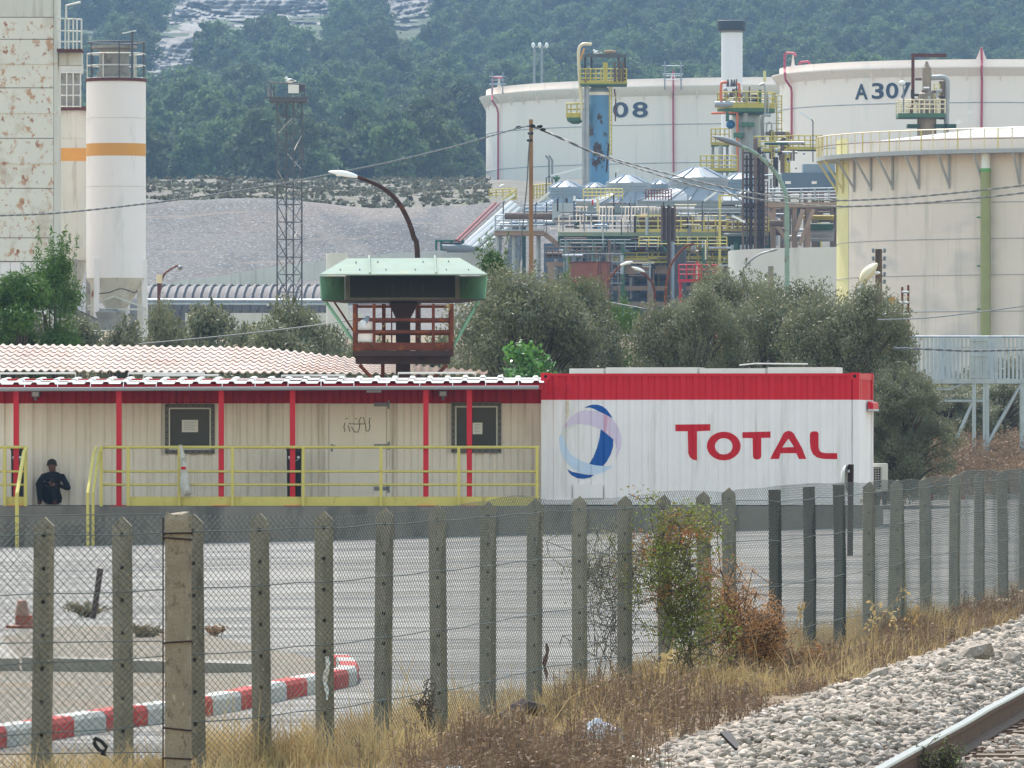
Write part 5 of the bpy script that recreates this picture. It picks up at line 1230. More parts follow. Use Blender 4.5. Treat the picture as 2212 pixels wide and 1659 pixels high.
# utility pole with cables
ud = 212.; up_ = thing('utility_pole', 'tall slim brown utility pole with bundled cables before the blue column', 'utility pole', (AX(1147, ud), ud, gp(AX(1147, ud), ud)))
C['polew'] = mat('brown_pole', S(150,116,88), .85, var=.12, vs=1, layers=[(S(112,90,76), (4,4,.4), .55, .68, 4)])
MB().path([(AX(1148, ud), ud, gp(AX(1147, ud), ud)-.3), A(1147, 258, ud)], .085, 10, .055).build('pole', C['polew'], up_, True)
MB().box(AX(1142, ud), AX(1154, ud), ud-.1, ud+.1, AZ(618, ud), AZ(607, ud)).build('clamp', C['concrete'], up_)
for (x, y) in ((1120,275),(1146,288),(1144,303),(1166,273),(1173,280),(1150,272)): MB().sphere(A(x, y, ud-.05), .05, 6, 5, (1.7, 1, 1)).build('cable_clamp', C['black'], up_, True)
C['cable'] = mat('grey_cable', S(96,98,100), .5, var=.3, vs=6)
def cable(label, pts, r=.022, tw=True, name='cable'):
    P = curve([A(*p) for p in pts], 14); t = thing(name, label, 'cable', P[0])
    if tw:
        L_ = 0.; pa, pb = [], []
        P = curve(P, 2)
        for i, p in enumerate(P):
            if i: L_ += (p-P[i-1]).length
            a = L_*5.; o = Vector((0, math.sin(a), math.cos(a)))*r*.75; pa.append(p+o); pb.append(p-o)
        MB().path(pa, r*.8, 5).build('strand', C['cable'], t); MB().path(pb, r*.8, 5).build('strand', C['cable'], t)
    else: MB().path(P, r, 5).build('strand', C['cable'], t)
cable('twisted cable running left from the utility pole past the silo', [(1147,272,212),(1115,278,211),(1000,311,205),(860,346,197),(725,374,190),(600,398,183),(450,422,176),(315,440,170),(125,460,163),(-40,467,157)], .016)
cable('upper of two twisted cables running right from the utility pole', [(1148,272,212),(1172,281,212),(1225,303,211),(1290,332,210),(1400,364,207),(1500,390,204),(1600,412,201),(1700,427,198),(1810,433,194),(1950,427,190),(2100,413,186),(2250,396,182)], .017)
cable('lower of two twisted cables running right from the utility pole', [(1148,274,212),(1172,282,212),(1290,334,210),(1400,371,206),(1500,401,203),(1600,424,200),(1700,439,197),(1810,446,193),(1950,441,189),(2100,429,185),(2250,412,181)], .017)
cable('pair of loose cables hanging down along the utility pole', [(1146,282,211.8),(1142,330,211.7),(1138,400,211.6),(1131,470,211.5),(1124,540,211.4),(1121,600,211.3)], .022)
cable('thin cable leaving the utility pole clamp to the lower right', [(1150,608,211.9),(1172,611,211),(1240,630,205),(1305,650,200),(1400,668,194)], .016, False)
cable('thin cable sagging left from the display sign over the shrubs', [(770,690,152),(640,708,164),(470,727,172),(300,743,180)], .014, False)
cable('grey cable before the beige tank running right from the cream lamp', [(1895,691,152),(2000,687,156),(2100,676,160),(2250,656,166)], .014, False)
cable('dark sagging cable crossing the footbridge railing', [(1930,752,166),(2020,755,168),(2090,758,170),(2150,757,172),(2250,755,176)], .020)
# old wooden pole with insulators before the beige tank
wp = thing('insulator_pole', 'thick brown wooden pole with glass insulators before the beige tank', 'utility pole', (AX(1898, 190), 190, gp(AX(1898, 190), 190)))
MB().path([(AX(1898, 190), 190, -.2), A(1898, 538, 190)], .10, 10, .085).build('pole', mat('old_pole_wood', S(112,92,76), .9, var=.18, vs=2, layers=[(S(78,66,58), (8,8,.8), .5, .62, 4)]), wp, True)
for (x, y) in ((1886,541),(1911,541),(1886,558),(1911,558),(1911,575),(1911,592),(1911,608)):
    g = MB(); p = A(x, y, 190); s_ = 1 if x > 1898 else -1; g.lathe(p.x, p.y, [(.01, p.z-.06), (.04, p.z-.04), (.025, p.z-.01), (.045, p.z+.01), (.03, p.z+.05)], 8); g.tube((p.x, p.y, p.z-.04), (p.x-s_*.12, p.y, p.z-.03), .012, 4); g.build('insulator', C['steel'], wp, True)
stp = thing('insulator_pole', 'short grey wooden pole stub with one insulator before the white wall', 'utility pole', (AX(1665, 250), 250, gp(AX(1665, 250), 250)))
MB().path([(AX(1665, 250), 250, 0), A(1665, 575, 250)], .10, 8, .09).build('pole', C['concrete'], stp, True)
p = A(1675, 593, 250); MB().tube((p.x-.12, p.y, p.z), (p.x, p.y, p.z), .015, 4).lathe(p.x, p.y, [(.02, p.z-.06), (.05, p.z), (.03, p.z+.06)], 8).build('insulator', C['steel'], stp)
# scaffold frame and floodlight by the pole
sf = thing('scaffold_frame', 'light scaffold frame with red and grey tubes beside the wooden pole', 'scaffold', (AX(1950, 200), 200, gp(AX(1950, 200), 200)))
for (x, y0) in ((1949, 620), (1962, 616), (1850, 620)): MB().tube((AX(x, 200), 200, gp(AX(x, 200), 200)), A(x, y0, 200), .03, 6).build('standard', C['rusty'] if x > 1900 else C['steel'], sf)
for (a, b, y) in ((1870, 1963, 654), (1900, 1963, 679), (1948, 1963, 631), (1945, 1963, 700)): MB().tube(A(a, y, 199.9), A(b, y, 199.9), .03, 6).build('ledger', C['galv'], sf)
MB().box(AX(1938, 200), AX(1962, 200), 199.9, 200.8, AZ(707, 200), AZ(698, 200)).build('board', C['rust'], sf)
fl = thing('floodlight', 'grey and orange floodlight fixed beside the wooden pole', 'floodlight', A(1917, 668, 196))
q = [A(1910, 643, 196), A(1933, 641, 196), A(1928, 656, 196), A(1912, 671, 196), A(1907, 655, 196)]; MB().prism(q, (0, .3, 0)).build('housing', C['lampg'], fl)
MB().prism([A(1919, 644, 195.98), A(1934, 643, 195.98), A(1931, 655, 195.98), A(1921, 656, 195.98)], (0, -.02, 0)).build('reflector', mat('orange_lens', S(206,140,40), .4, var=.05), fl)
MB().bar(A(1905, 660, 196.1), A(1914, 660, 196.1), .06, .05).build('bracket', C['steel'], fl)

# ---------------------------------------------------------------- galvanised footbridge at the right
bd_ = 205.; fb = thing('footbridge', 'galvanised steel footbridge with barred railing on braced legs, right edge', 'footbridge', (AX(2090, bd_), bd_, gp(AX(2090, bd_), bd_)))
zt, zd = AZ(727, bd_), AZ(822, bd_); zg = gp(AX(2090, bd_), bd_)
def fbar(x, dd, w=.055): return MB().box(AX(x, dd)-w/2, AX(x, dd)+w/2, dd-.02, dd+.02, zd+.05, zt-.02)
x = 1940.
while x < 2245: fbar(x, bd_, .06).build('baluster', C['galv'], fb); x += 9.2
x = 1936.
while x < 2245: fbar(x, bd_+1.8, .05).build('baluster', C['galv'], fb); x += 8.4
for dd in (bd_, bd_+1.8):
    MB().tube(A(1920, 727.5, dd), A(2250, 727.5, dd), .03, 8).build('handrail', C['galv'], fb)
    MB().box(AX(1930, dd), AX(2250, dd), dd-.08, dd+.08, zd-.08, zd+.045).build('deck_beam', C['galv'], fb)
MB().box(AX(1935, bd_), AX(2250, bd_), bd_+.09, bd_+1.7, zd-.01, zd+.02).build('deck_grating', C['steel'], fb)
for k in range(7): MB().box(AX(2097+k*5.6, bd_)-.03, AX(2097+k*5.6, bd_)+.03, bd_-.06, bd_-.03, zd+.0, zt).build('gate_bar', C['galv'], fb)
for y in (735, 768, 815): MB().box(AX(2094, bd_), AX(2134, bd_), bd_-.09, bd_-.061, AZ(y+2, bd_), AZ(y-2, bd_)).build('gate_rail', C['galv'], fb)
for dd in (bd_, bd_+1.8):
    for x, w in ((2104, .10), (2126, .07), (2133, .09), (2208, .13), (1978, .08)): MB().box(AX(x, dd)-w/2, AX(x, dd)+w/2, dd-w/2, dd+w/2, zg-.3, zd-.08).build('leg', C['galv'], fb)
    MB().tube(A(2208, 826, dd), A(2104, 1010, dd), .05, 6).build('brace', C['galv'], fb); MB().tube(A(2103, 866, dd), A(2028, 1035, dd), .05, 6).build('brace', C['galv'], fb)
    for y in (866, 999, 1033): MB().tube(A(1985, y, dd), A(2250 if y == 999 else 2134, y, dd), .04, 6).build('tie', C['galv'], fb)
MB().path([A(1990, 832, bd_), A(1994, 841, bd_), A(2050, 841, bd_), A(2090, 826, bd_)], .035, 6).build('underslung_pipe', C['galv'], fb)
for k, (a, b) in enumerate(((1955, 2010), (1925, 1905), (1905, 1945))): MB().tube(A(a, 985, bd_-.5), A(b, 1035, bd_-.5), .045, 6).build('brace', C['galv'], fb)
for x in (1942, 1990): MB().tube(A(x, 970, bd_-.5), (AX(x, bd_), bd_-.5, zg-.2), .04, 6).build('leg', C['galv'], fb)
# concrete block, ochre wall behind, far red and white kerb
tag(MB().box(AX(2135, 222), AX(2212, 222), 222, 223.2, gp(AX(2170, 222), 222)-.3, AZ(968, 222)).build('concrete_block', C['concrete']), 'grey concrete block wall behind the footbridge legs, right edge', 'block')
tag(MB().box(AX(2010, 262), AX(2175, 262), 262, 266, gp(AX(2090, 262), 262)-.3, AZ(905, 262)).build('ochre_hut', mat('ochre_render', S(196,166,116), .9, var=.08, vs=1)), 'ochre rendered hut wall seen between the footbridge legs', 'hut')
fk = thing('kerb', 'distant red and white kerb along the road, right side', 'kerb', G(2030, 1098))
for i, (a, b, m) in enumerate(((1960, 2000, 'kwhite'), (2000, 2018, 'kred'), (2018, 2050, 'kwhite'), (2050, 2086, 'kred'), (2086, 2130, 'kwhite'), (2130, 2180, 'kwhite'), (2180, 2240, 'kwhite'))):
    p, q = G(a, 1099), G(b, 1099-.02*(b-a)); p.y = q.y = 185.; MB().box(AX(a, 185)+.01, AX(b, 185)-.01, 185, 185.3, p.z-.2, p.z+.14).build('kerb_stone', C[m], fk)

# ---------------------------------------------------------------- beige tank, low white wall
def ring_pts(cx, cy, r, z, a0, a1, n): return [(cx+r*math.cos(a0+(a1-a0)*i/n), cy+r*math.sin(a0+(a1-a0)*i/n), z) for i in range(n+1)]
C['beiget'] = mat('beige_tank_paint', S(222,208,196), .6, var=.05, vs=.3, layers=[(S(186,178,164), (1.2,1.2,.1), .54, .74, 5), (S(172,170,170), (.15,.15,.3), .58, .8, 3)])
C['tankgrey'] = mat('grey_tank_roof', S(168,168,168), .6, var=.06, vs=.5, layers=[(S(140,140,140), (.8,.8,.4), .55, .7, 4)])
C['tanky'] = mat('tank_yellow_and_sunlit_edge', S(214,204,146), .6, var=.05, vs=1)  # yellow walkway trim and small parts, also the sunlight painted on the shell edge
tk_d = 430.
RT = 15.5; tcx = AX(1808, tk_d)+RT; tcy = tk_d
zr = AZ(330, tk_d-RT); ztp = AZ(293, tk_d-RT); zb = gp(tcx-RT, tk_d)-1
bt = thing('storage_tank', 'large beige storage tank with yellow trimmed walkway at the right', 'storage tank', (tcx, tcy, zb))
MB().lathe(tcx, tcy, [(RT, zb), (RT, ztp-.0)], 128).build('shell', C['beiget'], bt, True)
MB().lathe(tcx, tcy, [(RT-.4, ztp+.001), (RT*.5, ztp+.9), (.1, ztp+1.3)], 96).build('roof', C['tankgrey'], bt, True)
for dz in np.linspace(zr-2.6, zb+2, 6): MB().path(ring_pts(tcx, tcy, RT+.015, dz, math.pi*.98, math.pi*1.6, 60), .02, 4).build('weld_seam', C['tankgrey'], bt)
wk = MB(); a0, a1, n = math.pi*.93, math.pi*1.65, 80; vs = []
for z, rr in ((zr+.25, RT+.01), (zr+.25, RT+1.15), (zr+.03, RT+1.15), (zr+.03, RT+.01)): vs += ring_pts(tcx, tcy, rr, z, a0, a1, n)
m_ = n+1; wk.add(vs, [(s*m_+i, ((s+1) % 4)*m_+i, ((s+1) % 4)*m_+i+1, s*m_+i+1) for s in range(4) for i in range(n)]); wk.build('walkway', C['tankgrey'], bt)
MB().path(ring_pts(tcx, tcy, RT+1.12, zr+1.35, a0, a1, n), .035, 5).build('handrail', C['cream'], bt); MB().path(ring_pts(tcx, tcy, RT+1.12, zr+.8, a0, a1, n), .02, 4).build('mid_rail', C['rusty'], bt)
for i in range(0, 46):
    a = a0+(a1-a0)*i/46; x, y = tcx+(RT+1.12)*math.cos(a), tcy+(RT+1.12)*math.sin(a); MB().box(x-.035, x+.035, y-.035, y+.035, zr+.25, zr+1.35).build('rail_post', C['cream'] if i % 3 else C['yrail'], bt)
for i in range(1, 14):
    a = math.pi*1.0+i*.14-.10; c_, s_ = math.cos(a), math.sin(a); MB().bar((tcx+(RT+1.1)*c_, tcy+(RT+1.1)*s_, zr+.03), (tcx+RT*c_, tcy+RT*s_, zr-1.7), .10, .10).build('bracket', C['tanky'] if i < 3 else C['tankgrey'], bt)
    MB().bar((tcx+(RT+.06)*c_, tcy+(RT+.06)*s_, zr+.03), (tcx+(RT+.06)*c_, tcy+(RT+.06)*s_, zr-1.8), .10, .10).build('bracket_upright', C['tanky'] if i < 3 else C['tankgrey'], bt)
wedge = MB().lathe(tcx, tcy, [(RT+.012, zb), (RT+.012, ztp+.3)], 12, math.pi*.93, math.pi*1.08); wedge.build('sunlit_edge', C['tanky'], bt, True)  # sunlight on the beige shell's left edge, put in as pale yellow colour
px = AX(2127, tk_d-13); th = math.asin((px-tcx)/(RT+.5)); py_ = tcy-(RT+.5)*math.cos(th)
dpm = mat('olive_drab_pipe', S(146,148,98), .6, var=.06, vs=1); MB().path([(px, py_, zb), (px, py_, AZ(372, tk_d-13))], .28, 12).build('downpipe', dpm, bt, True)
MB().path([(px, py_, AZ(372, tk_d-13)), (px, py_, AZ(365, tk_d-13))], .295, 12).build('green_collar', mat('green_collar', S(96,158,84), .6), bt, True)
MB().path([(px, py_, AZ(364.9, tk_d-13)), (px, py_, AZ(332, tk_d-13))], .26, 12).build('white_head', C['lampw'], bt, True)
for y in (470, 575, 668): MB().box(px-.45, px+.3, py_+.2, py_+.5, AZ(y+1.5, tk_d-13), AZ(y-1.5, tk_d-13)).build('pipe_clip', mat('green_clip', S(60,130,84), .6), bt)
C['wwall'] = mat('white_stained_wall', S(206,202,192), .8, var=.05, vs=.4, layers=[(S(172,166,150), (1.5,1.5,.12), .56, .74, 5)])
wwl = thing('white_tank', 'low white stained concrete tank left of the beige tank', 'tank', (AX(1700, 470), 470, gp(AX(1700, 470), 470)))
ww = MB(); zt1 = AZ(529, 461); cx_, cy_, rr = AX(1830, 475), 478, 14.; 
cx_ = AX(1573, 478)+rr; ww.lathe(cx_, 478, [(rr, gp(cx_, 478)-3), (rr, zt1), (rr-.35, zt1), (rr-.35, zt1-2)], 96, cap=False); ww.build('shell', C['wwall'], wwl, True)

# ---------------------------------------------------------------- lattice floodlight mast
ld = 440.; lm = thing('lattice_mast', 'dark steel lattice mast carrying floodlights, left of centre', 'mast', (AX(625, ld), ld, gp(AX(625, ld), ld)))
C['lat'] = mat('dark_lattice_steel', S(92,90,92), .7, .2, var=.15, vs=1, layers=[(S(112,92,80), (1,1,1), .6, .7, 4)])
C['latl'] = mat('pale_lattice_steel', S(170,164,156), .6, .2, var=.1, vs=1)
gz0 = gp(AX(625, ld), ld); zt = AZ(215, ld); hx0, hx1 = AX(599.5, ld), AX(651.5, ld); hw = (hx1-hx0)/2; mx = (hx0+hx1)/2
cor = [(mx-hw, ld-hw), (mx+hw*.35, ld-hw), (mx+hw, ld+hw*.6), (mx-hw*.3, ld+hw)]
for (x, y) in cor: MB().box(x-.045, x+.045, y-.045, y+.045, gz0-.3, zt).build('leg', C['lat'], lm)
nb = 14
for k in range(nb):
    z0_ = gz0+(zt-gz0)*k/nb; z1_ = gz0+(zt-gz0)*(k+1)/nb
    for i in range(4):
        a, b = cor[i], cor[(i+1) % 4]; MB().bar((*a, z0_), (*b, z1_) , .04, .04).build('diagonal', C['latl'] if (k+i) % 5 == 2 else C['lat'], lm); MB().bar((*a, z1_), (*b, z1_), .04, .04).build('strut', C['lat'], lm)
pf = MB().box(AX(583, ld), AX(665, ld), ld-1.1, ld+1.3, AZ(221, ld), AZ(214, ld)).box(AX(572, ld), AX(668, ld), ld-1.15, ld-1.05, AZ(214, ld), AZ(211, ld)); pf.build('platform', C['lat'], lm)
for x in (585, 592, 658): MB().tube(A(x, 212, ld-1), A(x, 178 if x != 658 else 184, ld-1), .04, 5).build('rail_post', C['lat'], lm)
MB().tube(A(583, 178, ld-1), A(660, 183, ld-1), .04, 5).build('top_rail', C['lat'], lm)
MB().box(AX(622, ld), AX(648, ld), ld-1.0, ld-.6, AZ(205, ld), AZ(182, ld)).build('floodlight', C['lat'], lm); MB().box(AX(623.5, ld), AX(646.5, ld), ld-1.02, ld-1.003, AZ(203, ld), AZ(184, ld)).build('floodlight_glass', C['paper'], lm)
MB().box(AX(648.5, ld), AX(659, ld), ld-.8, ld-.4, AZ(199, ld), AZ(185, ld)).build('floodlight', C['lat'], lm)
MB().path([A(579, 188, ld), A(583, 196, ld), A(584, 210, ld)], .14, 8, .16).build('floodlight', C['lampg'], lm, True)
# gulls
def gull(label, x, y, d, s=1.):
    t = thing('gull', label, 'bird', A(x, y, d)); c = A(x, y, d); mb = MB(); mb.sphere((c.x, c.y, c.z+.12*s), .12*s, 10, 8, (1.5, .8, .85)); mb.sphere((c.x-.15*s, c.y, c.z+.24*s), .065*s, 8, 6); mb.path([(c.x-.10*s, c.y, c.z+.15*s), (c.x-.14*s, c.y, c.z+.22*s)], .06*s, 6); mb.path([(c.x+.15*s, c.y, c.z+.13*s), (c.x+.3*s, c.y, c.z+.1*s)], .05*s, 6, .02*s); mb.build('body', C['lampw'], t, True)
    MB().path([(c.x-.2*s, c.y, c.z+.24*s), (c.x-.27*s, c.y, c.z+.23*s)], .015*s, 5, .005*s).build('beak', C['tanky'], t); MB().sphere((c.x+.06*s, c.y-.03, c.z+.15*s), .11*s, 8, 6, (1.5, .8, .5)).build('wing', C['lampg'], t, True)
    for k in (-.03, .03): MB().tube((c.x+.02, c.y+k, c.z), (c.x+.02, c.y+k, c.z+.06*s), .01, 4).build('leg', C['tanky'], t)
gull('white gull standing on top of the lattice mast', 626, 180.5, ld-1.1, 1.3)

# ---------------------------------------------------------------- silo plant, left
sd_ = 420.
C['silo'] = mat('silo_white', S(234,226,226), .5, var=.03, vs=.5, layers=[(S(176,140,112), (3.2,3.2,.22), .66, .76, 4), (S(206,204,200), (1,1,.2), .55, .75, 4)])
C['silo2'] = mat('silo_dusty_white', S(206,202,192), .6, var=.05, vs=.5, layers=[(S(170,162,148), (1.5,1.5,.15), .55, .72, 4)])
C['orange'] = mat('orange_band', S(212,150,66), .6, var=.05, vs=.5)
C['dusty'] = mat('cement_dust_grey', S(150,146,138), .9, var=.15, vs=.8, layers=[(S(112,104,96), (1,1,1), .55, .68, 4)])
C['wsteel'] = mat('white_rusty_steel', S(206,204,196), .6, var=.06, vs=1, layers=[(S(150,92,62), (1.6,1.6,.8), .62, .68, 4)])
def silo(label, x0, x1, ytop, ycone, ybot, d, band, m, zcone_r=.25):
    g = gp(AX((x0+x1)/2, d), d); r_ = (AX(x1, d)-AX(x0, d))/2; cx = AX((x0+x1)/2, d); t = thing('silo', label, 'silo', (cx, d, g))
    b0_, b1_ = AZ(band[1], d), AZ(band[0], d); zt_, zc = AZ(ytop, d), AZ(ycone, d)
    MB().lathe(cx, d, [(r_, zc), (r_, b0_)], 56, cap=False).build('lower_shell', m, t, True); MB().lathe(cx, d, [(r_+.004, b0_), (r_+.004, b1_)], 56, cap=False).build('orange_band', C['orange'], t, True); MB().lathe(cx, d, [(r_, b1_), (r_, zt_)], 56).build('upper_shell', m, t, True)
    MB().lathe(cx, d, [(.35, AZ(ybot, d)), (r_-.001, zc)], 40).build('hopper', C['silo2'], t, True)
    for y in ((256, 404) if x0 > 180 else (300,)): MB().path(ring_pts(cx, d, r_+.004, AZ(y, d), math.pi, 2*math.pi, 40), .015, 4).build('weld_seam', C['silo2'], t)
    return t, cx, r_, g
sA, cxA, rA, gA = silo('tall white cylindrical silo with an orange band and railed top', 186.5, 315, 176, 601, 682, 420, (311, 338), C['silo'])
for (px, dy) in ((212, -1), (319, -1), (199, 1), (300, 1)):   # splayed legs
    a = (AX(px if dy < 0 else px, 420)-cxA)/rA; a = max(-.97, min(.97, a)); yy = 420+dy*rA*math.sqrt(max(0.05, 1-a*a))
    MB().bar((cxA+a*rA*.98, yy, AZ(560 if dy < 0 else 615, 420)), (cxA+a*rA*1.06, yy+dy*.15, gA-.3), .30, .22, (0, 1, 0)).build('leg', C['silo'] if dy < 0 else C['wsteel'], sA)
for (a, b) in (((190, 662), (246, 640)), ((246, 640), (312, 664)), ((190, 668), (312, 668))): MB().bar(A(*a, 419), A(*b, 418.6), .12, .10).build('brace', C['wsteel'], sA)
MB().path(curve([A(214,634,418), A(235,632,418), A(262,624,418), A(290,632,418), A(296,627,418)]), .03, 5).build('hanging_cable', C['rustdark'], sA)
# head railing
def head_rail(t, x0, x1, ybase, ymid, ytop, d, r_, cx, m):
    for y in (ybase-2, ymid, (ybase+ymid)/2-2, ytop): MB().path(ring_pts(cx, d, r_*1.0, AZ(y, d), 0, 2*math.pi, 28), .04, 5).build('rail', m if y != ytop else C['lat'], t)
    for k in range(11):
        a = 2*math.pi*k/11+.3; p = (cx+r_*math.cos(a), d+r_*math.sin(a)); MB().tube((*p, AZ(ybase, d)), (*p, AZ(ymid if k % 2 else ytop, d)), .04, 5).build('rail_post', m if k % 2 else C['lat'], t)
head_rail(sA, 188, 313, 172, 117, 92, 420, rA*.97, cxA, C['wsteel'])
MB().lathe(cxA, 420, [(rA+.06, AZ(177, 420)), (rA+.06, AZ(170, 420))], 48).build('deck_edge', C['rust'], sA, True)
MB().lathe(cxA-.1, 420, [(.95, AZ(171, 420)), (.95, AZ(157, 420)), (.82, AZ(156, 420)), (.82, AZ(108, 420)), (1.25, AZ(105, 420)), (1.25, AZ(99, 420)), (.3, AZ(97, 420))], 28).build('filter_unit', C['dusty'], sA, True)
MB().tube(A(285, 170, 418.6), A(286, 68, 418.6), .06, 6).build('lamp_post', C['lat'], sA); MB().bar(A(264, 72, 418.6), A(294, 66, 418.6), .1, .06).build('lamp_tube', C['lampw'], sA)
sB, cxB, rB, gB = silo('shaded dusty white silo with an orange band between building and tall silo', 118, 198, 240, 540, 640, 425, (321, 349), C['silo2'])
MB().lathe(cxB, 425, [(rB*1.01, AZ(563, 425)), (rB*1.01, AZ(537, 425))], 40).build('rusty_ring', mat('rust_patched_white', S(206,200,186), .7, var=.06, vs=.5, layers=[(S(156,92,56), (.55,.55,.55), .60, .64, 5)]), sB, True)
for px in (130, 162, 192): MB().bar((AX(px, 424), 423.9, AZ(560, 424)), (AX(px-3, 424), 423.9, gB-.3), .26, .2, (0, 1, 0)).build('leg', C['dusty'], sB)
MB().box(AX(126, 425), AX(200, 425), 423.8, 426, AZ(240, 425), AZ(232, 425)).build('head_deck', C['rust'], sB)
MB().box(AX(133, 425), AX(172, 425), 424.2, 425.8, AZ(232, 425), AZ(160, 425)).build('filter_unit', C['dusty'], sB)
MB().box(AX(128, 425), AX(178, 425), 424., 426., AZ(159, 425), AZ(137, 425)).build('filter_hood', C['silo2'], sB)
for y in (230, 206, 183, 157): MB().tube(A(126, y, 423.7), A(176, y, 423.7), .04, 5).build('rail', C['wsteel'], sB)
for x in (128, 144, 158, 174): MB().tube(A(x, 232, 423.7), A(x, 156, 423.7), .04, 5).build('rail_post', C['wsteel'], sB)
# tall rusty panel building
tbd = 414.; xl, xr_ = AX(-90, tbd), AX(124.5, tbd); tg = gp(xr_, tbd)
rb_ = thing('panel_building', 'tall white panelled plant building streaked with rust at the left edge', 'building', ((xl+xr_)/2, tbd, tg))
C['rpanel'] = mat('rusty_white_panel', S(222,216,204), .6, var=.04, vs=.4, layers=[(S(186,168,146), (.35,.35,.35), .52, .68, 5), (S(190,146,110), (2.0,2.0,1.5), .55, .62, 9), (S(160,100,68), (2.8,2.8,2.2), .585, .64, 8)])
rows_ = [-45, 37.5, 85, 137, 190, 243.5, 299, 352, 407, 460, 514, 565]
for i in range(len(rows_)-1): MB().box(xl, xr_-.22, tbd, tbd+.25, AZ(rows_[i+1]-1., tbd), AZ(rows_[i]+.6, tbd)).build('panel', C['rpanel'] if i else C['silo2'], rb_)
MB().box(xr_-.20, xr_, tbd-.03, tbd+3, AZ(565, tbd), AZ(-45, tbd)).build('corner_flange', C['silo2'], rb_)
MB().box(xl+.05, xr_-.25, tbd+.26, tbd+3, AZ(565, tbd), AZ(-44, tbd)).build('core', C['silo2'], rb_)
for i, y in enumerate((137, 243.5, 352, 460)): MB().box(xl, xr_-.02, tbd-.05, tbd-.031, AZ(y+1.6, tbd), AZ(y-1.6, tbd)).build('seam_flange', C['rpanel'], rb_)
x = xl
while x < xr_-.1: MB().box(x+.01, min(x+.56, xr_)-.01, tbd+.05, tbd+.3, tg-.4, AZ(566, tbd)).build('lower_sheet', C['silo'], rb_); x += .56
MB().box(xl, xr_, tbd+.31, tbd+3, tg-.4, AZ(566, tbd)).build('lower_core', C['dusty'], rb_)
bal = MB()
for y in (40, 66, 90):
    MB().tube(A(124, y, tbd-.6), A(177, y+ (2 if y < 80 else 0), tbd-.6), .045, 5).build('balcony_rail', C['wsteel'], rb_)
for x in (141, 148, 158, 166, 176): MB().tube(A(x, 106, tbd-.6), A(x, 40 if x != 144 else 10, tbd-.6), .05, 5).build('balcony_post', C['wsteel'], rb_)
MB().path([A(143, 40, tbd-.6), A(143, 12, tbd-.6), A(174, 5, tbd-.6)], .06, 6).build('lamp_bracket', C['wsteel'], rb_)
MB().box(AX(124, tbd), AX(178, tbd), tbd-.6, tbd+1.5, AZ(112, tbd), AZ(106, tbd)).build('balcony', C['rust'], rb_); MB().box(AX(126, tbd), AX(176, tbd), tbd+.2, tbd+1.5, AZ(140, tbd), AZ(113, tbd)).build('hopper_box', C['silo2'], rb_)
# inclined conveyor
cv = thing('conveyor', 'inclined grey belt conveyor under the silos', 'conveyor', A(160, 660, 417))
a, b = A(92, 640, 416), A(212, 698, 416); MB().bar(a, b, .9, .32).build('trough', C['dusty'], cv); MB().bar(a+Vector((0, -.3, .2)), b+Vector((0, -.3, .2)), .5, .03).build('belt', C['dark'], cv)
MB().box(AX(93, 416), AX(104, 416), 415.6, 416.4, AZ(668, 416), AZ(650, 416)).build('chute', C['dark'], cv); MB().tube(A(150, 668, 416), A(150, 705, 416), .07, 5).build('leg', C['lat'], cv)
MB().lathe(AX(236, 419), 419, [(.55, AZ(668, 419)), (.9, AZ(675, 419)), (.8, AZ(690, 419)), (1.0, AZ(691, 419)), (1.0, AZ(712, 419))], 16).build('outlet', C['dusty'], cv, True)

# ---------------------------------------------------------------- ribbed vault behind the silos
vd = 470.; vt = thing('ribbed_vault', 'long low grey vaulted conveyor gallery with dark ribs left of the sign', 'gallery', (AX(500, vd), vd, gp(AX(500, vd), vd)))
C['vault'] = mat('pinkish_concrete', S(122,116,112), .8, var=.06, vs=.4, layers=[(S(104,100,98), (.6,.6,.6), .55, .7, 4)])
zb_v = AZ(700, vd); zt_v = AZ(618, vd+4); R_v = zt_v-zb_v; xs0, xs1 = AX(280, vd), AX(712, vd)
mb = MB(); n = 12; vs = []
for x in (xs0, xs1):
    for k in range(n+1):
        t = math.pi*k/n; vs.append((x, vd+4-4.*math.cos(t), zb_v+R_v*math.sin(t)**.8))
mb.add(vs, [(k, n+1+k, n+2+k, k+1) for k in range(n)]); mb.add([(xs0, vd, zb_v), (xs1, vd, zb_v), (xs1, vd, zb_v-3), (xs0, vd, zb_v-3)], [(0,1,2,3)]); mb.build('shell', C['vault'], vt, True)
x = 312.
while x < 705:
    p = []
    for k in range(0, 8):
        t = math.pi*k/n; p.append((AX(x+k*2.6, vd), vd+4-4.15*math.cos(t), zb_v+(R_v+.1)*math.sin(t)**.8))
    MB().path(p, .09, 5).build('rib', C['lat'], vt); x += 18.6
for y in (648, 656): MB().tube(A(300, y, vd-.4), A(712, y+1, vd-.4), .10, 6).build('pipe', C['galv'], vt)
for x in range(330, 700, 42): MB().tube(A(x, 657, vd-.4), (AX(x, vd), vd-.4, gp(AX(x, vd), vd)-.2), .08, 5).build('pipe_support', C['lat'], vt)
tag(MB().box(AX(400, 455), AX(780, 455), 455, 457, gp(AX(600, 455), 455)-1, AZ(676, 455)).build('low_white_wall', C['silo2']), 'low pale wall in front of the ribbed vault gallery', 'wall')
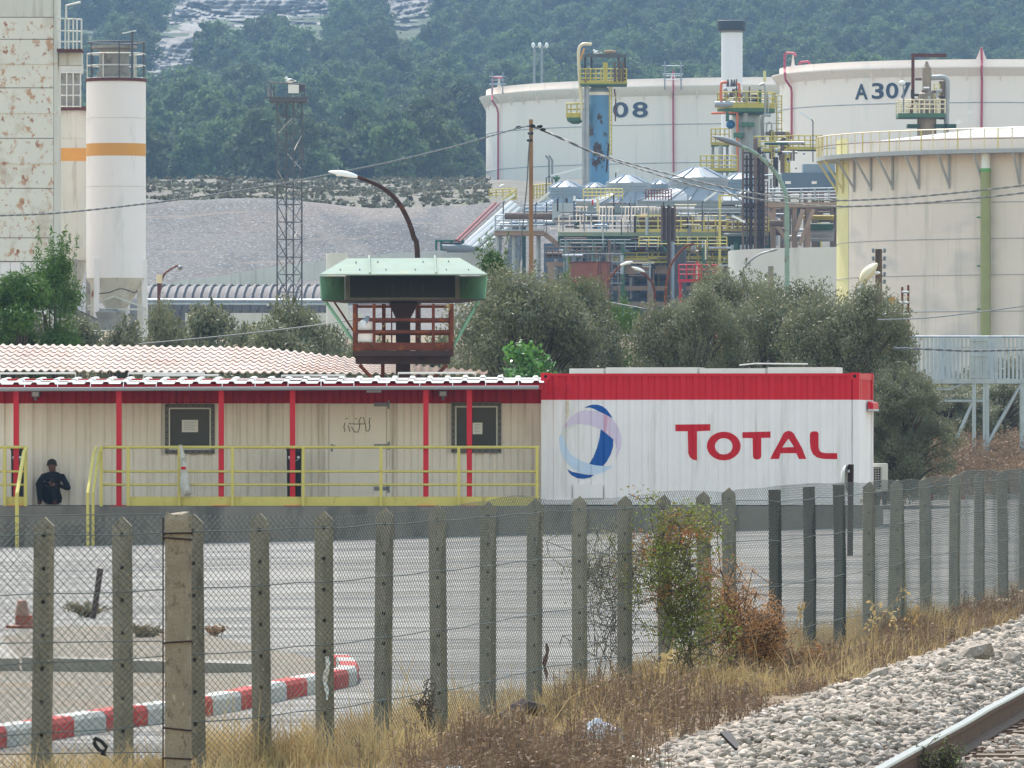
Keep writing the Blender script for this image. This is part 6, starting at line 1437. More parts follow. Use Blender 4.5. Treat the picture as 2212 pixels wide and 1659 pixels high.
# thin rusty post with sleeve by the vault
rp = thing('steel_post', 'thin rusty post with pale sleeve right of the silo', 'post', A(344, 700, 430)); MB().tube((AX(343, 430), 430, gp(AX(343, 430), 430)-.2), A(343, 595, 430), .09, 8).build('post', C['rust'], rp); MB().tube(A(344.5, 612, 430), A(344.5, 593, 430), .16, 8).build('sleeve', C['cream'], rp)
tag(MB().lathe(AX(728, 300), 300, [(.42, gp(AX(728, 300), 300)), (.42, AZ(547, 300)), (.05, AZ(546.9, 300))], 20).build('white_pipe_stack', C['wsteel']), 'short white rust streaked pipe rising behind the display sign', 'pipe')
# dwarf wall of the road climbing the gravel slope
rw = thing('road_wall', 'low pale wall of the road climbing across the gravel slope', 'wall', A(700, 565, 515))
pp = [(340,612),(420,604),(500,592),(570,580),(600,574),(680,566),(760,556),(850,547),(960,541),(1065,537)]
for i in range(len(pp)-1):
    a, b = A(*pp[i], 512-.05*i), A(*pp[i+1], 512-.05*(i+1)); mb = MB(); e = Vector((.01, 0, 0)); mb.add([a+e, b-e, b-e+Vector((0,.4,0)), a+e+Vector((0,.4,0)), a+e-Vector((0,0,1.2)), b-e-Vector((0,0,1.2)), b-e+Vector((0,.4,-1.2)), a+e+Vector((0,.4,-1.2))], [(0,1,2,3),(4,5,1,0),(5,6,2,1),(6,7,3,2),(7,4,0,3)]); mb.build('wall_length', C['wwall'], rw)
# red monitor stand on the slope crest and valve box
rs = thing('monitor_stand', 'small red railed monitor stand on the gravel slope crest', 'stand', A(560, 470, 552))
for x in (545, 560, 578): MB().tube(A(x, 475, 552), A(x, 430, 552), .07, 5).build('post', C['red'], rs)
for y in (431, 440): MB().tube(A(543, y, 552), A(580, y, 552), .06, 5).build('rail', C['red'], rs)
MB().box(AX(544, 552), AX(578, 552), 551.6, 552.6, AZ(446, 552), AZ(441, 552)).build('deck', C['red'], rs)
C['dullred'] = mat('dull_red_pipe', S(128,70,66), .8, var=.1)
# green valve shelter and pipes going up the slope
vs_ = thing('valve_shelter', 'small teal framed valve shelter at the foot of the pipe flight', 'shelter', A(970, 540, 505)); teal = mat('teal_paint', S(58,118,102), .6, var=.08)
MB().box(AX(940, 505), AX(1002, 505), 504, 507, AZ(521, 505), AZ(518.5, 505)).build('roof', teal, vs_)
for x in (942, 953, 975, 999): MB().tube(A(x, 519, 505), A(x, 541, 505), .08, 5).build('post', teal, vs_)
MB().tube(A(955, 532, 505.5), A(1005, 532, 505.5), .25, 10).build('pipe', C['galv'], vs_, True)
for i, (a, b, r_, m) in enumerate((((1000,535),(1105,440),.22,'steel'), ((1010,537),(1112,446),.26,'steel'), ((1022,538),(1120,452),.2,'steel'), ((985,520),(1070,438),.10,'dullred'), ((992,522),(1078,440),.08,'dullred'), ((1040,540),(1130,462),.15,'steel'))):
    tag(MB().path([A(a[0]-45 if i < 3 else a[0], a[1], 503), A(*a, 503), A(*b, 545)], r_, 8).build('slope_pipe', C[m], None, True), ['silver pipe climbing the slope, left of three', 'silver pipe climbing the slope, middle of three', 'silver pipe climbing the slope, right of three', 'thin red pipe climbing the slope, outer of two', 'thin red pipe climbing the slope, inner of two', 'grey pipe climbing the slope nearest the process unit'][i], 'pipe')
# ---------------------------------------------------------------- white tanks on the terrace
C['tankw'] = mat('white_tank_paint', S(244,228,216), .55, var=.03, vs=.05, layers=[(S(222,214,202), (.4,.4,.05), .55, .78, 4), (S(196,176,156), (1.2,1.2,.04), .62, .74, 5)])
C['num'] = mat('number_paint', S(34,48,66), .6, var=.05)
C['redline'] = mat('red_foam_pipe', S(176,58,72), .6, var=.08)
class Tank:
    def __init__(s, cx, cy, R_): s.cx, s.cy, s.R = cx, cy, R_
    def hit(s, x, y, o=0.):
        k = (x-CX)/FPX; R_ = s.R+o; a = 1+k*k; b = -2*(k*s.cx+s.cy); c = s.cx**2+s.cy**2-R_**2; dis = b*b-4*a*c
        Y = (-b-math.sqrt(max(dis, 0)))/(2*a); return Vector((k*Y, Y, EYE+(HY-y)/FPX*Y))
def big_tank(label, xl, d, R_, ylip, ytop, ycone, ybase, seams):
    T = Tank(AX(xl, d)+R_, d, R_); zb_ = AZ(ybase, d); t = thing('storage_tank', label, 'storage tank', (T.cx, T.cy, zb_)); L_ = AZ(ylip, d); zt_ = AZ(ytop, d); zc = AZ(ycone, d)
    MB().lathe(T.cx, T.cy, [(R_, zb_-4), (R_, zt_), (R_-.3, zt_), (R_-.3, zt_-2)], 160, cap=False).build('shell', C['tankw'], t, True)
    MB().lathe(T.cx, T.cy, [(R_+.02, zc), (R_+.9, L_-.12), (R_+.9, L_), (R_-.05, L_+.05)], 160, cap=False).build('wind_girder', C['tankw'], t, True)
    MB().lathe(T.cx, T.cy, [(R_-.31, zt_-1.6), (.2, zt_-1.2)], 64, cap=False).build('roof', C['tankgrey'], t)
    n = int(2*math.pi*R_/3.6)
    for i in range(n):
        a = 2*math.pi*i/n
        if math.sin(a) > .1: continue
        c_, s_ = math.cos(a), math.sin(a); p = lambda r_, z: (T.cx+r_*c_, T.cy+r_*s_, z)
        w = Vector((-s_, c_, 0))*.12; MB().prism([Vector(p(R_+.0, zc-.55))-w/2, Vector(p(R_+.8, L_-.2))-w/2, Vector(p(R_+.0, L_-.2))-w/2], w).build('girder_bracket', C['tankw'], t)
    for y in seams: MB().path(ring_pts(T.cx, T.cy, R_+.01, AZ(y, d), math.pi*.95, 2*math.pi, 90), .06, 4).build('weld_seam', C['tankgrey'], t)
    return T, t
def number(s, T, t, x0, x1, y0, y1):
    cu = bpy.data.curves.new('n', 'FONT'); cu.body = s; cu.offset = .022; cu.resolution_u = 5; o = bpy.data.objects.new('n', cu); COL.objects.link(o); bpy.context.view_layer.update()
    me = bpy.data.meshes.new_from_object(o.evaluated_get(bpy.context.evaluated_depsgraph_get())); bpy.data.objects.remove(o)
    xs_ = [v.co.x for v in me.vertices]; ys_ = [v.co.y for v in me.vertices]; a, b, c, e = min(xs_), max(xs_), min(ys_), max(ys_); of = off(t)
    for v in me.vertices: v.co = T.hit(x0+(x1-x0)*(v.co.x-a)/(b-a), y1+(y0-y1)*(v.co.y-c)/(e-c), .06)-of
    me.materials.clear(); me.materials.append(C['num']); ob = bpy.data.objects.new('number', me); COL.objects.link(ob); ob.parent = t
T8, t8 = big_tank('broad white storage tank numbered 08 behind the blue column', 1050, 1000, 40., 212, 196, 232, 438, (292, 372))
number('0', T8, t8, 1324, 1357, 220.5, 254); number('8', T8, t8, 1366, 1399.5, 220, 254)
def foam_pipe(T, t, pts):
    MB().path([T.hit(x, y, o) for x, y, o in pts], .13, 6).build('foam_pipe', C['redline'], t)
foam_pipe(T8, t8, [(1084,168,.3),(1066,167,.3),(1064,172,.3),(1063,205,.8),(1063,216,1.2),(1074,234,.3),(1076,245,.25),(1076,420,.25)])
foam_pipe(T8, t8, [(1454.5,154,.3),(1454.5,184,1.15),(1454.5,196,1.2),(1454,212,.25),(1455,372,.25)])
def shield(T, t, x, y0, y1, w, o=.0):
    a, b, c = T.hit(x-w, y1, o), T.hit(x+w, y1, o), T.hit(x, y0, o); v = Vector((0, .35, 0))
    MB().add([a, b, b+v, a+v, c-Vector((.06, 0, 0)), c+Vector((.06, 0, 0))], [(0,1,5,4),(1,2,5),(2,3,4,5),(3,0,4)]).build('foam_shield', C['tankw'], t)
shield(T8, t8, 1454, 155, 180, 9); shield(T8, t8, 1078, 168, 196, 5)
for (xa, xb, y0, y1, o) in ((1436, 1471, 132, 194, 1.1), (1063, 1086, 155, 203, 1.0)):
    for x in (xa, xb): MB().tube(T8.hit(x, y1, o), T8.hit(x, y0, o), .09, 5).build('scaffold_post', C['steel'], t8)
    for y in (y0+10, y0+28, y1-22): MB().tube(T8.hit(xa-5, y, o), T8.hit(xb+5, y, o), .05, 4).build('scaffold_rail', C['galv'], t8)
    MB().tube(T8.hit(xa-3, y1-30, o), T8.hit(xb+3, y1-30, o), .05, 4).build('scaffold_rail', C['galv'], t8)
TA, tA = big_tank('broad white storage tank numbered A307 at the upper right', 1684, 850, 23., 164.5, 149, 184, 440, (240, 330))
for ch, a, b, y0, y1 in (('A', 1847, 1874.5, 181, 215), ('3', 1883, 1909, 179, 214), ('0', 1913.5, 1940.5, 178.5, 213), ('7', 1944, 1968, 178, 212.5)): number(ch, TA, tA, a, b, y0, y1)
foam_pipe(TA, tA, [(1719,121,.3),(1716,115,.3),(1699,114,.3),(1695,118,.3),(1695,150,.5),(1695,158,1.1),(1697,172,1.1),(1709,190,.3),(1710,200,.25),(1710,300,.25)])
foam_pipe(TA, tA, [(2120,103,.3),(2121,130,.3),(2121,142,1.1),(2120,150,1.1),(2121,172,.25),(2120,300,.25)])
foam_pipe(TA, tA, [(1727,139,-.5),(1729,134,-.5),(1747,133,-.5),(1749,138,-.5)])
shield(TA, tA, 2120, 102, 133, 13); shield(TA, tA, 1713, 118, 146, 4.5)
# chimney stack
kd = 640.; ks = thing('chimney', 'smooth pale grey chimney stack with a dark capped top', 'chimney', (AX(1581, kd), kd, gp(AX(1581, kd), kd))); kr = (AX(1604, kd)-AX(1558, kd))/2
C['stack'] = mat('pale_grey_stack', S(236,230,232), .5, var=.03, vs=.6, aniso=(3,3,.2)); MB().lathe(AX(1581, kd), kd, [(kr, gp(AX(1581, kd), kd)-.5), (kr, AZ(66, kd))], 40).build('shaft', C['stack'], ks, True)
c1 = (AX(1611, kd)-AX(1549.5, kd))/2; MB().lathe(AX(1580, kd), kd, [(c1-.06, AZ(66, kd)), (c1, AZ(65, kd)), (c1, AZ(46, kd)), (c1-.1, AZ(44.5, kd)), (c1-.35, AZ(44.5, kd)), (c1-.35, AZ(55, kd))], 40).build('cap', mat('charcoal_cap', S(52,56,62), .7, var=.1), ks, True)
MB().lathe(AX(1581, kd), kd, [(kr+.01, AZ(71, kd)), (kr+.01, AZ(66.5, kd))], 40, cap=False).build('collar', C['dusty'], ks, True)

# ---------------------------------------------------------------- process unit
C['ypaint'] = mat('yellow_safety_paint', S(186,168,76), .55, var=.08, vs=1, layers=[(S(140,110,60), (1.5,1.5,1.5), .62, .72, 4)])
C['gpaint'] = mat('green_steel_paint', S(70,106,80), .6, var=.1, vs=1)
C['dgreen'] = mat('dark_green_steel', S(44,76,64), .6, var=.15, vs=1)
C['pgreen'] = mat('pale_green_steel', S(132,146,122), .6, var=.12, vs=1, layers=[(S(150,140,90), (1,1,1), .58, .66, 4)])
C['orpipe'] = mat('orange_pipe', S(214,112,70), .5, var=.06)
C['silver'] = mat('silver_lagging', S(164,164,166), .5, .3, var=.10, vs=1.2)
C['bluegrey'] = mat('blue_grey_cladding', S(134,146,156), .6, var=.08, vs=.5, layers=[(S(112,124,136), (.8,.8,.8), .55, .7, 4)])
C['slate'] = mat('slate_cladding', S(96,110,124), .6, var=.06, vs=.4)
C['brownst'] = mat('brown_pipework', S(110,90,78), .8, var=.2, vs=1)
C['pinkc'] = mat('pinkish_concrete_frame', S(164,136,116), .85, var=.1, vs=.5)
C['bluecol'] = mat('blue_rusty_paint', S(94,138,172), .55, var=.08, vs=.6, layers=[(S(120,150,140), (.8,.8,.3), .58, .68, 4), (S(70,52,44), (.9,.9,.55), .56, .60, 6)])
def railrun(t, a, b, h, m, n=6, toe=None, mids=2, r_=.045):
    a, b = Vector(a), Vector(b)
    for k in range(mids+1):
        z = Vector((0, 0, h*(k+1)/(mids+1))); MB().tube(a+z, b+z, r_, 5).build('rail', m, t)
    for k in range(n+1):
        p = a.lerp(b, k/n); MB().tube(p, p+Vector((0, 0, h)), r_*1.1, 5).build('rail_post', m, t)
    if toe: MB().bar(a+Vector((0, 0, .06)), b+Vector((0, 0, .06)), .04, .22).build('toe_board', toe, t)
def ringrail(t, cx, cy, r_, z, h, m, a0=0., a1=2*math.pi, n=14, toe=None, green=None):
    for k in (1., .62, .3): MB().path(ring_pts(cx, cy, r_, z+h*k, a0, a1, 26), .045, 5).build('rail', m, t)
    for k in range(n+1):
        a = a0+(a1-a0)*k/n; MB().tube((cx+r_*math.cos(a), cy+r_*math.sin(a), z), (cx+r_*math.cos(a), cy+r_*math.sin(a), z+h), .05, 5).build('rail_post', m, t)
    if toe: MB().lathe(cx, cy, [(r_+.02, z), (r_+.02, z+.28)], 28, cap=False).build('toe_board', toe, t)
    if green: MB().lathe(cx, cy, [(r_*.5, z-.45), (r_, z-.28), (r_+.03, z-.02)], 28).build('platform', green, t)
def ladder(t, x, y0, y1, d, w, m, cage=False):
    for s_ in (-1, 1): MB().tube(A(x+s_*w, y0, d), A(x+s_*w, y1, d), .04, 4).build('ladder_rail', m, t)
    k = min(y0, y1)
    while k < max(y0, y1): MB().tube(A(x-w, k, d), A(x+w, k, d), .03, 4).build('rung', m, t); k += 9 if not cage else 12
    if cage:
        k = min(y0, y1)
        while k < max(y0, y1): 
            p = A(x, k, d-.35); rr = w*1.5/FPX*d; MB().path(ring_pts(p.x, p.y, rr, p.z, math.pi, 2*math.pi, 8), .03, 4).build('cage_hoop', m, t); k += 18
bd1 = 520.; bc = thing('blue_column', 'tall blue rust-patched process column with yellow railed top platform', 'process column', (AX(1294, bd1), bd1, gp(AX(1294, bd1), bd1)))
cx_, cr = AX(1294, bd1), 22./FPX*bd1
MB().lathe(cx_, bd1, [(cr, gp(cx_, bd1)), (cr, AZ(200, bd1))], 36).build('shell', C['bluecol'], bc, True)
MB().lathe(cx_, bd1, [(cr+.01, AZ(206, bd1)), (cr+.01, AZ(199, bd1))], 36, cap=False).build('white_ring', C['tankw'], bc, True)
MB().lathe(cx_, bd1, [(cr, AZ(199.8, bd1)), (cr*.95, AZ(192, bd1)), (cr*.6, AZ(185, bd1))], 30).build('head', C['bluegrey'], bc, True)
MB().box(AX(1253, bd1), AX(1354, bd1), bd1-1.4, bd1+1.4, AZ(186, bd1), AZ(180, bd1)).build('platform', C['gpaint'], bc)
for dd in (bd1-1.4, bd1+1.4): railrun(bc, A(1254, 179, dd), A(1353, 179, dd), 30/FPX*bd1, C['ypaint'], 9, C['ypaint'])
MB().box(AX(1302, bd1), AX(1312, bd1), bd1-1.45, bd1-1.42, AZ(178, bd1), AZ(137, bd1)).build('gate', C['ypaint'], bc)
for x in (1264, 1278, 1336, 1350):
    for dd in (bd1-1.2, bd1+1.2): MB().box(AX(x, dd)-.06, AX(x, dd)+.06, dd-.06, dd+.06, AZ(180, dd), AZ(121, dd)).build('gantry_post', C['rustdark'], bc)
for dd in (bd1-1.2, bd1+1.2): MB().bar(A(1262, 120, dd), A(1352, 121, dd), .18, .22).build('gantry_beam', C['lat'], bc)
for x in (1264, 1336): MB().bar(A(x, 120, bd1-1.2), A(x, 120, bd1+1.2), .12, .15).build('gantry_cross_beam', C['lat'], bc)
MB().path(curve([A(1258,260,bd1-.9), A(1254,200,bd1-.9), A(1251,150,bd1-.9), A(1250,112,bd1-.9), A(1254,99,bd1-.9), A(1263,95,bd1-.9), A(1278,96,bd1-.9)]), .11, 8).build('vent_pipe', C['cream'], bc, True)
MB().path([A(1254,130,bd1-.9), A(1262,104,bd1-.9)], .06, 6).build('vent_brace', C['orange'], bc)
for x, y0, r_ in ((1269, 158, .13), (1260, 246, .09), (1263, 180, .05)): MB().path(curve([A(x,415,bd1-1), A(x,y0+6,bd1-1), A(x+3,y0,bd1-1)]), r_, 8).build('side_pipe', C['silver'], bc, True)
for x in (1338, 1346, 1328): MB().path([A(x,176,bd1-1.5), A(x,130+(x % 7),bd1-1.5)], .08, 6).build('riser', C['brownst'], bc)
ladder(bc, 1319, 188, 335, bd1-.5, 2.2, C['yrail']); MB().path([A(1327,192,bd1-.6), A(1330,215,bd1-.6), A(1329,262,bd1-.6)], .05, 5).build('drain_pipe', C['rusty'], bc)
px_ = AX(1243, bd1); MB().lathe(px_, bd1-.3, [(.25, AZ(268, bd1)), (.55, AZ(262, bd1)), (.62, AZ(255, bd1))], 20).build('side_platform', C['gpaint'], bc, True)
ringrail(bc, px_, bd1-.3, .62, AZ(254.5, bd1), 30/FPX*bd1, C['ypaint'], n=9, toe=C['ypaint'])
MB().path([A(1310,372,bd1-1), A(1313,330,bd1-1), A(1315,310,bd1-1)], .06, 5).build('lower_pipe', C['rustdark'], bc)
gull('white gull on the gantry above the blue column', 1289, 118, bd1-1.2, 1.2)
tag(MB().sphere(A(1318, 112, bd1-1.2), .32, 10, 6, (1.4, .8, .45)).build('bird_nest', mat('nest_twigs', S(150,128,104), .9, var=.2, vs=6)), 'rough bird nest on the gantry above the blue column', 'nest')
# grey vessel with crowded head platform
vd1 = 540.; vz = thing('process_vessel', 'grey process vessel with yellow railed head platform full of silver pipes', 'process vessel', (AX(1610, vd1), vd1, gp(AX(1610, vd1), vd1)))
Q = lambda zx, zy, d=vd1: A(1465.5+zx*.1633, 138.2+zy*.1633, d)
cxv, rv = AX(1612, vd1), 33./FPX*vd1
MB().lathe(cxv, vd1, [(rv, gp(cxv, vd1)), (rv, AZ(262, vd1)), (rv*.92, AZ(250, vd1)), (rv*.6, AZ(243, vd1))], 36).build('shell', mat('lagging_grey', S(158,160,160), .45, .4, var=.08, vs=.8), vz, True)
ringrail(vz, cxv, vd1, 62/FPX*vd1, AZ(235, vd1), 34/FPX*vd1, C['ypaint'], n=16, toe=C['ypaint'], green=C['gpaint'])
for pts, r_, m in (([(565,490),(565,280),(590,245),(640,245)], .10, 'orpipe'), ([(805,490),(805,290),(790,265),(770,265)], .09, 'orpipe'), ([(435,652),(600,648),(750,640),(775,655),(780,760),(782,1440)], .085, 'orpipe'), ([(480,535),(870,530)], .22, 'silver'), ([(890,1500),(890,380)], .17, 'silver'), ([(885,480),(885,370)], .24, 'silver'),
                  ([(1145,650),(1145,290),(1070,285)], .08, 'silver'), ([(1080,560),(1080,340)], .10, 'gpaint'), ([(1188,640),(1185,430),(1170,410)], .05, 'silver'), ([(648,760),(648,620)], .12, 'gpaint'), ([(1120,1000),(1115,700),(1220,680)], .13, 'silver'), ([(1170,960),(1170,790),(1230,790),(1230,900)], .06, 'silver'),
                  ([(560,1500),(560,1080)], .17, 'silver'), ([(1230,1250),(1230,880)], .16, 'brownst'), ([(1150,920),(1420,920),(1470,960),(1460,1080)], .13, 'brownst'), ([(1390,1200),(1385,990)], .2, 'rustdark'), ([(1080,1080),(1130,1190),(1150,1300)], .15, 'silver'), ([(1330,1220),(1500,1225)], .3, 'brownst'), ([(430,1400),(430,1200)], .04, 'ypaint'),
                  ([(770,600),(768,200)], .05, 'brownst'), ([(940,500),(940,300)], .05, 'brownst')):
    MB().path(curve([Q(a, b, vd1-(1.6 if b < 1000 or m == 'orpipe' else .9)) for a, b in pts], 4), r_, 8).build('pipe', C[m], vz, True)
r = np.random.default_rng(3)
for k in range(26): MB().sphere(Q(600+r.random()*230, 320+r.random()*150, vd1-1.2+.8*r.random()), .10+.08*r.random(), 8, 6, (1, 1, 1.2)).build('valve', C['silver'] if k % 3 else C['brownst'], vz, True)
for k in range(20): MB().tube(Q(960+(k % 5)*22, 420+(k//5)*30, vd1-1.3), Q(1040+(k % 5)*6, 420+(k//5)*30, vd1-1.3), .07, 6).build('manifold', C['silver'] if k % 2 else C['brownst'], vz)
for x in (655, 705, 740): MB().path([Q(x, 300, vd1-1.4), Q(x, 205, vd1-1.4)], .12, 8, .05).build('relief_valve', C['lat'], vz, True)
for (a, b, c, e) in ((815, 995, 785, 840), (720, 850, 920, 985)): MB().box(Q(a, c).x, Q(b, c).x, vd1-1.8, vd1-1.2, Q(a, e).z, Q(a, c).z).build('bracket', C['gpaint'], vz)
MB().sphere(Q(690, 800, vd1-1.2), .32, 10, 8).build('blue_valve', mat('blue_valve', S(44,100,148), .5), vz, True)
MB().tube(Q(1140, 235, vd1-1), Q(1140, 90, vd1-1), .10, 8).build('lamp', C['tanky'], vz)
ladder(vz, 1683, 207, 330, vd1-.8, 5, C['ypaint'], True)
# lower platforms round the vessel
for nm, lab, (x0, x1, yd, h, dd), n in (('service_platform', 'yellow railed service platform left of the grey vessel', (1513, 1592, 368, 32, 535), 6), ('service_platform', 'long yellow railed service platform right of the grey vessel', (1629, 1700, 326, 31, 536), 6), ('service_platform', 'yellow railed service platform end before the tank A307', (1700, 1776, 322, 29, 532), 6), ('service_platform', 'small upper yellow railed platform behind the chimney foot', (1536, 1575, 312, 34, 545), 4)):
    t = thing(nm, lab, 'platform', (AX((x0+x1)/2, dd), dd, gp(AX((x0+x1)/2, dd), dd)))
    MB().box(AX(x0, dd), AX(x1, dd), dd-.9, dd+.9, AZ(yd+4, dd), AZ(yd, dd)).build('deck', C['gpaint'] if x0 < 1600 else C['dgreen'], t)
    for e in (-.9, .9): railrun(t, A(x0, yd, dd+e), A(x1, yd, dd+e), h/FPX*dd, C['ypaint'], n, C['ypaint'])
    for x in (x0+4, x1-4): MB().tube((AX(x, dd), dd, gp(AX(x, dd), dd)), A(x, yd+4, dd), .10, 6).build('support', C['ypaint'] if x0 > 1600 else C['steel'], t)
    if x0 in (1629, 1700): ladder(t, x1-30 if x0 == 1629 else x0+2, 285, 372, dd-1, 3, C['ypaint'])
# air-cooler hoods
def hood(label, x0, x1, yr0, yr1, bx0, bx1, yb, ybot, d, m, cap=True):
    cx = AX((x0+x1)/2, d); r_ = (AX(x1, d)-AX(x0, d))/2; z0, z1 = AZ(yr1, d), AZ(yr0, d); zb_ = AZ(yb, d); dep = min((AX(bx1, d)-AX(bx0, d))/2, r_*1.5); t = thing('air_cooler', label, 'air cooler', (cx, d, AZ(ybot, d)))
    MB().lathe(cx, d, [(r_, z0), (r_, z1)], 36, cap=False).build('fan_ring', m, t, True)
    for k in (.33, .66): MB().lathe(cx, d, [(r_+.02, z0+(z1-z0)*k-.03), (r_+.035, z0+(z1-z0)*k), (r_+.02, z0+(z1-z0)*k+.03)], 36, cap=False).build('ring_bead', m, t)
    MB().lathe(cx, d, [(r_*.97, z1-.02), (r_*.25, z1+r_*.34), (.02, z1+r_*.35)], 24, cap=False).build('fan_guard', C['steel'], t)
    for k in range(8):
        a = 2*math.pi*k/8+.2; MB().tube((cx+r_*.98*math.cos(a), d+r_*.98*math.sin(a), z1+.02), (cx+r_*.25*math.cos(a), d+r_*.25*math.sin(a), z1+r_*.36), .06, 4).build('guard_rib', C['galv'], t)
    n = 32; vs = []
    for k in range(n):
        a = 2*math.pi*k/n; c_, s_ = math.cos(a), math.sin(a); q = max(abs(c_), abs(s_)); bx_ = (AX(bx0, d)+AX(bx1, d))/2; hw_ = (AX(bx1, d)-AX(bx0, d))/2
        vs.append((bx_+hw_*c_/q, d+dep*s_/q, zb_)); 
    for k in range(n):
        a = 2*math.pi*k/n; vs.append((cx+r_*math.cos(a), d+r_*math.sin(a), z0))
    MB().add(vs, [(k, (k+1) % n, n+(k+1) % n, n+k) for k in range(n)]).build('hood', m, t)
    MB().box(AX(bx0, d), AX(bx1, d), d-dep, d+dep, AZ(ybot, d), zb_-.01).build('bundle_box', m, t)
    for k in (18, 20, 22, 24, 26, 28, 30): MB().bar(Vector(vs[k])+Vector((0,-.03,.02)), Vector(vs[n+k])+Vector((0,-.03,.02)), .05, .05).build('hood_seam', C['steel'], t)
    for k in range(3): 
        z = AZ(ybot, d)+(zb_-AZ(ybot, d))*(k+.5)/3; MB().box(AX(bx0, d)-.02, AX(bx1, d)+.02, d-dep-.03, d-dep-.012, z-.05, z+.05).build('louvre', C['steel'], t)
    for x in (bx0+4, bx1-4): MB().box(AX(x, d)-.12, AX(x, d)+.12, d-.12, d+.12, gp(AX(x, d), d)-.2, AZ(ybot, d)).build('leg', C['dgreen'], t)
    return t
C['whood'] = mat('white_hood', S(146,150,154), .5, var=.04, vs=.6)
hood('pale blue air cooler hood at the left end of the cooler row', 1183, 1262, 405, 428, 1128, 1290, 455, 482, 500, C['bluegrey'])
hood('pale blue air cooler ring behind the left hood', 1258, 1312, 405, 426, 1240, 1330, 450, 480, 512, C['bluegrey'])
hood('white air cooler hood in the middle of the cooler row', 1308, 1404, 396, 416, 1245, 1420, 441, 462, 498, C['whood'])
hood('pale blue air cooler ring behind the middle hood', 1402, 1450, 398, 418, 1390, 1470, 440, 470, 512, C['bluegrey'])
hood('largest white air cooler hood right of the middle', 1444, 1572, 385, 406, 1375, 1598, 436, 462, 495, C['whood'])
hood('pale blue air cooler ring behind the largest hood', 1560, 1640, 388, 412, 1540, 1660, 440, 478, 512, C['bluegrey'])
hood('white air cooler hood at the right end of the cooler row', 1590, 1640, 418, 424, 1570, 1668, 438, 474, 496, C['whood'])
# main deck in front of the coolers
md1 = 488.; dk = thing('process_deck', 'long green process deck with white and yellow railing below the coolers', 'deck', (AX(1390, md1), md1, gp(AX(1390, md1), md1)))
MB().box(AX(1206, md1), AX(1660, md1), md1, md1+6, AZ(510, md1), AZ(500, md1)).build('deck', C['pgreen'], dk)
MB().box(AX(1206, md1), AX(1660, md1), md1+.3, md1+6, AZ(524, md1), AZ(510.5, md1)).build('deck_beam', C['dgreen'], dk)
railrun(dk, A(1207, 500, md1), A(1370, 500, md1), 34/FPX*md1, C['tankw'], 7, C['tankw']); railrun(dk, A(1372, 500, md1), A(1570, 500, md1), 34/FPX*md1, C['yrail'], 8, C['yrail']); railrun(dk, A(1572, 500, md1), A(1660, 500, md1), 30/FPX*md1, C['ypaint'], 4, C['ypaint'])
for x in range(1245, 1445, 7):
    if x not in (1273, 1280, 1287, 1329, 1336): MB().tube(A(x, 480, md1+.6), A(x+(1 if x < 1420 else 2), 447 if x < 1420 else 447+(x-1420)*1.2, md1+.6), .035, 4).build('white_bar', C['tankw'], dk)
for a, b in ((1244, 1270), (1294, 1326), (1340, 1418)): MB().tube(A(a, 447, md1+.6), A(b, 447, md1+.6), .045, 4).build('white_bar_rail', C['tankw'], dk)
MB().box(AX(1193, md1), AX(1238, md1), md1+.5, md1+2, AZ(478, md1), AZ(438, md1)).build('cabinet', C['galv'], dk)
MB().path([A(1244, 437, md1+.4), A(1278, 437, md1+.4)], .17, 10).build('silver_drum', C['silver'], dk, True); MB().path([A(1278.5, 437, md1+.4), A(1282, 437, md1+.4)], .175, 10).build('drum_end', C['redb'], dk, True)
for x in (1221, 1283, 1345, 1450, 1520, 1590, 1640):
    for dd in (md1+.3, md1+5): MB().box(AX(x, dd)-.13, AX(x, dd)+.13, dd-.13, dd+.13, gp(AX(x, dd), dd)-.3, AZ(524, dd)).build('column', C['gpaint'] if x != 1450 else C['dgreen'], dk)
for x in (1283, 1450):
    for s_ in (-26, 26): MB().bar(A(x, 552, md1+.2), A(x+s_, 524, md1+.2), .12, .12).build('knee_brace', C['gpaint'], dk)
for (a, b, y, r_, m) in ((1090, 1240, 467, .22, 'brownst'), (1380, 1500, 478, .5, 'brownst'), (1440, 1690, 482, .2, 'brownst'), (1400, 1500, 462, .45, 'dusty')): MB().tube(A(a, y, md1+1), A(b, y, md1+1), r_, 10).build('pipe', C[m], dk, True)
r = np.random.default_rng(31)
mixm = ['steel', 'brownst', 'galv', 'brownst', 'rustdark', 'steel', 'cream']
for k in range(70):
    x = 1180+r.random()*420; y0 = 418+r.random()*78; dd = md1-1.5+r.random()*2.5; L_ = 10+r.random()*40
    q = [A(x, y0, dd), A(x, y0+L_, dd)] if k % 3 else [A(x, y0+20, dd), A(x+L_, y0+20, dd)]
    MB().tube(*q, .03+.07*r.random()**2, 5).build('small_pipe', C[mixm[r.integers(0, 7)]], dk)
for (x0, x1, y, dd, m) in ((1130, 1250, 462, 494, 'galv'), (1260, 1345, 430, 490, 'yrail'), (1395, 1450, 432, 489, 'rusty'), (1455, 1600, 474, 485, 'steel'), (1210, 1420, 540, 486, 'steel'), (1380, 1570, 534, 484, 'yrail'), (1180, 1300, 556, 483, 'brownst')): railrun(dk, A(x0, y, dd), A(x1, y, dd), 22/FPX*dd, C[m], 9, None, 2, .032)
for k in range(60):
    x = 1185+r.random()*380; y0 = 512+r.random()*90; dd = 481+r.random()*6; L_ = 8+r.random()*46
    q = [A(x, y0, dd), A(x, y0+L_, dd)] if k % 2 else [A(x, y0, dd), A(x+L_, y0, dd)]
    MB().tube(*q, .03+.09*r.random()**2, 5).build('small_pipe', C[mixm[r.integers(0, 7)]], dk)
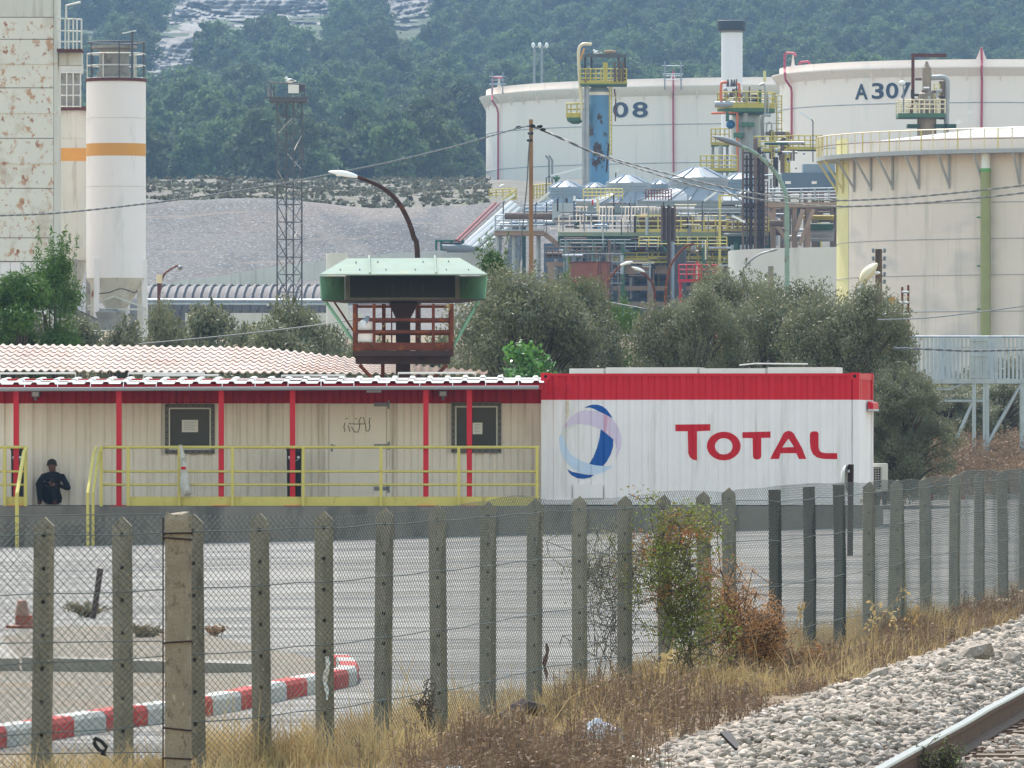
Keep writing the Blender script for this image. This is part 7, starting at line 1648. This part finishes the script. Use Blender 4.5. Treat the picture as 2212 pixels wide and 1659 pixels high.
for x in (1216, 1262, 1310, 1362, 1400, 1486, 1530): MB().tube(A(x, 500, md1-.3), A(x, 418+(x % 9)*3, md1-.3), .04, 5).build('pole', C['steel'], dk)
for k in range(14):
    x = 1236+r.random()*100; MB().tube(A(x, 545+r.random()*20, 479.5), A(x, 600+r.random()*40, 479.5), .035, 4).build('scaffold_tube', C['steel'], dk)
for y in (548, 566, 590, 612): MB().tube(A(1232, y, 479.4), A(1345, y, 479.4), .035, 4).build('scaffold_tube', C['steel'], dk)
# corroded riser bundle
rbd = 480.; rbn = thing('riser_bundle', 'dark corroded bundle of vertical pipes in front of the process deck', 'pipe bundle', (AX(1442, rbd), rbd, gp(AX(1442, rbd), rbd)))
for k in range(7): MB().tube((AX(1430+k*4.6, rbd), rbd-.1*(k % 2), gp(AX(1440, rbd), rbd) if k in (3, 4) else AZ(520, rbd)), A(1430+k*4.6, 443+(k % 3)*3, rbd-.1*(k % 2)), .075, 6).build('riser', C['rustdark'] if k % 2 else C['brownst'], rbn)
MB().tube((AX(1453, rbd), rbd, gp(AX(1453, rbd), rbd)), A(1453, 522, rbd), .11, 8).build('blue_riser', C['bluegrey'], rbn); 
for k in range(7): MB().tube((AX(1459+k*3.6, rbd+.4), rbd+.4, gp(AX(1465, rbd), rbd)), A(1459+k*3.6, 528+(k % 2)*4, rbd+.4), .06, 5).build('dark_riser', C['lat'], rbn)
# pipe rack under the deck : crowded dark frame
pr_ = thing('pipe_rack', 'crowded pipe rack with concrete frame in the shade below the process deck', 'pipe rack', (AX(1400, 492), 492, gp(AX(1400, 492), 492)))
r = np.random.default_rng(12)
for (y0, y1, x0, x1) in ((574, 592, 1335, 1572), (618, 628, 1325, 1572), (566, 576, 1180, 1335), (652, 664, 1280, 1572)): MB().box(AX(x0, 490), AX(x1, 490), 489.6, 491.2, AZ(y1, 490), AZ(y0, 490)).build('concrete_beam', C['pinkc'], pr_)
for x in (1342, 1405, 1500, 1566, 1190, 1250): MB().box(AX(x-7, 490), AX(x+7, 490), 489.4, 491.4, gp(AX(x, 490), 490)-.5, AZ(573, 490)).build('concrete_column', C['pinkc'], pr_)
MB().box(AX(1175, 498), AX(1576, 498), 498, 499, gp(AX(1400, 498), 498)-.5, AZ(526, 498)).build('back_wall', C['slate'], pr_)
cols_ = ['silver', 'brownst', 'brownst', 'silver', 'rustdark', 'galv', 'dgreen', 'ypaint', 'bluegrey', 'rust']
for k in range(46):
    y = 528+r.random()*120; x0 = 1175+r.random()*300; L_ = 40+r.random()*160; dd = 491.5+r.random()*5; MB().tube(A(x0, y, dd), A(min(x0+L_, 1572), y, dd), .06+.16*r.random()**2, 7).build('pipe', C[cols_[r.integers(0, 10)]], pr_, True)
for k in range(40):
    x = 1180+r.random()*388; y0 = 526+r.random()*40; dd = 489+r.random()*6; MB().tube(A(x, y0, dd), A(x, y0+30+r.random()*70, dd), .05+.10*r.random()**2, 6).build('riser', C[cols_[r.integers(0, 10)]], pr_)
for k in range(30): MB().sphere(A(1180+r.random()*388, 530+r.random()*60, 489+r.random()*3), .12+.14*r.random(), 7, 5).build('valve', C[cols_[r.integers(0, 10)]], pr_, True)
for (x0, x1, y, h, m) in ((1310, 1572, 562, 16, 'ypaint'), (1460, 1572, 540, 15, 'ypaint'), (1400, 1575, 566, 20, 'ypaint'), (1230, 1340, 570, 28, 'steel')): railrun(pr_, A(x0, y, 489), A(x1, y, 489), h/FPX*489, C[m], 8, C[m], 1)
rt_ = thing('rusty_tank', 'round open tank streaked orange with rust left of the pipe rack', 'tank', A(1275, 600, 478)); cxr = AX(1274, 478); MB().lathe(cxr, 478, [(1.28, gp(cxr, 478)-1), (1.28, AZ(567, 478)), (1.2, AZ(566.5, 478)), (1.2, AZ(580, 478))], 36).build('shell', mat('rust_streaked', S(134,78,54), .8, var=.15, vs=.6, layers=[(S(100,56,44), (2.4,2.4,.2), .5, .62, 4), (S(176,120,84), (2,2,.3), .6, .7, 4)]), rt_, True)
MB().lathe(cxr, 478, [(1.36, AZ(569, 478)), (1.36, AZ(565.5, 478))], 36, cap=False).build('rim', C['rust'], rt_, True)
rr2 = thing('red_platform', 'red railed platform with fire monitor right of the riser bundle', 'platform', A(1508, 606, 470)); railrun(rr2, A(1466, 603, 470), A(1550, 603, 470), 31/FPX*470, C['redb'], 5, None)
MB().box(AX(1466, 470), AX(1552, 470), 470, 472, AZ(609, 470), AZ(603, 470)).build('deck', C['redb'], rr2); MB().box(AX(1540, 470), AX(1551, 470), 470.2, 470.6, AZ(600, 470), AZ(571, 470)).build('board', C['redb'], rr2); MB().path([A(1512, 603, 470.5), A(1510, 573, 470.5), A(1504, 566, 470.5)], .10, 6).build('fire_monitor', C['redb'], rr2)
for x in (1470, 1546): MB().tube(A(x, 609, 471), (AX(x, 471), 471, gp(AX(x, 471), 471)), .1, 6).build('leg', C['redb'], rr2)
# link walkway on the left
lk = thing('link_walkway', 'grey link walkway with railings leading left from the process deck', 'walkway', A(1130, 505, 492)); MB().box(AX(1068, 492), AX(1175, 492), 491, 493, AZ(509, 492), AZ(500, 492)).build('beam', C['pinkc'], lk); MB().box(AX(1068, 492), AX(1176, 492), 490.9, 493.1, AZ(499.9, 492), AZ(497, 492)).build('deck', C['galv'], lk)
railrun(lk, A(1070, 497, 491), A(1175, 497, 491), 32/FPX*491, C['galv'], 6); railrun(lk, A(1070, 497, 493), A(1175, 497, 493), 32/FPX*493, C['galv'], 6)
MB().bar(A(1175, 504, 491.5), A(1207, 530, 491.5), .5, .3).build('ramp', C['pinkc'], lk)
for x in (1075, 1110, 1163): MB().tube(A(x, 509, 492), (AX(x, 492), 492, gp(AX(x, 492), 492)), .14, 7).build('column', C['galv'], lk)
for k in range(5): MB().tube(A(1080+20*k, 485-k, 494), A(1140+20*k, 485-k, 494), .16, 7).build('pipe', C['slate'] if k % 2 else C['silver'], lk, True)
ys_ = thing('yellow_stair', 'small yellow stair and railed landing at the foot of tank 08', 'stair', A(1090, 440, 560)); railrun(ys_, A(1057, 428, 560), A(1115, 425, 560), 18/FPX*560, C['ypaint'], 4); railrun(ys_, A(1070, 460, 559), A(1115, 428, 559), 18/FPX*560, C['ypaint'], 5, C['ypaint'])
yb = thing('yellow_barrier', 'yellow railing panel behind the left air cooler', 'railing', A(1175, 420, 515)); railrun(yb, A(1153, 430, 515), A(1192, 427, 515), 30/FPX*515, C['ypaint'], 6)
for i, (x, lab) in enumerate(((1186, 'thin twin grey vent pipe left of a pair behind the coolers'), (1193, 'thin twin grey vent pipe right of a pair behind the coolers'))): tag(MB().path([A(x, 425, 518), A(x, 346, 518), A(x-7, 336, 518)], .07, 6).build('vent_pipe', C['steel'], None, True), lab, 'pipe')
gv = thing('green_valve', 'green valve post beside the twin vent pipes', 'valve', A(1202, 396, 514)); MB().lathe(AX(1202, 514), 514, [(.12, AZ(398, 514)), (.12, AZ(388, 514)), (.24, AZ(387, 514)), (.24, AZ(382, 514)), (.1, AZ(381, 514)), (.1, AZ(378, 514))], 12).build('valve', C['gpaint'], gv, True)
# dense pipework between the vessel and the walkway
dn = thing('pipe_cluster', 'dense tangle of brown and silver pipes between the grey vessel and the slate vessel', 'pipework', (AX(1700, 515), 515, gp(AX(1700, 515), 515))); r = np.random.default_rng(23)
for k in range(60):
    x = 1625+r.random()*185; y0 = 300+r.random()*120 if k % 2 else 450+r.random()*60; L_ = 14+r.random()*50; dd = 508+r.random()*14; v_ = r.random() < .55
    if y0 < 372 and x > 1735: continue
    MB().tube(A(x, y0, dd), A(x if v_ else min(x+L_, 1812), y0+L_ if v_ else y0, dd), .05+.13*r.random()**2, 6).build('pipe', C[cols_[r.integers(0, 7)]], dn, True)
for k in range(26): MB().sphere(A(1630+r.random()*120, 305+r.random()*110, 507+r.random()*6), .05+.09*r.random(), 7, 5).build('valve', C[cols_[r.integers(0, 6)]], dn, True)
MB().box(AX(1628, 524), AX(1812, 524), 523, 525, AZ(470, 524), AZ(452, 524)).build('cross_beam', C['brownst'], dn)
for x in (1632, 1690, 1740, 1800): MB().box(AX(x, 522)-.14, AX(x, 522)+.14, 521.8, 522.2, gp(AX(x, 522), 522), AZ(380 if x > 1700 else 300, 522)).build('column', C['brownst'], dn)
# caged rusty tower and slate tank to the right, walkway below
ct = thing('caged_tower', 'dark rusty caged ladder tower right of the cooler row', 'tower', (AX(1622, 486), 486, gp(AX(1622, 486), 486)))
for x in (1605, 1613, 1622, 1632, 1640, 1648):
    for dd in (485, 487): MB().tube((AX(x, dd), dd, gp(AX(x, dd), dd)), A(x, 318+(x % 5)*6, dd), .07 if x % 2 else .11, 6).build('upright', C['rustdark'] if x % 3 else C['brownst'], ct)
for y in range(330, 640, 14): MB().tube(A(1604, y, 485), A(1649, y, 485), .05, 4).build('hoop', C['rustdark'], ct)
MB().box(AX(1604, 486), AX(1630, 486), 484.6, 487, AZ(449, 486), AZ(440, 486)).build('deck', C['rustdark'], ct)
ladder(ct, 1655, 392, 530, 484.5, 3, C['brownst'])
stk = thing('slate_vessel', 'slate blue box-shaped vessel with two white plates left of the beige tank', 'vessel', (AX(1750, 505), 505, gp(AX(1750, 505), 505)))
MB().box(AX(1688, 505), AX(1815, 505), 504, 508, AZ(410, 505), AZ(374, 505)).build('body', C['slate'], stk); MB().box(AX(1734, 505), AX(1803, 505), 504.5, 507, AZ(373.9, 505), AZ(355, 505)).build('top_box', C['bluegrey'], stk)
for a, b in ((1695, 1707), (1752, 1763)): MB().box(AX(a, 505), AX(b, 505), 503.97, 503.995, AZ(398.5, 505), AZ(392.5, 505)).build('plate', C['tankw'], stk)
for x in (1700, 1760, 1800): MB().box(AX(x, 505)-.2, AX(x, 505)+.2, 504.5, 505.5, gp(AX(x, 505), 505)-.3, AZ(410.5, 505)).build('leg', C['brownst'], stk)
wy = thing('pink_walkway', 'pinkish beam walkway with grey railing between tower and beige tank', 'walkway', (AX(1720, 492), 492, gp(AX(1720, 492), 492)))
MB().box(AX(1630, 492), AX(1822, 492), 491, 493.5, AZ(449, 492), AZ(438, 492)).build('beam', C['pinkc'], wy)
railrun(wy, A(1640, 437, 491), A(1820, 434, 491), 28/FPX*491, C['galv'], 6, None, 3); railrun(wy, A(1640, 437, 493.4), A(1820, 434, 493.4), 28/FPX*493, C['brownst'], 6, None, 2)
for x in (1716, 1745, 1808, 1670): MB().box(AX(x-5, 492), AX(x+5, 492), 491.2, 493, gp(AX(x, 492), 492)-.4, AZ(449.2, 492)).build('column', C['pinkc'] if x < 1800 else C['brownst'], wy)
for a, b in (((1657, 455), (1700, 520)), ((1735, 452), (1720, 500)), ((1757, 452), (1727, 530))): MB().bar(A(*a, 490.8), A(*b, 490.8), .3, .25).build('brace', C['pinkc'], wy)
for k, (a, b, y, r_, m) in enumerate(((1740, 1806, 505, .32, 'silver'), (1750, 1800, 492, .28, 'gpaint'), (1735, 1806, 470, .16, 'ypaint'), (1690, 1806, 515, .2, 'galv'), (1600, 1700, 500, .25, 'brownst'), (1580, 1650, 512, .2, 'silver'), (1570, 1660, 522, .15, 'ypaint'))): MB().tube(A(a, y, 494), A(b, y, 494), r_, 10).build('pipe', C[m], wy, True)
railrun(wy, A(1560, 527, 490), A(1650, 524, 490), 20/FPX*490, C['ypaint'], 6, None, 1)
gy = thing('yellow_gantry', 'pale yellow goal-shaped pipe gantry right of the largest hood', 'gantry', (AX(1575, 486), 486, gp(AX(1575, 486), 486))); MB().box(AX(1552, 486), AX(1557.5, 486), 485.9, 486.1, gp(AX(1555, 486), 486), AZ(424, 486)).build('post', C['yrail'], gy); MB().box(AX(1552, 486), AX(1606, 486), 485.85, 486.15, AZ(424, 486), AZ(421, 486)).build('beam', C['yrail'], gy)
# rusty column standing before tank A307
rc = thing('rusty_column', 'weathered brown process column with railed green platform before tank A307', 'process column', (AX(2000, 495), 495, gp(AX(2000, 495), 495)))
Z5 = lambda zx, zy, d=495.: A(1659+zx/4, 83+zy/4, d)
rcx = Z5(1372, 0).x; MB().lathe(rcx, 495, [(.62, gp(rcx, 495)), (.62, Z5(0, 560).z), (.55, Z5(0, 480).z), (.28, Z5(0, 460).z), (.28, Z5(0, 320).z), (.30, Z5(0, 300).z), (.30, Z5(0, 255).z), (.16, Z5(0, 235).z), (.08, Z5(0, 200).z)], 24).build('shell', mat('weathered_column', S(150,134,116), .7, var=.12, vs=.8, layers=[(S(110,84,70), (1.2,1.2,.6), .55, .66, 4)]), rc, True)
for a, b, w in (((1252, 130), (1252, 600), .2), ((1240, 145), (1542, 148), .22)): MB().bar(Z5(*a, 494.), Z5(*b, 494.), w, w).build('davit', C['rust'], rc)
MB().path(curve([Z5(1405,340), Z5(1500,336), Z5(1540,352), Z5(1550,400), Z5(1545,600), Z5(1540,840)], 5), .17, 8).build('pipe', C['silver'], rc, True); MB().path([Z5(1505,370), Z5(1505,700)], .2, 8).build('pipe', C['brownst'], rc, True); MB().path([Z5(1270,350), Z5(1330,350)], .1, 6).build('pipe', C['brownst'], rc)
MB().box(Z5(1115, 0).x, Z5(1520, 0).x, 493.4, 496.6, Z5(0, 690).z, Z5(0, 655).z).build('platform', C['gpaint'], rc)
for dd in (493.4, 496.6): railrun(rc, (Z5(1117, 0).x, dd, Z5(0, 655).z), (Z5(1518, 0).x, dd, Z5(0, 655).z), 29/FPX*495, C['cream'], 9, None, 2)
for k in range(18): x = 1215+r.random()*290; y = 420+r.random()*200; MB().tube(Z5(x, y, 493.8), Z5(x+(0 if k % 2 else 50), y+(70 if k % 2 else 0), 493.8), .06+.06*r.random(), 6).build('small_pipe', C[cols_[k % 5]], rc)
ladder(rc, 1659+1460/4, 83+395/4, 83+560/4, 494, 6, C['yrail']); MB().tube(Z5(1170, 640, 493.2), Z5(1170, 380, 493.2), .05, 5).build('lamp_post', C['steel'], rc); MB().sphere(Z5(1160, 385, 493.2), .18, 8, 6, (1.2, 1, .9)).build('lamp', C['lampw'], rc, True)
for x in (1240, 1480, 1560): MB().box(Z5(x, 0).x-.3, Z5(x+60, 0).x, 494, 495.5, Z5(0, 775).z, Z5(0, 745).z).build('lower_bracket', C['dgreen'], rc)
# fluorescent lamps on thin posts
for i, (x, yb, yt, tx, ty, d, lab) in enumerate(((1826-13, 350, 252, 1776, 240, 500, 'x'),)): pass
FLP = [(1756, 350, 258, 1726, 241, 520, 'tube lamp on a thin mast before tank A307'), (1087, 470, 434, 1112, 421, 500, 'tube lamp leaning right near the foot of tank 08'), (1157, 480, 437, 1187, 415, 484, 'tube lamp above the grey link walkway'), (1240, 470, 434, 1241, 423, 484, 'short tube lamp above the cabinet on the deck'), (1517, 500, 434, 1547, 415, 483, 'tube lamp before the largest cooler hood'), (1613, 520, 480, 1582, 466, 482, 'tube lamp right of the yellow gantry'), (1330, 400, 372, 1337, 363, 510, 'tube lamp beside the blue column foot'), (1180, 420, 380, 1258, 362, 512, 'arched tube lamp left of the blue column foot')]
for x, yb_, yt, tx, ty, d, lab in FLP:
    t = thing('tube_lamp', lab, 'lamp', A(x, yb_, d)); MB().path([A(x, yb_, d), A(x, yt+4, d), A(x+(tx-x)*.12, yt, d)], .045, 5).build('post', C['lat'], t); MB().bar(A(x+(tx-x)*.12, yt, d), A(tx, ty, d), .16, .13).build('tube', C['lampw'], t)
# pair of power poles in the forest, distant
pp_ = thing('power_pole', 'faint twin wooden power poles standing in the forest above tank 08', 'power pole', A(1160, 190, 1060))
for x in (1154, 1170): MB().tube(A(x, 230, 1060), A(x, 97, 1060), .18, 6).build('pole', C['steel'], pp_)
MB().tube(A(1158, 140, 1060), A(1170, 112, 1060), .1, 5).build('brace', C['steel'], pp_)
for x in (1152, 1166, 1181): MB().sphere(A(x, 98, 1060), .28, 6, 5, (1, 1, 1.5)).build('insulator', C['lampw'], pp_)
MB().tube(A(1150, 102, 1060), A(1184, 102, 1060), .1, 5).build('cross_arm', C['steel'], pp_)
# steam wisp
sm = bpy.data.materials.new('steam'); sm.use_nodes = True; N = sm.node_tree.nodes; L = sm.node_tree.links; N.remove(N['Principled BSDF']); pv = N.new('ShaderNodeVolumePrincipled'); pv.inputs['Color'].default_value = (1, 1, 1, 1)
tc = N.new('ShaderNodeTexCoord'); nz = N.new('ShaderNodeTexNoise'); nz.inputs['Scale'].default_value = 1.1; nz.inputs['Detail'].default_value = 4; mr = N.new('ShaderNodeMapRange'); mr.inputs[1].default_value = .45; mr.inputs[2].default_value = .75; mr.inputs[3].default_value = 0; mr.inputs[4].default_value = 1.6
L.new(tc.outputs['Object'], nz.inputs['Vector']); L.new(nz.outputs['Fac'], mr.inputs[0]); L.new(mr.outputs[0], pv.inputs['Density']); L.new(pv.outputs[0], N['Material Output'].inputs['Volume'])
stm = MB(); 
for (x, y, w) in ((1590, 715, 22), (1640, 718, 30), (1700, 680, 28), (1740, 640, 22)): p = Z5(x, y, 498); stm.sphere(p, w/4/FPX*498, 10, 8, (1.3, 1, .8))
tag(stm.build('steam', sm), kind='stuff')
# ---------------------------------------------------------------- the air
hz = bpy.data.materials.new('haze_air'); hz.use_nodes = True; N = hz.node_tree.nodes; L = hz.node_tree.links; N.remove(N['Principled BSDF'])
pv = N.new('ShaderNodeVolumePrincipled'); pv.inputs['Color'].default_value = (.43, .66, 1., 1); pv.inputs['Density'].default_value = HAZE; pv.inputs['Anisotropy'].default_value = .0; L.new(pv.outputs[0], N['Material Output'].inputs['Volume'])
tag(MB().box(-640, 640, -30, 2460, -3, 215).build('haze', hz), kind='stuff')
